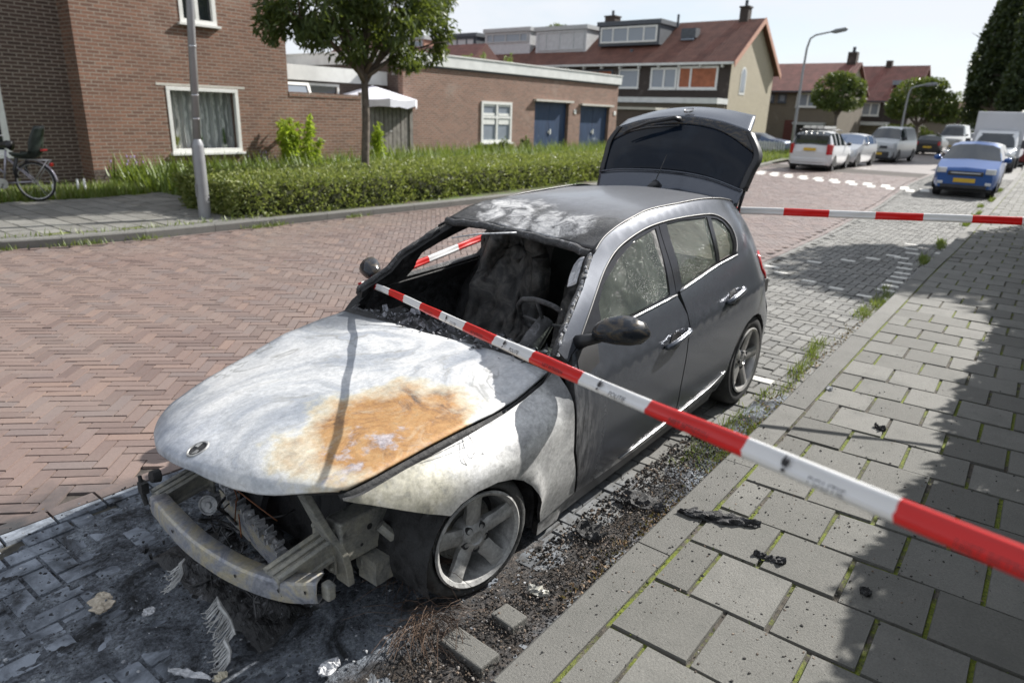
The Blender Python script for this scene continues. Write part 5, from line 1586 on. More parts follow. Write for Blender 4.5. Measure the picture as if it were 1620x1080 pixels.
# --- terrace of houses across the side street
RX = -45.0
tr = thing("terraced_house_row", "dark terraced house row with red tiled roof, dormers and sunlit olive gable", "house row", (-49, -32, .1))
EZ, RZ, YE = 5.55, 8.55, -16.95
g = G(); g.box((RX - 8, -62, 0), (RX, YE - .02, EZ - .15)); g.build("wall", BMAT['facade'], tr)
g = G()
pts = [(RX - .02, 0), (RX - .02, EZ - .1), (RX - 4, RZ - .15), (RX - 8, EZ - .1), (RX - 8, 0)]
g.add([(x, YE - .25, z) for x, z in pts] + [(x, YE, z) for x, z in pts], [(0, 1, 2, 3, 4), (9, 8, 7, 6, 5)] + [(i, (i + 1) % 5, (i + 1) % 5 + 5, i + 5) for i in range(5)])
gab = g.build("gable_wall", BMAT['gable'], tr)
g = G(); g.add([(RX + .45, -62, EZ - .05), (RX + .45, YE + .35, EZ - .05), (RX - 4, YE + .35, RZ), (RX - 4, -62, RZ), (RX - 8.45, -62, EZ - .35), (RX - 8.45, YE + .35, EZ - .35)], [(0, 1, 2, 3), (3, 2, 5, 4)])
rf = g.build("roof", BMAT['roof'], tr); solid(rf, .16)
g = G()
for a, b in (((RX + .47, EZ - .12), (RX - 4, RZ - .06)), ((RX - 4, RZ - .06), (RX - 8.5, EZ - .42))):
    g.add([(a[0], YE + .36, a[1] - .28), (b[0], YE + .36, b[1] - .28), (b[0], YE + .36, b[1] + .1), (a[0], YE + .36, a[1] + .1), (a[0], YE + .42, a[1] - .28), (b[0], YE + .42, b[1] - .28), (b[0], YE + .42, b[1] + .1), (a[0], YE + .42, a[1] + .1)], [(0, 3, 2, 1), (4, 5, 6, 7), (0, 1, 5, 4), (1, 2, 6, 5), (2, 3, 7, 6), (3, 0, 4, 7)])
g.build("barge_board", BMAT['terra'], tr)
g = G(); g.box((RX + .05, -62, EZ - .20), (RX + .50, YE + .3, EZ - .06)); g.build("gutter", BMAT['fascia'], tr)
g = G()
for k in range(28): yb = -17.5 - k * 1.55; g.box((RX + .01, yb - .07, EZ - .38), (RX + .30, yb + .07, EZ - .201))
g.build("eaves_bracket", BMAT['fascia'], tr)["kind"] = "stuff"
frame_x(tr, -22.8, -20.75, 3.80, 5.22, RX, cols=(-21.75,), w=.14, glass='glasspale', recess=.02)
f = frame_x(tr, -20.7, -17.8, 3.80, 5.28, RX, cols=(-19.75,), w=.14, glass='orange', recess=.02)
frame_x(tr, -25.4, -23.72, 3.86, 5.14, RX, w=.10, glass='glasspale', recess=.02)
frame_x(tr, -28.6, -25.9, 4.0, 5.14, RX, cols=(-27.2,), w=.12, mat='slate', glass='orange', recess=.02)
frame_x(tr, -33.5, -31.0, 3.9, 5.14, RX, cols=(-32.2,), w=.12, glass='glasspale', recess=.02)
# arched window on the gable
g = G(); n = 12
arc = [(-47.75 + .0, 3.55)] + [(-47.25 + .5 * math.cos(math.radians(180 - 180 * k / n)), 4.85 + .5 * math.sin(math.radians(180 * k / n))) for k in range(n + 1)] + [(-46.75, 3.55)]
g.add([(x, YE + .02, z) for x, z in arc], [tuple(range(len(arc)))], 0)
g.add([(-47.25 + (x + 47.25) * .72, YE + .03, 4.3 + (z - 4.25) * .84) for x, z in arc], [tuple(range(len(arc)))], 1)
g.build("arched_window", [BMAT['white'], BMAT['glasspale']], tr)
def dormer(y0, y1, z0, z1, face, cols, cladding, rim, glass='glasspale', lower=0.0):
    xf = RX - 1.05
    g = G(); g.box((xf - 3.2, y0, z0), (xf, y1, z1 - .30)); d = g.build("dormer", BMAT[cladding], tr)
    g = G(); g.box((xf - 3.2, y0 - .12, z1 - .298), (xf + .15, y1 + .12, z1)); g.build("dormer_roof", BMAT[rim], d)
    w_ = frame_x(d, y0 + .18, y1 - .18, z0 + .18 + lower, z1 - .38, xf, cols=cols, w=.11, mat=face, glass=glass, recess=.01, sill=False)
dormer(-28.0, -22.95, 6.85, 8.50, 'white', (-26.75, -25.5, -24.2), 'slate', 'slate')
dormer(-33.9, -29.1, 6.50, 8.42, 'palecl', (-32.9, -31.6, -30.3), 'palecl', 'grey', 'palecl')
dormer(-39.3, -34.5, 6.45, 8.50, 'grey', (-38.4, -37.0, -35.5), 'palecl', 'grey', 'glasspale', .75)
dormer(-44.8, -40.3, 6.45, 8.30, 'slate', (-43.6, -42.5, -41.4), 'slate', 'slate', 'palecl', .5)
dormer(-51.5, -46.6, 6.45, 8.30, 'palecl', (-50.2, -48.6), 'terra', 'grey', 'glasspale', .0)
g = G(); g.box((RX - 2.55, -21.7, 7.28), (RX - 1.85, -20.6, 7.9)); sk = g.build("skylight", BMAT['slate'], tr)
M = Matrix.Translation((RX - 2.0, -21.1, 7.48))
g = G(); sl = (RZ - EZ) / 4.4
g.add([(RX - 1.72, -21.65, EZ + .12 + 2.17 * sl), (RX - 1.72, -20.65, EZ + .12 + 2.17 * sl), (RX - 2.45, -20.65, EZ + .12 + 2.90 * sl), (RX - 2.45, -21.65, EZ + .12 + 2.90 * sl)], [(0, 1, 2, 3)]); o = g.build("pane", BMAT['glasspale'], sk); solid(o, .05)
for (x, y, z0, z1, w_) in ((RX - 4, -18.05, 8.3, 9.25, .30), (RX - 5, -29.3, 8.2, 9.35, .45)):
    g = G(); g.box((x - w_, y - w_, z0), (x + w_, y + w_, z1)); g.box((x - w_ - .06, y - w_ - .06, z1), (x + w_ + .06, y + w_ + .06, z1 + .10))
    c_ = g.build("chimney", BMAT['facade'], tr)
    g = G(); g.tube([(x, y, z1 + .1), (x, y, z1 + .5)], .11, 10); g.build("chimney_pot", BMAT['slate'], c_)
g = G(); g.tube([(RX - 3.5, -22.85, 8.1), (RX - 3.5, -22.85, 9.05)], .09, 8); g.build("flue", BMAT['slate'], tr)
g = G(); g.tube([(RX - .9, -25.0, 5.9), (RX - .9, -25.0, 6.55)], .13, 8); g.build("vent_pipe", BMAT['slate'], tr)
g = G(); g.box((RX + .02, -26, 2.86), (RX + 1.8, -16.9, 3.21)); g.build("canopy_fascia", BMAT['fascia'], tr)
g = G(); g.box((RX + .02, -26, 0), (RX + 1.6, -17.0, 2.858)); g.build("ground_floor_bay", BMAT['olive'], tr)
at0((-49, -32, .1))(tr)
sh = thing("brick_shed", "low brick shed with pale roof edge beyond the garage corner", "shed", (-40, -21, .1))
g = G(); g.box((-41.5, -23.5, 0), (-38.0, -18.6, 2.32)); g.build("wall", BMAT['garage_side'], sh)
g = G(); g.box((-41.7, -23.7, 2.322), (-37.85, -18.45, 2.46)); g.build("roof_edge", BMAT['lintel'], sh); at0((-40, -21, .1))(sh)
bh = thing("brick_house", "far brick house glimpsed left of the terrace behind the street tree crown", "house", (-38, -38, .1))
g = G(); g.box((-42, -46, 0), (-36, -33, 4.2)); g.build("wall", BMAT['brick'], bh)
g = G(); g.add([(-35.6, -46, 4.2), (-35.6, -33, 4.2), (-39, -33, 6.6), (-39, -46, 6.6), (-42.4, -46, 4.2), (-42.4, -33, 4.2)], [(0, 1, 2, 3), (3, 2, 5, 4), (0, 3, 4), (1, 5, 2)]); o = g.build("roof", BMAT['roof2'], bh); solid(o, .12); at0((-38, -38, .1))(bh)

# --- olive house and red roofed house down the street
def simple_house(name, lab, loc_, x, y0, y1, ez, rz, depth, wallm, roofm, gable=None):
    t = thing(name, lab, "house", loc_)
    g = G(); g.box((x - depth, y0, 0), (x, y1, ez)); g.build("wall", BMAT[wallm], t)
    g = G(); m_ = x - depth / 2
    g.add([(x, y1 + .003, ez), (x - depth, y1 + .003, ez), (m_, y1 + .003, rz - .1), (x, y1 - .2, ez), (x - depth, y1 - .2, ez), (m_, y1 - .2, rz - .1)], [(0, 1, 2), (5, 4, 3), (0, 2, 5, 3), (2, 1, 4, 5), (1, 0, 3, 4)])
    g.build("gable_wall", BMAT[gable or wallm], t)
    g = G(); g.add([(x + .4, y0 - .3, ez - .15), (x + .4, y1 + .3, ez - .15), (m_, y1 + .3, rz), (m_, y0 - .3, rz), (x - depth - .4, y0 - .3, ez - .15), (x - depth - .4, y1 + .3, ez - .15)], [(0, 1, 2, 3), (3, 2, 5, 4)])
    o = g.build("roof", BMAT[roofm], t); solid(o, .15)
    g = G(); g.box((x + .05, y0, ez - .22), (x + .45, y1 + .28, ez - .10)); g.build("gutter", BMAT['slate'], t)
    return t
oh = simple_house("brick_house", "drab olive brick house with red roof beyond the white estate car", (-64, -18, .1), -60.0, -23.5, -13.9, 4.45, 6.75, 8, 'olive', 'roof2', 'gable')
for (a, b, c, d) in ((-19.8, -19.05, 3.42, 4.16), (-18.72, -18.05, 3.42, 4.16)): frame_x(oh, a, b, c, d, -60.0, w=.13, mat='slate', glass='glasspale', recess=.02)
frame_x(oh, -17.2, -15.35, 3.1, 4.2, -60.0, cols=(-16.3,), w=.12, glass='glasspale', recess=.02)
g = G(); g.box((-60.0, -17.9, .1), (-59.95, -17.0, 2.05)); g.build("door", simple("dark_red_door", (.10, .03, .025), .5), oh)
g = G(); g.box((-60, -17.05, 1.72), (-59.2, -14.6, 1.92)); g.build("awning", BMAT['grey'], oh)
frame_x(oh, -16.9, -14.7, .7, 1.7, -60.0, cols=(-15.8,), w=.1, mat='slate', recess=.02)
g = G(); g.box((-64.35, -14.75, 6.3), (-63.65, -14.05, 7.55)); cc = g.build("chimney", BMAT['facade'], oh)
g = G(); g.tube([(-64, -14.4, 7.55), (-64, -14.4, 7.95)], .13, 8); g.build("chimney_pot", BMAT['slate'], cc)
at0((-64, -18, .1))(oh)
rh = simple_house("brick_house", "dark brown house under a big red tiled roof farther down the street", (-74, -14, .1), -70.0, -16.6, -10.55, 4.05, 7.15, 8, 'facade', 'roof2', 'facade')
frame_x(rh, -14.45, -12.95, 2.66, 3.82, -70.0, cols=(-13.7,), w=.13, glass='glasspale', recess=.02)
g = G(); g.box((-70, -15.2, 1.85), (-68.6, -11.9, 2.15)); g.build("canopy", BMAT['fascia'], rh)
g = G(); g.box((-71.6, -12.5, 5.35), (-71.0, -11.7, 5.75)); g.build("skylight", BMAT['glasspale'], rh)
g = G(); g.box((-74.3, -13.9, 6.9), (-73.7, -13.4, 7.6)); g.build("chimney", BMAT['facade'], rh)
g = G(); g.box((-70, -14.9, .1), (-69.94, -12.2, 1.84)); g.build("garage_door", simple("tan_garage_door", (.30, .26, .19), .6), rh)
at0((-74, -14, .1))(rh)
fh = simple_house("brick_house", "pale far house seen under the dark trees at the end of the street", (-112, -12, .1), -108, -20, -6, 2.9, 5.2, 8, 'olive', 'roof')
frame_x(fh, -10.5, -8.5, 1.6, 2.5, -108, w=.15, glass='glasspale', recess=.02); at0((-112, -12, .1))(fh)
# ------------------------------------------------------------------ vegetation
def leaf_mat(name, cols, trans=.35, rough=.45):
    m = MB(name, rough, 0, cols[0], .4)
    r = m.rnd()
    n = len(cols)
    col = m.ramp(r, [(i / max(1, n - 1), c) for i, c in enumerate(cols)])
    m.set("Base Color", col)
    tr = m.new("BsdfTranslucent"); m.plug(tr.inputs["Color"], m.mix(.35, col, (.35, .42, .04)))
    mx = m.new("MixShader"); mx.inputs[0].default_value = trans
    m.nt.links.new(m.b.outputs[0], mx.inputs[1]); m.nt.links.new(tr.outputs[0], mx.inputs[2])
    m.nt.links.new(mx.outputs[0], m.nt.nodes["Material Output"].inputs[0])
    return m.m
LM = {
    'street': leaf_mat("street_tree_leaf", [(.040, .068, .016), (.055, .085, .020), (.075, .105, .026), (.045, .075, .022)]),
    'hedge': leaf_mat("hedge_leaf", [(.09, .125, .030), (.15, .19, .045), (.22, .25, .075), (.29, .31, .11), (.11, .15, .036)], .35),
    'lime': leaf_mat("lime_green_leaf", [(.22, .32, .020), (.28, .38, .030), (.33, .42, .05)], .6),
    'weed': leaf_mat("weed_leaf", [(.085, .13, .022), (.12, .18, .032), (.16, .21, .05)], .35),
    'pale': leaf_mat("pale_grey_leaf", [(.22, .26, .16), (.30, .33, .22), (.17, .21, .12)], .25),
    'dark': leaf_mat("dark_tree_leaf", [(.022, .040, .016), (.032, .052, .020), (.045, .066, .026)], .2),
    'mid': leaf_mat("far_tree_leaf", [(.045, .075, .018), (.07, .105, .026), (.095, .13, .035)], .3),
    'grass': leaf_mat("grass_blade", [(.085, .14, .020), (.13, .19, .030), (.17, .22, .05), (.20, .21, .09)], .35),
}
BARK = simple("bark", (.115, .095, .075), .9, 0, .4, 9, .8, 40)
def leaf_mesh(P, N, L, W, droop=0.0):
    """diamond leaves: P centres, N outward directions; returns verts, faces"""
    n = len(P)
    d = N + rng.normal(0, .75, (n, 3)); d[:, 2] -= droop
    d /= np.linalg.norm(d, axis=1)[:, None] + 1e-9
    r = rng.normal(0, 1, (n, 3)); s = np.cross(d, r); s /= np.linalg.norm(s, axis=1)[:, None] + 1e-9
    L = L * (.65 + .7 * rng.random(n))[:, None]; W = W * (.7 + .6 * rng.random(n))[:, None]
    up = np.cross(s, d)
    V = np.stack([P - d * L * .5, P + s * W * .5 + up * L * .06, P + d * L * .5 - up * L * .05, P - s * W * .5 + up * L * .06], 1)
    return V.reshape(-1, 3), np.arange(n * 4).reshape(n, 4)
def crown_points(blobs, n, shell=.55, gap=.25, gs=1.3, seed=0):
    w = np.array([b[1][0] * b[1][1] + b[1][1] * b[1][2] for b in blobs]); w /= w.sum()
    P, N = [], []
    k = rng.choice(len(blobs), size=int(n * 1.8), p=w)
    d = rng.normal(0, 1, (len(k), 3)); d /= np.linalg.norm(d, axis=1)[:, None]
    r = shell + (1 - shell) * rng.random(len(k)) ** .6
    C_ = np.array([b[0] for b in blobs])[k]; R_ = np.array([b[1] for b in blobs])[k]
    pts = C_ + d * R_ * r[:, None]
    keep = np.array([mnoise.noise(Vector(p) * gs + Vector((seed, 0, 0))) > -gap for p in pts])
    return pts[keep][:n], d[keep][:n]
def limbs(g, base, top, r0, ends, rt=.03):
    b = Vector(base); t = Vector(top)
    g.tube([b + Vector((0, 0, -.1)), b, b.lerp(t, .3) + Vector((.03, .02, 0)), b.lerp(t, .65) + Vector((-.02, .01, 0)), t], [r0 * 1.35, r0 * 1.12, r0, r0 * .92, r0 * .8], 10)
    for e in ends:
        e = Vector(e); m_ = t.lerp(e, .5) + Vector((random.uniform(-.15, .15), random.uniform(-.15, .15), .12))
        s_ = t - Vector((0, 0, random.uniform(0, .25)))
        g.tube([s_, s_.lerp(m_, .5) + Vector((0, 0, -.02)), m_, m_.lerp(e, .6), e], [r0 * .62, r0 * .5, r0 * .36, r0 * .22, rt * .35], 7)
        for q in range(3):
            a = m_.lerp(e, random.uniform(.1, .7)); c = a + Vector((random.uniform(-1, 1), random.uniform(-1, 1), random.uniform(-.1, .7))) * (e - t).length * .35
            g.tube([a, a.lerp(c, .5) + Vector((0, 0, .04)), c], [r0 * .25, r0 * .16, rt * .2], 5)
def tree(label, pos, fork, r0, blobs, n, L, W, mat, cat="tree", group=None, gap=.25, gs=1.3, droop=.3, shell=.5, name="street_tree"):
    t = thing(name, label, cat, pos, group=group)
    rel = lambda p: (p[0] - pos[0], p[1] - pos[1], p[2] - pos[2])
    g = G(); ends = [tuple(np.array(b[0]) + np.array(b[1]) * rng.uniform(-.2, .5, 3)) for b in blobs]
    limbs(g, (0, 0, 0), rel(fork), r0, [rel(e) for e in ends])
    g.build("trunk", BARK, t, True)
    P, N = crown_points(blobs, n, shell, gap, gs, pos[0])
    V, F = leaf_mesh(P - np.array(pos), N, L, W, droop)
    obj("crown", V, F, mat, t)
    return t
# the street tree in the hedge
bl = [((-8.2, -9.6, 4.6), (1.7, 1.7, 1.4)), ((-7.0, -9.4, 3.65), (1.05, 1.1, .85)), ((-9.4, -9.8, 3.75), (1.0, 1.1, .75)), ((-8.1, -10.4, 3.8), (1.2, .9, .8)), ((-8.3, -8.8, 3.7), (1.15, .9, .8)),
      ((-6.6, -9.6, 4.5), (.85, 1.0, .8)), ((-10.0, -9.7, 4.4), (.85, 1.0, .7)), ((-8.3, -9.6, 6.0), (1.3, 1.4, 1.0)), ((-6.4, -9.7, 3.25), (.5, .7, .4)), ((-10.1, -9.6, 3.55), (.6, .7, .4)), ((-7.6, -9.3, 3.05), (.75, .7, .4)), ((-9.9, -9.5, 3.1), (.45, .5, .35)), ((-8.9, -9.2, 2.85), (.5, .5, .3)), ((-6.1, -9.5, 3.7), (.4, .6, .4)), ((-10.2, -9.6, 4.0), (.45, .5, .4))]
tree("young street tree with slender grey trunk rising from the hedge", (-8.10, -9.6, .1), (-8.16, -9.6, 2.55), .085, bl, 15500, .18, .055, LM['street'], gap=.04, gs=1.7, droop=.7, shell=.3)

def hedge(name, label, xs, front, back, top, n, mat, L=.055, W=.03, core=True):
    x0, x1 = xs
    t = thing(name, label, "hedge", ((x0 + x1) / 2, (front((x0 + x1) / 2) + back((x0 + x1) / 2)) / 2, .1))
    o = np.array([(x0 + x1) / 2, (front((x0 + x1) / 2) + back((x0 + x1) / 2)) / 2, .1])
    if core:
        g = G(); m_ = 40
        for i in range(m_):
            a = x0 + .2 + (x1 - x0 - .4) * i / m_; b = x0 + .2 + (x1 - x0 - .4) * (i + 1) / m_
            f_, k_ = front(a) - .16, back(a) + .16
            h = .1 + (top - .1) * .80
            g.add([(a - o[0], k_ - o[1], 0), (b - o[0], k_ - o[1], 0), (b - o[0], f_ - o[1], 0), (a - o[0], f_ - o[1], 0), (a - o[0], k_ + .1 - o[1], h - .1), (b - o[0], k_ + .1 - o[1], h - .1), (b - o[0], f_ - .1 - o[1], h - .1), (a - o[0], f_ - .1 - o[1], h - .1)], [(0, 1, 5, 4), (3, 7, 6, 2), (4, 5, 6, 7)] + ([(0, 4, 7, 3)] if i == 0 else []) + ([(1, 2, 6, 5)] if i == m_ - 1 else []))
        g.build("blocking_core", simple("dark_hedge_core", (.030, .034, .014), .95, 0, .5, 12), t)  # solid dark core added inside the leaves to block light
    x = x0 + (x1 - x0) * rng.random(n)
    F_ = np.array([front(a) for a in x]); B_ = np.array([back(a) for a in x])
    u = rng.random(n)
    depth = np.abs(F_ - B_).mean(); ht = top - .1
    pf = (ht * 1.2) / (ht * 1.2 + depth)
    isf = u < pf
    v = rng.random(n)
    y = np.where(isf, F_ + rng.normal(-.02, .06, n), B_ + (F_ - B_) * v)
    z = np.where(isf, .10 + ht * v, top + rng.normal(-.02, .05, n))
    wob = np.array([mnoise.noise(Vector((a * 1.6, b * 1.6, c * 2))) for a, b, c in zip(x, y, z)])
    wob2 = np.array([mnoise.noise(Vector((a * 6, b * 6, c * 6))) for a, b, c in zip(x, y, z)])
    y = np.where(isf, y + .10 * wob + .07 * wob2 - .05 * np.maximum(0, z - top + .15) / .15, y)
    z = np.where(isf, z, z + .075 * wob + .06 * wob2)
    edge = np.clip((F_ - y) / .25, 0, 1); z = np.where(isf, z, z - .10 * (1 - edge) ** 2)
    keep = wob2 > -.38
    P = np.stack([x, y, z], 1)[keep] - o
    N = np.where(isf[keep][:, None], np.array([[0, 1.0, .25]]), np.array([[0, .1, 1.0]]))
    for xe, sg in ((x1, 1), (x0, -1)):                     # the two ends
        ne = 3200; yy = front(xe) + (back(xe) - front(xe)) * rng.random(ne); zz = .1 + ht * rng.random(ne) * 1.02
        xx = xe + sg * (.02 + .09 * np.array([mnoise.noise(Vector((b * 3, c * 3, 7))) for b, c in zip(yy, zz)]) + .05 * rng.normal(0, 1, ne))
        P = np.concatenate([P, np.stack([xx, yy, zz], 1) - o]); N = np.concatenate([N, np.tile([[sg * 1.0, 0, .3]], (ne, 1))])
    V, F = leaf_mesh(P, N, L, W)
    obj("foliage", V, F, mat, t)
    return t
hf = lambda x: float(np.interp(-x, [4.2, 4.6, 6, 9, 15.4, 20, 27], [-8.05, -7.93, -7.95, -8.02, -8.42, -8.62, -8.95])) - .02
hb = lambda x: float(np.interp(-x, [4.2, 4.6, 9, 16, 22, 27], [-9.9, -10.25, -10.3, -10.6, -10.9, -11.1]))
hedge("clipped_hedge", "long clipped green hedge along the far kerb behind the grey lamp post", (-27, -4.25), hf, hb, .68, 60000, LM['hedge'], .072, .036)

def grass(name, label, pts_fn, n, h, mat, w=.010, lean=.35):
    """a mass of thin blades"""
    P = np.array([pts_fn() for _ in range(n)])
    a = rng.random(n) * 6.283
    hh = h * (.4 + .9 * rng.random(n))
    d = np.stack([np.cos(a) * lean * hh, np.sin(a) * lean * hh, hh], 1) * (.6 + .6 * rng.random(n))[:, None]
    s = np.stack([-np.sin(a), np.cos(a), np.zeros(n)], 1) * (w * (.6 + .8 * rng.random(n)))[:, None]
    V = np.stack([P - s * .5, P + s * .5, P + d * .6 + s * .4 + np.array([0, 0, .02]) * h, P + d], 1)
    o = obj(name, V.reshape(-1, 3), np.arange(n * 4).reshape(n, 4), mat); o["kind"] = "stuff"
    if label: o["label"] = label
    return o
U = random.uniform
def strip_wall():
    x = U(-4.7, 4.0); y = -11.95 - abs(random.gauss(0, .75)) - .15 * math.sin(x * 2.3)
    return (x, max(y, -14.9), .10)
grass("wall_grass", None, strip_wall, 9000, .20, LM['grass'], .022)
def behind_hedge():
    x = U(-30, -4.8); y = U(-16.8, -10.2) if x < -12 else U(-14.3, -10.2)
    return (x, y, .10)
grass("tall_weeds", None, behind_hedge, 20000, .55, LM['weed'], .040, .5)
def verge_pts():
    x = U(-60, -28.2); y = float(kl(x)) - .2 - U(0, 1) ** 1.3 * 9
    return (x, y, .11)
grass("verge_grass", None, verge_pts, 12000, .22, LM['grass'], .05, .5)
def kerb_tuft(xs):
    c = [(U(*xs), U(-.16, .02)) for _ in range(14)]
    def f():
        a, b = random.choice(c); x = a + random.gauss(0, .10); return (x, float(kr(x)) + b - .05 + random.gauss(0, .03), -.005)
    return f
grass("gutter_weeds", None, kerb_tuft((-3.2, -1.55)), 900, .055, LM['grass'], .006, .7)
grass("gutter_weeds", None, kerb_tuft((-7.5, -3.3)), 900, .075, LM['grass'], .007, .7)
grass("gutter_weeds", None, kerb_tuft((-26, -8)), 1500, .10, LM['grass'], .012, .6)
grass("gutter_weeds", None, lambda: (lambda x: (x, float(kl(x)) + .03 + random.gauss(0, .03), 0))(random.choice([-1.6, -1.9, -2.6, -4.3, -4.6, -.9, -6.2]) + random.gauss(0, .12)), 500, .08, LM['grass'], .012, .6)
def joints():
    i = random.randint(-12, 60); j = random.randint(0, 9)
    if random.random() < .5:
        x = -.43 - .3445 * i + random.gauss(0, .006); y = float(kr(x)) + .17 + U(0, 2.8)
    else:
        x = -.43 - .3445 * (i + U(0, 1)); y = float(kr(x)) + .168 + random.gauss(0, .006) + (.305 * j if i % 2 else .305 * (j + .5)) * (random.random() < .7)
    return (x, y, .092)
grass("joint_weeds", None, joints, 1600, .016, LM['weed'], .006, .7)
grass("pavement_weeds", None, lambda: (lambda x: (x, float(kl(x)) - .22 + random.gauss(0, .05), .11))(U(-4.4, 2)), 400, .09, LM['grass'], .014, .6)

def bush(name, label, cat, pos, stalks, h, rad, n, L, W, mat, droop=.5, group=None):
    t = thing(name, label, cat, pos, group=group)
    g = G(); P, N = [], []
    for k in range(stalks):
        a = U(0, 6.28); r = rad * math.sqrt(random.random()); hh = h * U(.7, 1.0) * (1 - .35 * r / rad)
        b = Vector((r * .5 * math.cos(a), r * .5 * math.sin(a), 0)); e = Vector((r * math.cos(a), r * math.sin(a), hh))
        m_ = b.lerp(e, .5) + Vector((U(-.05, .05), U(-.05, .05), 0))
        g.tube([b, m_, e], [.012, .009, .004], 5)
        for q in range(n // stalks):
            tt = U(.12, 1.02) ** .8; p = b.lerp(m_, tt * 2) if tt < .5 else m_.lerp(e, tt * 2 - 1)
            aa = U(0, 6.28); rr = U(.02, .22) * (1.15 - tt * .7)
            d = Vector((math.cos(aa), math.sin(aa), 0)); p2 = p + d * rr + Vector((0, 0, -.25 * rr))
            P.append(p2); N.append(d)
    g.build("stem", LM['weed'], t)
    V, F = leaf_mesh(np.array([tuple(p) for p in P]), np.array([tuple(p) for p in N]), L, W, droop)
    obj("foliage", V, F, mat, t); return t
bush("wild_shrub", "tall lime green shrub glowing against the brick wall", "shrub", (-9.3, -13.75, .1), 15, 2.0, .66, 1700, .18, .055, LM['lime'])
bush("wild_shrub", "narrow lime green sapling beside the street tree trunk", "shrub", (-12.15, -14.0, .1), 6, 1.75, .30, 520, .17, .05, LM['lime'])
bush("low_shrub", "low pale grey green shrub between the two lime shrubs", "shrub", (-10.9, -13.8, .1), 12, .62, .62, 800, .10, .045, LM['pale'], .1)
bush("low_shrub", "dark green bush growing below the garage window", "shrub", (-21.0, -16.4, .1), 9, .95, .45, 520, .12, .06, LM['mid'])
bush("low_shrub", "rounded green weed bush left of the garage window", "shrub", (-19.2, -15.8, .1), 12, .75, .75, 800, .13, .06, LM['weed'])
bush("low_shrub", "dark leafy plant against the garage wall right of its window", "shrub", (-22.9, -16.6, .1), 7, 1.05, .28, 420, .12, .07, LM['mid'])
bush("low_shrub", "broad leafy weed at the foot of the brown house", "shrub", (-5.7, -13.9, .1), 12, .50, .80, 700, .16, .08, LM['weed'])
for k, (x, y) in enumerate(((-4.55, -12.9), (-4.75, -13.3), (-7.2, -13.9), (-7.6, -13.9))):
    pass
t = thing("flower_clump", "clump of small violet flowers growing at the house corner", "flowers", (-4.9, -13.4, .1))
g = G(); h_ = G()
for k in range(9):
    a, b, hh = U(-.3, .3), U(-.3, .3), U(.35, .65); g.tube([(a, b, 0), (a + U(-.05, .05), b, hh)], .005, 4)
    h_.lathe([(0, 0), (.018, .012), (.015, .04), (0, .06)], 6, Matrix.Translation((a, b, hh)) @ Matrix.Rotation(math.radians(90), 4, 'X'))
g.build("stem", LM['weed'], t); h_.build("petals", simple("violet_petals", (.30, .22, .42), .7), t)["kind"] = "stuff"
t2 = copy_tree(t); t2.location = (-8.3, -13.75, .1); t2["label"] = "clump of small violet flowers below the right end of the big window"
for o in (t, t2): o["group"] = "violet flowers along the house"

# trees down the street
tree("round headed young tree on the verge beyond the white estate car", (-45, -9.95, .1), (-45, -9.95, 2.4), .11, [((-45, -10.3, 3.7), (1.5, 1.25, 1.15)), ((-45, -9.4, 3.35), (1.2, .95, .8)), ((-45, -10.0, 4.35), (1.0, .85, .6)), ((-45, -10.9, 3.3), (.9, .7, .6)), ((-45, -9.1, 3.9), (.8, .6, .6))], 5200, .20, .09, LM['mid'], gap=.18)
tree("broad dark street tree behind the leaning lamp post and the grey van", (-60, -8.0, .1), (-60, -8, 2.0), .18, [((-60, -8.3, 3.9), (2.0, 1.9, 1.5)), ((-60, -6.9, 3.4), (1.7, 1.3, 1.2)), ((-60, -9.4, 3.2), (1.5, 1.1, .9)), ((-60, -7.6, 4.6), (1.4, 1.2, .8)), ((-60, -6.4, 2.9), (1.2, .9, .8))], 6500, .26, .13, LM['mid'], gap=.15)
tree("smaller airy tree right of the broad dark street tree", (-74, -7.2, .1), (-74, -7.2, 2.4), .15, [((-74, -7.0, 3.7), (1.6, 1.5, 1.4)), ((-74, -5.9, 3.3), (1.4, 1.1, 1.0)), ((-74, -7.8, 3.2), (1.3, 1.0, .9))], 2600, .26, .12, LM['mid'], gap=.05)
tree("low dark tree closing the far end of the street", (-92, -6.4, .1), (-92, -6.4, 1.8), .16, [((-92, -6.2, 3.0), (2.2, 2.2, 1.5)), ((-92, -8.2, 2.6), (2, 1.6, 1.1))], 2600, .3, .16, LM['dark'], gap=.1)
tree("towering dark tree at the right edge behind the box truck", (-62, -3.3, .1), (-62, -3.3, 3), .35, [((-62, -3.2, 8.0), (2.6, 2.1, 3.2)), ((-62, -4.3, 5.2), (2.1, 1.4, 1.9)), ((-62, -2.4, 5.6), (2.3, 1.6, 2.4)), ((-62, -2.6, 11.2), (2.0, 1.7, 2.5)), ((-62, -3.9, 9.6), (1.4, 1.2, 1.6)), ((-62, -3.6, 13.6), (1.2, 1.1, 1.8)), ((-62, -4.9, 4.3), (1.2, .8, 1.0)), ((-62, -5.0, 6.3), (1.1, .8, 1.6)), ((-62, -4.6, 8.0), (1.1, .9, 1.6)), ((-62, -4.9, 3.0), (1.0, .7, .9))], 24000, .32, .15, LM['dark'], gap=.42, gs=.9, shell=.4, name="tall_tree")
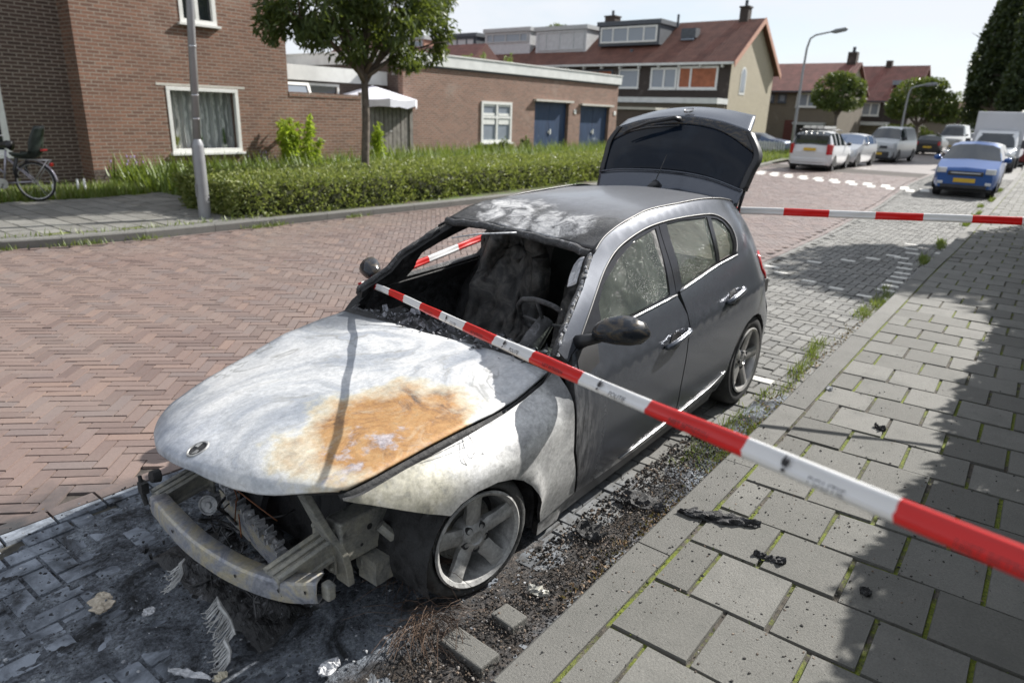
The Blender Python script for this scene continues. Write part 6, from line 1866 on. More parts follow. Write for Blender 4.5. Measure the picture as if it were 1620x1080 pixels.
tree("second tall dark tree overlapping the truck roof at the right edge", (-56, -.6, .1), (-56, -.6, 3), .35, [((-56, -.8, 7.4), (2.4, 2.0, 3.4)), ((-56, -1.6, 5.0), (1.9, 1.4, 1.9)), ((-56, -1.0, 11.0), (1.9, 1.6, 2.6)), ((-56, .6, 5.6), (2.0, 1.6, 2.2)), ((-56, -1.9, 8.2), (1.3, 1.0, 2.0)), ((-56, -1.4, 13.5), (1.6, 1.3, 2.0)), ((-56, -2.2, 3.6), (1.2, .9, 1.2))], 22000, .32, .15, LM['dark'], gap=.42, gs=.9, shell=.4, name="tall_tree")
tree("distant round tree top showing over the dormers", (-66, -46, .1), (-66, -46, 8), .25, [((-66, -46, 10.0), (2.0, 2.2, 1.4)), ((-66, -47.4, 9.5), (1.2, 1.2, 1.0))], 1600, .34, .2, LM['mid'])
t = thing("garden_hedge", "dark green block hedge beside the tan garage down the street", "hedge", (-62, -8.6, .1))
P, N = crown_points([((0, 0, .9), (1.5, 1.5, 1.1)), ((0, -1.4, .9), (1.3, 1.3, 1.0)), ((0, 1.0, .7), (1.2, 1.0, .8))], 2600, .6, .4)
V, F = leaf_mesh(P, N, .22, .12); obj("foliage", V, F, LM['dark'], t)
for k, (x, y, z) in enumerate(((-25.5, -22.5, 3.84), (-27.0, -22.8, 3.84), (-28.4, -22.3, 3.84))):
    bush("roof_weed", ["spindly weed growing from the garage roof, left of its two fellows", "middle weed on the garage roof", "tallest weed on the garage roof, nearest the doors"][k], "weed", (x, y, z), 3, 1.0 + .25 * k, .25, 90, .16, .07, LM['weed'], group="weeds on the garage roof")

# street trees to the right of the pavement: out of the picture, they throw the leafy shade
def shade_tree(label, pos, c, r, n):
    tree(label, pos, (pos[0], pos[1], c[2] - r * .7), .17, [((c[0], c[1], c[2]), (r, r * .95, r * .75)), ((c[0] - r * .6, c[1] + .3, c[2] - .3), (r * .6, r * .6, r * .5)), ((c[0] + r * .6, c[1] - .2, c[2] - .2), (r * .6, r * .55, r * .5)), ((c[0], c[1] - r * .5, c[2] - .35), (r * .6, r * .4, r * .4))], n, .26, .15, LM['mid'], gap=.32, gs=1.5, shell=.25)
shade_tree("street tree behind the right hand hedge, level with the parking marks", (-14.4, 5.35, .1), (-14.4, 5.35, 4.8), 2.0, 6000)
shade_tree("leaning street tree whose crown shades the empty parking bay", (-17.2, 4.0, .1), (-17.0, 3.4, 6.0), 1.9, 4500)
# the tall garden hedge along the right pavement, out of the picture, that throws the solid leafy shade
hh = lambda x: 1.90 + .22 * mnoise.noise(Vector((x * .9, 3, 0))) + .16 * mnoise.noise(Vector((x * 2.6, 8, 0))) + max(0, -x - 9) * .16
t = thing("garden_hedge", "tall leafy garden hedge along the inner edge of the right pavement", "hedge", (-7, 3.1, .1))
n = 46000
x = -17 + 18.6 * rng.random(n); H_ = np.array([hh(a) for a in x]); fy_ = 2.72 + .02 * x * 0 - np.clip(-x - 8, 0, 9) * .055
y = fy_ + 1.0 * rng.random(n) ** 1.3; z = .1 + (H_ - .1) * rng.random(n) ** .75
top = rng.random(n) < .35; z = np.where(top, H_ + rng.normal(0, .07, n), z); y = np.where(top, fy_ + rng.random(n) * 1.0, y)
P = np.stack([x + 7, y - 3.1, z - .1], 1)
V, F = leaf_mesh(P, np.tile([[0, -.6, .5]], (n, 1)), .13, .075, .1); obj("foliage", V, F, LM['mid'], t)
g = G()
for k in range(31):
    xa = -16.6 + .58 * k; yy = 3.15 - max(0, -xa - 8) * .055; g.tube([(xa + 7, yy - 3.1, -.1), (xa + 7 + .05, yy - 3.08, hh(xa) * .8)], .03, 5)
g.build("stem", BARK, t)
# ------------------------------------------------------------------ vehicles down the street
def carpaint(name, col, metal=.3, rough=.28):
    m = MB(name, rough, metal, col)
    v = m.co(); m.set("Base Color", m.mix(m.ramp(m.noise(v, 3, 5), [(.45, 0), (.8, .25)]), col, tuple(c * .7 + .05 for c in col)))
    m.set("Coat Weight", .25); m.set("Coat Roughness", .06)
    return m.m
VM = {'white': carpaint("white_car_paint", (.62, .63, .64), .0), 'silver': carpaint("silver_car_paint", (.42, .43, .45), .5), 'blue': carpaint("bright_blue_car_paint", (.010, .070, .26), .3),
      'blackp': carpaint("black_car_paint", (.02, .02, .022), .2), 'navy': carpaint("slate_blue_car_paint", (.07, .10, .17), .4), 'vans': carpaint("pale_silver_van_paint", (.40, .42, .43), .3)}
VM['glass'] = MB("tinted_car_glass", .04, 0, (.018, .024, .030), .9).m
VM['glassb'] = MB("blue_tinted_car_glass", .06, 0, (.10, .14, .22), .9).m
VM['lamp'] = MB("clear_lamp_lens", .1, .2, (.62, .64, .66), .8).m
VM['plate'] = simple("yellow_number_plate", (.62, .40, .035), .5, 0, .05)
VM['trim'] = simple("dark_bumper_plastic", (.035, .036, .04), .6)
def car(name, label, cat, pos, rz, L, W, prof, belt, paint, gl='glass', lower=None, wheels=(.18, .82), R=.30, pil=(), group="cars parked along the street", face='front', details=None, track=.0):
    """prof: list of (x from the nose, roof height, half width scale at the top); belt(x) = glass bottom.
    nose looks along local +x"""
    t = thing(name, label, cat, pos, rz, group)
    h2 = W / 2
    xs = [p[0] for p in prof]; zt = [p[1] for p in prof]
    S = np.unique(np.concatenate([np.linspace(0, L, 34), np.array([q for q in xs])]))
    rows = []
    def topz(x): return float(np.interp(x, xs, zt))
    def plan(x):
        a = min(x, L - x); return 1 - .16 * max(0, 1 - a / .42) ** 2
    for x in S:
        z1 = topz(x); b = min(belt(x), z1 - .02); w = h2 * plan(x)
        gh = max(0, z1 - b); tl = min(.22, gh * .34)          # tumblehome
        low = .22 + .05 * max(0, 1 - min(x, L - x) / .5)
        half = [(w * .90, low), (w * .985, low + .12), (w, (low + b) * .52), (w * .985, b - .10), (w * .95, b), (w * .95 - tl * .55, b + gh * .55), (w * .95 - tl, z1 - min(.06, gh * .25)), (w * .62 - tl * .5, z1), (0, z1 + .025)]
        rows.append([(L / 2 - x, y, z) for y, z in half] + [(L / 2 - x, -y, z) for y, z in reversed(half[:-1])])
    n = len(rows[0]); N_ = len(rows)
    body, glass = G(), {}
    vs = [p for r in rows for p in r]
    for i in range(N_ - 1):
        xm = (S[i] + S[i + 1]) / 2
        for k in range(n - 1):
            f = (i * n + k, i * n + k + 1, (i + 1) * n + k + 1, (i + 1) * n + k)
            kk = k if k < 8 else (n - 2 - k)
            z1, z2 = topz(S[i]), topz(S[i + 1]); gh = topz(xm) - belt(xm)
            nm = None
            if kk in (4, 5) and gh > .30 and not any(abs(xm - q) < .05 for q in pil) and xm > pil[0] and xm < pil[-1]:
                j = sum(1 for q in pil if xm > q); nm = ("side_window", j, k < 8)
            sl = (z2 - z1) / (S[i + 1] - S[i])
            if kk in (6, 7) and abs(sl) > .28 and topz(xm) > belt(xm) + .04 and topz(xm) < max(zt) - .03:
                nm = ("windscreen" if sl > 0 else "rear_window", 0, True)
            (glass.setdefault(nm, []) if nm else body.f).append(f)
    def sub(nm, F, mt, par):
        ids = sorted({i for f in F for i in f}); mp = {a: b for b, a in enumerate(ids)}
        o = obj(nm, [vs[i] for i in ids], [tuple(mp[i] for i in f) for f in F], mt, par, smooth=True, sharp=35); return o
    F = body.f + [tuple(range(n)), tuple(reversed([(N_ - 1) * n + k for k in range(n)]))]
    b = sub("body", F, paint, t)
    for (nm, j, s_), fs in glass.items(): sub(nm, fs, VM[gl], t)
    for wx in wheels:
        for s in (1, -1):
            e = thing("wheel", None, None, (L / 2 - wx * L, s * (h2 - .07 + track), R)); e.parent = t
            M = Matrix.Scale(s, 4, (0, 1, 0))
            g = G(); g.lathe([(R * .66, .02), (R - .05, .05), (R - .01, .03), (R, -.03), (R, -.14), (R * .66, -.17)], 26, M); g.build("tyre", MT['rubber'], e, True, 50)
            g = G(); g.lathe([(R * .67, .03), (R * .62, .015), (R * .60, -.05)], 26, M); g.lathe([(0, .02), (R * .18, .02), (R * .2, -.02)], 16, M)
            for q in range(7):
                a = q * 2 * math.pi / 7; ca, sa = math.cos(a), math.sin(a); hw = .028
                g.add([M @ Vector((R * .15 * ca - hw * sa, .012, R * .15 * sa + hw * ca)), M @ Vector((R * .15 * ca + hw * sa, .012, R * .15 * sa - hw * ca)), M @ Vector((R * .64 * ca + hw * sa, .02, R * .64 * sa - hw * ca)), M @ Vector((R * .64 * ca - hw * sa, .02, R * .64 * sa + hw * ca))], [(0, 1, 2, 3)])
            g.lathe([(0, -.06), (R * .62, -.06)], 20, M, 1)
            g.build("rim", [MT['alloy'], MT['char']], e)
            # arch
            g = G(); nA = 14
            vv = []
            for rr, yy in ((R + .055, h2 - .02), (R + .055, h2 - .2), ):
                for q in range(nA + 1):
                    a = math.pi * q / nA; vv.append((L / 2 - wx * L + rr * math.cos(a), s * yy, R + rr * math.sin(a)))
            g.add(vv, [(q, q + 1, q + nA + 2, q + nA + 1) for q in range(nA)])
            disc = [(L / 2 - wx * L + (R + .05) * math.cos(math.pi * q / nA), s * (h2 + .003), R + (R + .05) * math.sin(math.pi * q / nA)) for q in range(nA + 1)]
            g.add(disc + [(L / 2 - wx * L + R + .05, s * (h2 + .003), .2), (L / 2 - wx * L - R - .05, s * (h2 + .003), .2)], [tuple(list(range(nA + 1)) + [nA + 2, nA + 1])])
            g.build("wheel_arch", MT['char'], t)
    # lower dark skirt / bumper
    g = G()
    g.box((-L / 2 + .25, -h2 * .86, .16), (L / 2 - .25, h2 * .86, .24)); g.build("underbody", VM['trim'], t)
    def on_end(front, y0, y1, z0, z1, proud=.02, d=.10, mt='trim', nm="grille", bev=.015):
        sx = 1 if front else -1; X = L / 2
        ym = max(abs(y0), abs(y1)); back = .42 * (1 - math.sqrt(max(0, (1 - (1 - min(1, ym / h2)) ** .0) ))) if False else 0
        g = G()
        for a, b_ in zip(np.linspace(y0, y1, 5)[:-1], np.linspace(y0, y1, 5)[1:]):
            pass
        def xe(y):
            q = min(.999, abs(y) / h2); 
            # invert the plan curve: width share q reached at distance a from the end
            return 0.0 if q < .84 else .42 * (1 - math.sqrt(max(0, (1 - q) / .16)))
        ys = np.linspace(y0, y1, 7); v_ = []
        for y in ys:
            x_ = X - xe(y) + proud
            v_ += [(sx * x_, y, z0), (sx * x_, y, z1), (sx * (x_ - d), y, z1), (sx * (x_ - d), y, z0)]
        f_ = [(i * 4 + k, i * 4 + (k + 1) % 4, i * 4 + 4 + (k + 1) % 4, i * 4 + 4 + k) for i in range(6) for k in range(4)] + [(0, 3, 2, 1), (24, 25, 26, 27)]
        g.add(v_, f_); return g.build(nm, VM[mt] if mt in VM else MT[mt], t, bevel=bev)
    t["_e"] = 0; del t["_e"]
    return t, on_end, h2
def mirrors(t, x, y, z, mt):
    for s in (1, -1):
        g = G(); g.lathe([(0, -.10), (.055, -.08), (.075, 0), (.065, .07), (0, .09)], 12, Matrix.Translation((x, s * (y + .09), z))); g.tube([(x + .02, s * (y - .06), z - .05), (x, s * (y + .04), z - .01)], .025, 6)
        g.build("door_mirror", mt, t, True)
def plate(on_end, front, z, w=.26): on_end(front, -w, w, z, z + .11, .035, .03, 'plate', "number_plate", .004)
# bright blue hatchback, nose to the camera
t, e, h2 = car("parked_car", "bright blue small hatchback facing the camera in the right hand parking bay", "car", (-23.15, -.20, 0), ST * 2, 3.65, 1.55,
    [(0, .70), (.10, .80), (.75, .96), (.95, 1.0), (1.62, 1.40), (2.1, 1.47), (3.0, 1.44), (3.35, 1.30), (3.60, .98), (3.65, .80)], lambda x: .94 + .03 * x, VM['blue'], pil=(1.15, 2.05, 2.9, 3.3), R=.29)
e(1, -.42, .42, .60, .72, .02, .1, 'trim', "grille"); e(1, -.36, .36, .655, .685, .03, .1, 'chrome' if False else 'lamp', "grille_bar"); e(1, -.55, .55, .26, .36, .02, .1, 'trim', "air_intake")
for s in (1, -1): e(1, min(s * .46, s * .70), max(s * .46, s * .70), .66, .80, .02, .12, 'lamp', "headlight"); e(1, min(s * .50, s * .64), max(s * .50, s * .64), .36, .44, .02, .1, 'lamp', "fog_lamp")
plate(e, 1, .42); mirrors(t, .62, h2, 1.02, VM['blue'])
# the white car parked behind it
t, e, h2 = car("parked_car", "white car parked directly behind the bright blue hatchback", "car", (-28.0, -.58, 0), ST, 4.1, 1.62,
    [(0, .70), (.12, .80), (.9, .93), (1.1, .97), (1.8, 1.34), (2.4, 1.40), (3.6, 1.37), (3.9, 1.20), (4.1, .86)], lambda x: .92 + .02 * x, VM['white'], pil=(1.3, 2.3, 3.2, 3.8))
plate(e, 1, .42); mirrors(t, .75, h2, 1.05, VM['white'])
for s in (1, -1): e(1, min(s * .5, s * .74), max(s * .5, s * .74), .68, .80, .02, .12, 'lamp', "headlight")
# box truck
t = thing("box_truck", "white box truck with dark cab bumper parked under the dark trees", "truck", (-39.6, -1.02, 0), ST * 1.4)
g = G(); g.box((-3.6, -.98, .62), (1.25, .98, 2.62)); g.build("cargo_box", simple("shaded_white_truck_box", (.50, .51, .54), .45, 0, .06, 1), t, bevel=.04)  # the box is white; shade on its front is put into the colour
net = [[(1.30, y, z) for y in (-.86, -.4, 0, .4, .86)] for z in (.55, 1.0)]
rows = [((2.95, .30), .80), ((3.02, .55), .86), ((2.95, .85), .88), ((2.55, 1.02), .88), ((2.40, 1.08), .87), ((1.75, 1.72), .78), ((1.30, 1.80), .78)]
v, f, gg = patch([[(x - .18, -w, z), (x - .04, -w * .8, z), (x, 0, z), (x - .04, w * .8, z), (x - .18, w, z)] for (x, z), w in rows], 24, 16)
o = obj("cab", v, f, VM['white'], t, smooth=True); solid(o, .03)
g = G()
for s in (1, -1):
    pts = [(x - .18, s * w, z) for (x, z), w in rows]; vv = pts + [(1.20, s * rows[-1][1], 1.80), (1.20, s * .86, .30)]
    g.add(vv, [tuple(range(len(vv))) if s > 0 else tuple(reversed(range(len(vv))))])
g.build("cab_side", VM['white'], t)["kind"] = "thing"
v, f, _ = patch([[(x - .16, -w * .93, z), (x - .015, -w * .75, z + .01), (x + .03, 0, z + .01), (x - .015, w * .75, z + .01), (x - .16, w * .93, z)] for (x, z), w in (((2.40, 1.10), .87), ((2.08, 1.40), .83), ((1.80, 1.66), .79))], 8, 14)
o = obj("windscreen", v, f, VM['glass'], t, smooth=True); solid(o, .02)
v, f, _ = patch([[(x - .15, -w, z), (x + .0, -w * .8, z), (x + .05, 0, z), (x + .0, w * .8, z), (x - .15, w, z)] for (x, z), w in (((2.95, .24), .82), ((3.04, .45), .87), ((3.0, .66), .87))], 6, 14)
o = obj("bumper", v, f, VM['trim'], t, smooth=True); solid(o, .08)
for s in (1, -1):
    g = G(); g.box((2.72, min(s * .55, s * .86), .72), (2.99, max(s * .55, s * .86), .88)); g.build("headlight", VM['lamp'], t, bevel=.03)
    g = G(); g.box((2.05, min(s * .98, s * 1.18), 1.05), (2.15, max(s * .98, s * 1.18), 1.42)); g.tube([(2.1, s * .84, 1.15), (2.1, s * 1.0, 1.2)], .02, 6); g.build("door_mirror", VM['trim'], t, bevel=.02)
    for x in (2.25, -2.2):
        g = G(); g.lathe([(.0, .03), (.20, .03), (.22, .06), (.33, .05), (.36, 0), (.36, -.2)], 22, Matrix.Translation((x, s * .86, .36)) @ Matrix.Scale(s, 4, (0, 1, 0))); g.build("wheel", MT['rubber'], t, True, 40)
g = G(); g.box((-3.5, -.6, .4), (2.3, .6, .62)); g.build("chassis", VM['trim'], t)
g = G(); g.box((3.04, -.26, .40), (3.085, .26, .51)); g.build("number_plate", VM['plate'], t)
# white estate car with a roof rack, tail to the camera
t, e, h2 = car("parked_car", "white estate car with loaded roof rack, seen from behind beyond the hump", "car", (-30.35, -6.48, 0), math.pi + math.radians(3), 4.1, 1.72,
    [(0, .70), (.15, .84), (1.0, 1.0), (1.2, 1.05), (1.95, 1.50), (2.5, 1.56), (3.6, 1.53), (3.85, 1.44), (4.02, 1.02), (4.10, .75)], lambda x: .98 + .01 * x, VM['white'], pil=(1.4, 2.4, 3.2, 3.75), R=.30)
for s in (1, -1): e(0, min(s * .64, s * .83), max(s * .64, s * .83), .66, 1.06, .01, .14, 'redlamp', "tail_lamp")
plate(e, 0, .80, .24); mirrors(t, .55, h2, 1.06, VM['trim'])
e(0, -.62, .62, 1.05, 1.42, -.10, .06, 'glass', "tailgate_glass", .03)
e(0, -.74, .74, .34, .52, .03, .12, 'white', "rear_bumper", .03)
g = G()
for y in (-.62, .62): g.tube([(1.0 - 2.0, y, 1.60), (-1.6, y, 1.585), (-.2, y, 1.62), (.4, y, 1.58)], .02, 6)
for x in (-1.3, -.2): g.tube([(x, -.62, 1.62), (x, .62, 1.62)], .02, 6)
r_ = g.build("roof_rack", VM['trim'], t, True)
la = thing("ladder_bundle", "pale bundle of ladders strapped on the white estate car's roof rack", "ladder", (-30.0, -6.5, 1.66), math.radians(4))
g = G()
for y in (-.45, -.2, .05, .3): g.box((-1.2, y - .03, 0), (1.2, y + .03, .09))
for x in np.linspace(-1.05, 1.05, 8): g.box((x - .02, -.42, .03), (x + .02, .30, .07))
ld = g.build("rails", simple("aluminium_ladder", (.55, .55, .53), .4, .4), la); ld["kind"] = "thing"
# silver hatchback, nose to the camera
t, e, h2 = car("parked_car", "silver hatchback with blue tinted windscreen between white estate car and van", "car", (-34.6, -6.42, 0), math.radians(-2), 3.9, 1.66,
    [(0, .66), (.12, .78), (.9, .95), (1.1, 1.0), (1.85, 1.40), (2.3, 1.45), (3.2, 1.41), (3.6, 1.2), (3.9, .85)], lambda x: .95 + .02 * x, VM['silver'], gl='glassb', pil=(1.3, 2.2, 3.1, 3.5))
e(1, -.5, .5, .30, .48, .02, .1, 'trim', "air_intake"); plate(e, 1, .40); mirrors(t, .6, h2, 1.02, VM['silver'])
for s in (1, -1): e(1, min(s * .46, s * .74), max(s * .46, s * .74), .62, .76, .02, .14, 'lamp', "headlight")
# van
t, e, h2 = car("parked_van", "pale silver panel van with dark bumper facing the camera", "van", (-41.95, -6.1, 0), math.radians(-3), 4.7, 1.72,
    [(0, .80), (.10, 1.0), (.75, 1.16), (.9, 1.2), (1.55, 1.72), (1.9, 1.80), (4.6, 1.80), (4.7, 1.7)], lambda x: 1.12, VM['vans'], pil=(1.1, 2.1, 2.3), R=.32)
e(1, -.80, .80, .24, .56, .03, .14, 'trim', "bumper"); e(1, -.45, .45, .72, .86, .02, .1, 'trim', "grille"); plate(e, 1, .40)
g = G(); g.lathe([(0, .01), (.09, .01), (.10, 0)], 18, Matrix.Translation((2.37, 0, .80)) @ Matrix.Rotation(math.radians(-90), 4, 'Z')); g.build("round_emblem", VM['lamp'], t, True, 40)
mirrors(t, 1.15, h2, 1.25, VM['trim'])
for s in (1, -1): e(1, min(s * .5, s * .76), max(s * .5, s * .76), .74, .94, .02, .14, 'lamp', "headlight")
# cars far down the street
t, e, h2 = car("parked_car", "small black hatchback seen from behind far down the left kerb", "car", (-57.0, -6.3, 0), math.pi, 3.9, 1.6,
    [(0, .70), (.15, .84), (1.0, 1.0), (1.8, 1.28), (2.4, 1.32), (3.4, 1.27), (3.75, .98), (3.9, .75)], lambda x: .92 + .01 * x, VM['blackp'], pil=(1.3, 2.3, 3.3))
plate(e, 0, .48)
for s in (1, -1): e(0, min(s * .6, s * .76), max(s * .6, s * .76), .66, .90, .01, .1, 'redlamp', "tail_lamp")
t, e, h2 = car("parked_van", "tall white van parked beyond the black hatchback", "van", (-66, -6.2, 0), 0, 5.2, 1.85,
    [(0, .9), (.1, 1.05), (.8, 1.2), (1.0, 1.25), (1.7, 1.95), (2.1, 2.1), (5.1, 2.1), (5.2, 2.0)], lambda x: 1.2, VM['white'], gl='glass', pil=(1.2, 2.2, 2.4), R=.33)
mirrors(t, 1.3, h2, 1.35, VM['trim']); plate(e, 1, .45)
for s in (1, -1): e(1, min(s * .5, s * .82), max(s * .5, s * .82), .8, 1.0, .02, .14, 'lamp', "headlight")
t, e, h2 = car("parked_car", "small white car at the far end beside the tall white van", "car", (-76, -6.1, 0), math.radians(-6), 4.0, 1.65,
    [(0, .7), (.15, .84), (1.0, 1.0), (1.8, 1.42), (2.4, 1.46), (3.4, 1.4), (3.75, 1.1), (4.0, .8)], lambda x: .95, VM['white'], pil=(1.3, 2.3, 3.3)); plate(e, 1, .45)
t, e, h2 = car("parked_car", "slate blue car standing sideways behind the picket fence", "car", (-44.6, -14.2, 0), math.radians(82), 3.9, 1.6,
    [(0, .62), (.15, .72), (1.0, .84), (1.8, 1.14), (2.4, 1.17), (3.4, 1.1), (3.75, .9), (3.9, .7)], lambda x: .80, VM['navy'], pil=(1.3, 2.3, 3.3), R=.28)
t, e, h2 = car("parked_car", "dark red car half hidden behind the box truck at the right edge", "car", (-46.5, -.2, 0), ST, 4.0, 1.65,
    [(0, .7), (.15, .84), (1.0, 1.0), (1.8, 1.42), (2.4, 1.46), (3.4, 1.4), (3.75, 1.1), (4.0, .8)], lambda x: .95, carpaint("dark_red_car_paint", (.12, .02, .02), .3), pil=(1.3, 2.3, 3.3))
# picket fence in front of the side garden
pf = thing("picket_fence", "pale low picket fence in front of the slate blue car", "fence", (-42, -14, .1))
g = G()
for k in range(30):
    y = -2.2 + .15 * k; g.box((-.02, y - .045, 0), (.02, y + .045, .62 + .04 * (k % 2)), taper=.0)
pk = g.build("pickets", simple("pale_fence_paint", (.55, .56, .55), .6, 0, .12, 6), pf); pk["kind"] = "stuff"
g = G(); g.box((-.045, -2.3, .18), (-.021, 2.3, .24)); g.box((-.045, -2.3, .46), (-.021, 2.3, .52)); g.build("rail", PLANK, pf)
# ------------------------------------------------------------------ street furniture, bicycle, tape, debris
POST = simple("grey_lamp_post_paint", (.27, .275, .285), .42, .35, .1, 3)
lp = thing("lamp_post", "grey tubular lamp post with thicker base in front of the hedge", "lamp post", (-3.82, -8.40, .1))
g = G(); g.tube([(0, 0, 0), (0, 0, 1.12), (-.002, 0, 1.14), (-.003, 0, 1.22)], [.094, .090, .088, .058], 20); g.build("base", POST, lp, True, 50)
g = G(); g.tube([(-.003, 0, 1.21), (-.14, -.01, 3.4), (-.33, -.02, 6.5)], [.058, .055, .045], 16); g.build("pole", POST, lp, True)
for z in (1.52, 1.86, 2.55):
    g = G(); g.lathe([(.0605, -.012), (.062, -.008), (.062, .008), (.0605, .012)], 20, Matrix.Translation((-.003 - .0625 * (z - 1.21), 0, z)) @ Matrix.Rotation(math.radians(90), 4, 'X')); g.build("clamp_band", MT['chrome'], lp, True)
g = G(); g.box((.088, -.03, .35), (.098, .03, .55)); g.build("hatch", POST, lp)
def arm_lamp(label, pos, h, reach, ang):
    t = thing("street_lamp", label, "street lamp", pos, ang)
    g = G(); g.tube([(0, 0, 0), (0, 0, h * .3), (0, 0, h * .72), (.03, 0, h * .90), (.14, 0, h * .975), (.40, 0, h * 1.0), (reach, 0, h * 1.02)], [.085, .08, .06, .055, .05, .045, .04], 10); g.build("pole", POST, t, True)
    g = G(); g.tube([(reach - .05, 0, h * 1.02 - .01), (reach + .15, 0, h * 1.02), (reach + .65, 0, h * 1.03), (reach + .75, 0, h * 1.03)], [.05, .11, .10, .04], 10)
    hd = g.build("lamp_head", simple("grey_lamp_housing", (.18, .19, .20), .5), t, True)
    return t
arm_lamp("tall curved street lamp rising behind the white estate car", (-38, -10.15, .1), 6.05, 1.25, math.radians(80))
arm_lamp("smaller curved street lamp in front of the broad dark tree", (-50, -7.2, .1), 4.15, .85, math.radians(80))

# bicycle leaning by the shaded wall, back wheel nearest the house corner
bk = thing("bicycle", "parked bicycle with dark child seat at the left edge", "bicycle", (-2.66, -11.95, .12), math.radians(-46))
DK = MT['black']; ALU = simple("bicycle_frame_paint", (.42, .40, .46), .35, .5)
def bwheel(x, name="wheel"):
    e = thing(name, None, None, (x, 0, .335)); e.parent = bk
    g = G(); g.lathe([(.305, -.018), (.335, -.012), (.338, 0), (.335, .012), (.305, .018)], 40); g.build("tyre", MT['rubber'], e, True)
    g = G(); g.lathe([(.303, -.012), (.292, -.010), (.292, .010), (.303, .012)], 40); g.tube([(0, -.05, 0), (0, .05, 0)], .03, 10)
    for k in range(18): a = k * math.pi / 9; g.tube([(0, .02 * (-1) ** k, 0), (.295 * math.cos(a), 0, .295 * math.sin(a))], .0018, 3)
    g.build("rim", MT['alloy'], e); return e
bwheel(0); bwheel(1.08)
g = G()
for a, b, r in (((.52, 0, .29), (0, .03, .335), .012), ((.52, 0, .29), (0, -.03, .335), .012), ((.40, 0, .86), (.52, 0, .29), .017), ((.47, 0, .45), (.90, 0, .82), .02), ((.52, 0, .29), (.93, 0, .70), .022), ((.42, .02, .74), (0, .04, .335), .01), ((.42, -.02, .74), (0, -.04, .335), .01), ((.96, 0, .62), (.87, 0, 1.02), .02), ((.96, 0, .64), (1.08, .045, .335), .013), ((.96, 0, .64), (1.08, -.045, .335), .013)):
    g.tube([a, b], r, 8)
g.build("frame", ALU, bk, True)
g = G(); g.tube([(.87, 0, 1.02), (.86, 0, 1.08), (.84, .14, 1.10), (.72, .28, 1.09), (.58, .30, 1.08)], .012, 8); g.tube([(.86, 0, 1.08), (.84, -.14, 1.10), (.72, -.28, 1.09), (.58, -.30, 1.08)], .012, 8); g.build("handlebar", MT['chrome'], bk, True)
g = G(); g.tube([(.28, 0, .93), (.36, 0, .95), (.52, 0, .94)], [.09, .07, .03], 10); g.build("saddle", DK, bk, True)
g = G(); g.tube([(-.30, .05, .70), (.32, .05, .72)], .010, 6); g.tube([(-.30, -.05, .70), (.32, -.05, .72)], .010, 6); g.tube([(-.28, .06, .70), (0, .06, .335)], .009, 6); g.tube([(-.28, -.06, .70), (0, -.06, .335)], .009, 6); g.build("carrier", MT['alloy'], bk, True)
g = G(); vv = []
for q in range(13):
    a = math.radians(20 + 160 * q / 12)
    for y in (-.03, .03): vv.append((.362 * math.cos(a), y, .335 + .362 * math.sin(a)))
g.add(vv, [(2 * q, 2 * q + 2, 2 * q + 3, 2 * q + 1) for q in range(12)]); o = g.build("mudguard", ALU, bk, True); solid(o, .004)
g = G(); g.tube([(.52, -.06, .29), (.52, .06, .29)], .02, 8); g.lathe([(0, .05), (.09, .05), (.09, .056), (0, .056)], 20, Matrix.Translation((.52, 0, .29))); g.tube([(.52, .07, .29), (.60, .08, .14), (.60, .17, .14)], .01, 6); g.build("crank", MT['alloy'], bk)
g = G(); g.tube([(.05, -.08, .33), (-.10, -.24, .005)], .009, 6); g.build("kickstand", MT['alloy'], bk)
g = G(); g.box((-.335, -.04, .60), (-.30, .04, .66)); g.build("tail_lamp", MT['redlamp'], bk, bevel=.008)
cs = thing("child_seat", "dark green child bicycle seat with red mark on the bicycle's carrier", "child seat", (-2.66, -11.95, .12), math.radians(-46))
v, f, _ = patch([[(.24, y, .76) for y in (-.16, -.08, 0, .08, .16)], [(.02, y, .74) for y in (-.17, -.09, 0, .09, .17)], [(-.14, y, .82) for y in (-.18, -.09, 0, .09, .18)], [(-.20, y, 1.05) for y in (-.18, -.09, 0, .09, .18)], [(-.26, y, 1.28) for y in (-.14, -.08, 0, .08, .14)]], 14, 10)
v = [(p[0] + .10 * (abs(p[1]) / .18) ** 2 * (1 if p[2] > .8 else .2), p[1], p[2] + (.10 * (abs(p[1]) / .18) ** 2 if p[2] < .8 else 0)) for p in v]
o = obj("shell", v, f, simple("dark_green_plastic", (.022, .030, .026), .4), cs, smooth=True); solid(o, .03)
g = G(); g.box((-.245, -.09, .86), (-.205, .07, .885)); g.build("red_mark", simple("red_sticker", (.50, .02, .03), .4), cs)
g = G()
for y in (-.17, .17): g.tube([(.15, y, .74), (.22, y, .55), (.20, y, .40)], .03, 8)
g.build("foot_rest", DK, cs, True)
g = G()
for x, y in ((-3.02, -12.25), (-3.42, -12.55), (-3.52, -12.5)):
    pass
for k, (x, y, h) in enumerate(((-2.98, -12.15, .26), (-3.50, -12.45, .30), (-3.62, -12.45, .30))):
    q = G(); q.tube([(0, 0, -.05), (0, 0, h)], .022, 8); q.lathe([(0, .022), (.016, .016), (.022, 0)], 8, Matrix.Translation((0, 0, h)) @ Matrix.Rotation(math.radians(90), 4, 'X'))
    o = q.build("marker_stake", BMAT['white'], None, True); o.location = (x, y, .10)
    tag(o, ["short white stake just right of the bicycle's back wheel", "left one of the pair of short white stakes in the grass", "right one of the pair of short white stakes in the grass"][k], "stake", "white stakes in the grass strip")

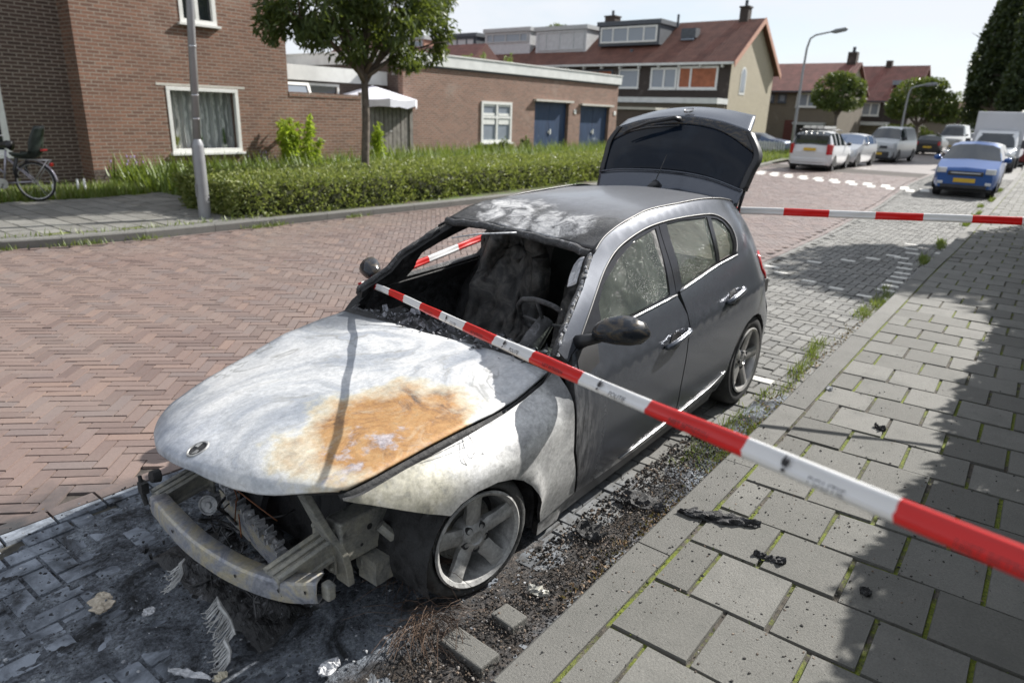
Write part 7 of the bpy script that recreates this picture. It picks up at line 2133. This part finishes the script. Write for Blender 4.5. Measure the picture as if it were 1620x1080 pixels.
# --- barrier tape
TR = MB("red_tape_plastic", .32, 0, (.62, .022, .020)); TR.set("Transmission Weight", 0.0); TW = MB("white_tape_plastic", .32, 0, (.78, .78, .78))
for q in (TR, TW):
    c_ = (.85, .05, .03, 1) if q is TR else (.8, .8, .8, 1)
    tr = q.new("BsdfTranslucent"); tr.inputs["Color"].default_value = c_
    mx = q.new("MixShader"); mx.inputs[0].default_value = .22
    q.nt.links.new(q.b.outputs[0], mx.inputs[1]); q.nt.links.new(tr.outputs[0], mx.inputs[2]); q.nt.links.new(mx.outputs[0], q.nt.nodes["Material Output"].inputs[0])
TINK = simple("black_tape_ink", (.02, .02, .022), .5)
def tape(name, label, pts, seglen, phase, width, view=Vector((1.77, 2.32, 1.84)), twist=0.0, per=40, letters=(), odd=0):
    """a ribbon folded along its length, alternating red and white"""
    P = [Vector(p) for p in spline(pts, per)]
    s = [0.0]
    for a, b in zip(P, P[1:]): s.append(s[-1] + (b - a).length)
    def at(d):
        for i in range(len(P) - 1):
            if s[i + 1] >= d: return P[i].lerp(P[i + 1], (d - s[i]) / (s[i + 1] - s[i] + 1e-9)), (P[i + 1] - P[i]).normalized()
        return P[-1], (P[-1] - P[-2]).normalized()
    ds = np.unique(np.concatenate([np.arange(0, s[-1], .02), np.arange(phase % seglen, s[-1], seglen)]))
    vs, fs, mi = [], [], []
    def frame(d):
        p, tg = at(d)
        n = (view - p); n = (n - tg * n.dot(tg)).normalized()
        up = n.cross(tg) if n.cross(tg).z > 0 else tg.cross(n)
        th = twist * d + .22 * math.sin(d * 1.7) + .25 * mnoise.noise(Vector((d * 1.3, 3, 0)))
        u = up * math.cos(th) + n * math.sin(th); w = n * math.cos(th) - up * math.sin(th)
        return p, tg, u, w
    K = 8
    for d in ds:
        p, tg, u, w = frame(d)
        wd = width * (1 + .16 * mnoise.noise(Vector((d * 2.2, 0, 1))))
        for hgt, out in ((.50, -.10), (.42, .02), (.22, .07), (.0, .05), (-.18, .10), (-.22, .13), (-.34, .06), (-.50, -.06)):
            vs.append(p + u * wd * hgt + w * wd * (out + .09 * mnoise.noise(Vector((d * 7, hgt * 3, 2)))))
    for i in range(len(ds) - 1):
        red = (int(math.floor(((ds[i] + ds[i + 1]) / 2 - phase) / seglen)) + odd) % 2
        for k in range(K - 1): fs.append((i * K + k, i * K + K + k, i * K + K + k + 1, i * K + k + 1)); mi.append(red)
    o = obj(name, vs, fs, [TW.m, TR.m], None, mi, smooth=True)
    solid(o, .0012, 0)
    tag(o, label, "barrier tape", "red and white barrier tapes")
    for d, txt, size in letters:
        p, tg, u, w = frame(d)
        if tg.dot(Vector((-.62, .78, 0))) < 0: tg = -tg
        M = Matrix.Translation(p + w * width * .155 - u * width * .26)
        R_ = Matrix(((tg.x, u.x, w.x, 0), (tg.y, u.y, w.y, 0), (tg.z, u.z, w.z, 0), (0, 0, 0, 1)))
        text3d("lettering", txt, size, M @ R_ @ Matrix.Scale(1.25, 4, (1, 0, 0)), TINK, o)
    return o, frame
A = Vector((-.915, -.95, .84)); D = Vector((.53, 1, .155))
seg = .302
pts = [A + Vector((.0, -.02, -.01))] + [A + D * k + Vector((0, 0, .012 * max(0, k - 2.6) - .010 * math.sin(math.pi * k / 3.6))) for k in (.6, 1.2, 1.8, 2.4, 3.0, 3.6)] + [A + D * 4.6 + Vector((0, 0, .04)), A + D * 5.0 + Vector((0, 0, .05))]
# first colour change (red to white) lies where the ribbon leaves the far mirror
L0 = D.length
d0 = .02
letters = []
for k, txt, off, sz in ((7, "NIET BETREDEN", .15, .014), (8, "POLITIE", .20, .017), (9, "NIET BETREDEN", .15, .015), (10, "POLITIE", .20, .019), (11, "NIET BETREDEN", .17, .016), (6, "POLITIE", .16, .015), (5, "NIET BETREDEN", .14, .012)):
    pass
for k in range(4, 13):
    d = d0 + seg * k
    if k % 2 == 1: letters.append((d + seg * .62, "POLITIE", .017))
    else: letters.append((d + seg * .5, "NIET BETREDEN", .014))
tp, fr = tape("barrier_tape", "red and white police tape running from the windscreen pillar to the near right edge", pts, seg, d0, .036, letters=letters, odd=1)
# small flame mark printed beside each POLITIE
for k in (5, 7, 9, 11):
    d = d0 + seg * (k + .34); p, tg, u, w = fr(d)
    if tg.dot(Vector((-.62, .78, 0))) < 0: tg = -tg
    def q(a, b): return p + tg * a + u * b + w * .0085
    g = G()
    g.add([q(-.006, -.004), q(-.009, .004), q(-.002, .016), q(.001, .006), q(.006, .013), q(.008, .002), q(.004, -.005)], [(0, 1, 2, 3), (3, 4, 5, 6), (0, 3, 6)])
    g.add([q(-.004, -.008), q(.004, -.008), q(.004, -.014), q(-.004, -.014)], [(0, 1, 2, 3)])
    g.build("flame_mark", TINK, tp)
tape("barrier_tape", "red and white tape stretched from the car's open tailgate across the right pavement", [(-3.06, .42, 1.235), (-3.22, .62, 1.240), (-3.50, 1.15, 1.247), (-3.80, 1.75, 1.262), (-4.10, 2.35, 1.275), (-4.55, 3.3, 1.31)], .302, .10, .052)
tape("barrier_tape", "red and white tape seen through the far side window of the burnt car", [(-.915, -1.02, .79), (-1.15, -1.03, .82), (-1.55, -1.04, .875), (-2.1, -1.04, .96), (-2.7, -1.0, 1.06), (-3.05, -.6, 1.2)], .302, .03, .050)

# --- debris
CH = mat_char("charred_scrap", .008, .06, .25, 30)
def flake(name, label, pos, size, rz, mt, amp=.3, cat="debris", th=.012, n=14, ny=6, curl=.0, group=None):
    vs = []
    for i in range(n + 1):
        for j in range(ny + 1):
            u, w = i / n - .5, j / ny - .5
            taper = 1 - .75 * abs(2 * u) ** 3
            k = mnoise.fractal(Vector((u * 5 + pos[0] * 3, w * 4 + pos[1] * 7, 1)), 1, 2, 5)
            vs.append((u * size[0] + .06 * k * size[0] * abs(w) * 2, w * size[1] * taper * (1 + .5 * k), size[2] * (.35 + amp * k) + curl * u * u * 4 * size[2] - (.3 * size[2] * (2 * w) ** 2)))
    o = obj(name, vs, [(i * (ny + 1) + j, (i + 1) * (ny + 1) + j, (i + 1) * (ny + 1) + j + 1, i * (ny + 1) + j + 1) for i in range(n) for j in range(ny)], mt)
    solid(o, th); o.location = pos; o.rotation_euler = (0, 0, rz)
    return tag(o, label, cat, group)
flake("charred_strip", "long charred strip lying across the kerb edge beside the sill", (-1.015, 1.375, .108), (.36, .075, .030), math.radians(112), CH, .8, n=30, ny=10, th=.01)
flake("charred_scrap", "small charred scrap lying alone on the pavement tile", (-.86, 1.66, .108), (.13, .045, .022), math.radians(100), CH, 1.2, n=18, ny=8, th=.006)
flake("charred_lump", "black lump in the gutter behind the front wheel", (-.62, .93, .03), (.16, .10, .04), math.radians(70), CH, .9)
flake("charred_lump", "dark flat lump in the gutter beside the sill", (-1.02, .98, .03), (.22, .12, .035), math.radians(95), CH, .9)
flake("charred_lump", "little black lump on the pavement beyond the front tape", (-2.62, 1.72, .106), (.07, .05, .03), 1.0, CH, .9)
flake("charred_lump", "tiny black cinder near the edge of the leafy shade", (-.90, 2.03, .106), (.045, .04, .02), .4, CH, .9)
flake("litter", "crumpled pale wrapper lying on the kerb farther back", (-3.1, 1.30, .104), (.08, .04, .02), .4, MT['ashfin'], .8, "litter")
flake("litter", "white crumpled wrapper in the gutter by the leafy shade", (-6.55, 1.05, .02), (.26, .10, .05), .9, BMAT['white'], .8, "litter")
flake("ashen_plate", "pale buckled metal plate on the ash at the bottom of the picture", (.98, .80, .035), (.42, .22, .02), math.radians(115), MT['ashfin'], .7, n=22, ny=14, th=.008)
flake("ashen_strip", "pale ash coated strip lying on the black crust ahead of the bumper", (.98, .38, .045), (.15, .026, .016), math.radians(-62), MT['ashfin'], .5, th=.008)
flake("ashen_flake", "round pale flake on the black crust left of the bumper", (.93, -.02, .045), (.055, .04, .010), .6, MT['ashfin'], .5, th=.005)
flake("ashen_flake", "tan burnt scrap with torn edge on the left of the black crust", (1.02, -.20, .045), (.13, .08, .014), 1.1, mat_scorched("tan_scrap", (.10, .08, .06), (.36, .31, .24), (.52, .46, .37), 18, 0), .7, th=.005)
flake("ashen_flake", "grey leaf shaped flake below the bumper on the crust", (.92, .47, .045), (.05, .035, .01), .2, mat_scorched("leaf_scrap", (.2, .17, .12), (.42, .38, .28), (.5, .46, .36), 20, 0), .6, th=.004)
flake("ashen_flake", "curved silver scrap at the kerb side below the bumper end", (.66, .70, .04), (.09, .06, .016), .2, MT['ashfin'], .8, th=.005)
flake("corrugated_scrap", "crumpled ribbed metal scrap lying beside the front wheel", (-.13, 1.0, .035), (.095, .055, .03), math.radians(100), MT['rail'], .4, th=.006)
# bared radiator combs drooping under the beam
cb = thing("radiator_fins", "ashen comb of bare radiator fins drooping under the bumper beam", "car part", (.83, .28, .02))
for (o_, a_, nf, sz) in (((-.03, -.02, .16), (.02, .14, -.07), 34, .07), ((.0, .08, .07), (.05, .10, -.02), 30, .06), ((-.04, -.26, .20), (.04, .02, -.07), 20, .05)):
    g = G(); o_ = Vector(o_); a_ = Vector(a_)
    for k in range(nf):
        q = o_ + a_ * (k / nf); g.tube([q, q + Vector((.02 + .03 * random.random(), -.02 + .02 * random.random(), -sz * .6)), q + Vector((.03 + .03 * random.random(), -.05 + .05 * random.random(), -sz * U(.5, 1.1)))], .0022, 4)
    g.tube([o_, o_ + a_ * .3 + Vector((.008, 0, .012)), o_ + a_ * .65 + Vector((-.006, 0, .0)), o_ + a_], [.004, .009, .006, .003], 6)
    g.build("fins", MT['rim'], cb)
# two loose pavers and dry needles near the wheel
for k, (x, y, a, l, w) in enumerate(((.06, 1.005, 1.45, .115, .085), (.28, 1.0, 1.50, .21, .095))):
    g = G(); g.box((-l / 2, -w / 2, -.03), (l / 2, w / 2, .032)); o = g.build("loose_paver", GM['kerb'], None, bevel=.006); o.location = (x, y, .012); o.rotation_euler = (.03, -.05, a)
    tag(o, ["smaller loose grey paver in the gutter ahead of the front wheel", "larger loose grey paver in the gutter nearest the camera"][k], "paver", "loose pavers in the gutter")
g = G()
for k in range(190):
    c = Vector((.30, .78, .05)) if k < 140 else Vector((.15, .60, .12))
    a = random.gauss(1.0, .9); l = U(.06, .19); p = c + Vector((random.gauss(0, .06), random.gauss(0, .05), U(-.02, .02)))
    q = p + Vector((math.cos(a) * l, math.sin(a) * l, random.gauss(0, .03)))
    g.tube([p, (p + q) / 2 + Vector((0, 0, .02)), q], .0011, 3)
o = g.build("dry_needles", simple("rusty_wire_bristle", (.10, .065, .045), .7, .2), None); o["kind"] = "stuff"
def crumbs(name, n, fn, s0, s1, mt, flat=.6):
    V, F = [], []
    base = np.array([(-1, -1, -1), (1, -1, -1), (1, 1, -1), (-1, 1, -1), (-.7, -.7, 1), (.7, -.6, 1), (.6, .7, 1), (-.6, .6, 1)], float)
    for k in range(n):
        p = fn(); s = s0 + (s1 - s0) * random.random() ** 2.5
        R_ = np.array(Matrix.Rotation(U(0, 6.28), 3, 'Z') @ Matrix.Rotation(random.gauss(0, .3), 3, 'X'))
        q = (base * (1 + rng.normal(0, .25, (8, 3)))) * np.array([s, s * U(.4, 1), s * flat]) @ R_.T + np.array(p)
        V.append(q)
    V = np.concatenate(V); fc = np.array([(0, 3, 2, 1), (4, 5, 6, 7), (0, 1, 5, 4), (1, 2, 6, 5), (2, 3, 7, 6), (3, 0, 4, 7)])
    F = (np.arange(n)[:, None, None] * 8 + fc[None]).reshape(-1, 4)
    o = obj(name, V, F, mt); o["kind"] = "stuff"; return o
CRB = MB("burnt_crumbs", .85); CRB.set("Base Color", CRB.ramp(CRB.rnd(), [(0, (.008, .008, .008)), (.55, (.03, .028, .027)), (.75, (.09, .07, .055)), (.9, (.20, .15, .11)), (1, (.30, .29, .28))]))
CRA = MB("ash_crumbs", .85); CRA.set("Base Color", CRA.ramp(CRA.rnd(), [(0, (.015, .015, .017)), (.6, (.06, .065, .072)), (.88, (.20, .21, .23)), (1, (.45, .46, .47))]))
CRL = leaf_mat("dry_leaf_litter", [(.16, .09, .045), (.24, .15, .08), (.30, .22, .14), (.12, .07, .04), (.20, .19, .06)], .15, .7)
def gut():
    x = U(-2.0, .75) if random.random() < .75 else U(.7, 1.8); return (x, 1.03 + random.gauss(0, .085) - .02, .030 + random.gauss(0, .006))
crumbs("gutter_crumbs", 12000, lambda: (lambda p: (p[0], min(p[1], float(kr(p[0])) - .004), p[2]))(gut()), .001, .0055, CRB.m)
crumbs("ash_crumbs", 4200, lambda: (U(-.3, 1.9), U(-1.0, .95), .036 + random.gauss(0, .010)), .0012, .0065, CRA.m, .4)
crumbs("pavement_specks", 2600, lambda: (lambda x: (x, float(kr(x)) + .03 + abs(random.gauss(0, .75)), .1015))(random.gauss(-.8, 1.3)), .001, .0055, CRB.m, .4)
crumbs("sill_crumbs", 1500, lambda: (U(-2.2, -.3), .80 + abs(random.gauss(0, .12)), .006), .002, .010, CRB.m)
P = np.array([(lambda x: (x, float(kr(x)) - abs(random.gauss(.03, .07)) - .01, .012 + U(0, .012)))(random.choice([random.gauss(-2.3, .5), random.gauss(-.8, .35), random.gauss(-4.5, 1.2)])) for _ in range(900)])
V, F = leaf_mesh(P, np.tile([[0, 0, .2]], (len(P), 1)), .026, .014); o = obj("leaf_litter", V, F, CRL); o["kind"] = "stuff"
P = np.array([(U(-9, 2), U(-7.5, -1.1), .004) for _ in range(130)]); V, F = leaf_mesh(P, np.tile([[1.0, 0, 0]], (len(P), 1)), .03, .014); V[:, 2] = .004 + .01 * rng.random(len(V)); o = obj("road_litter", V, F, CRL); o["kind"] = "stuff"
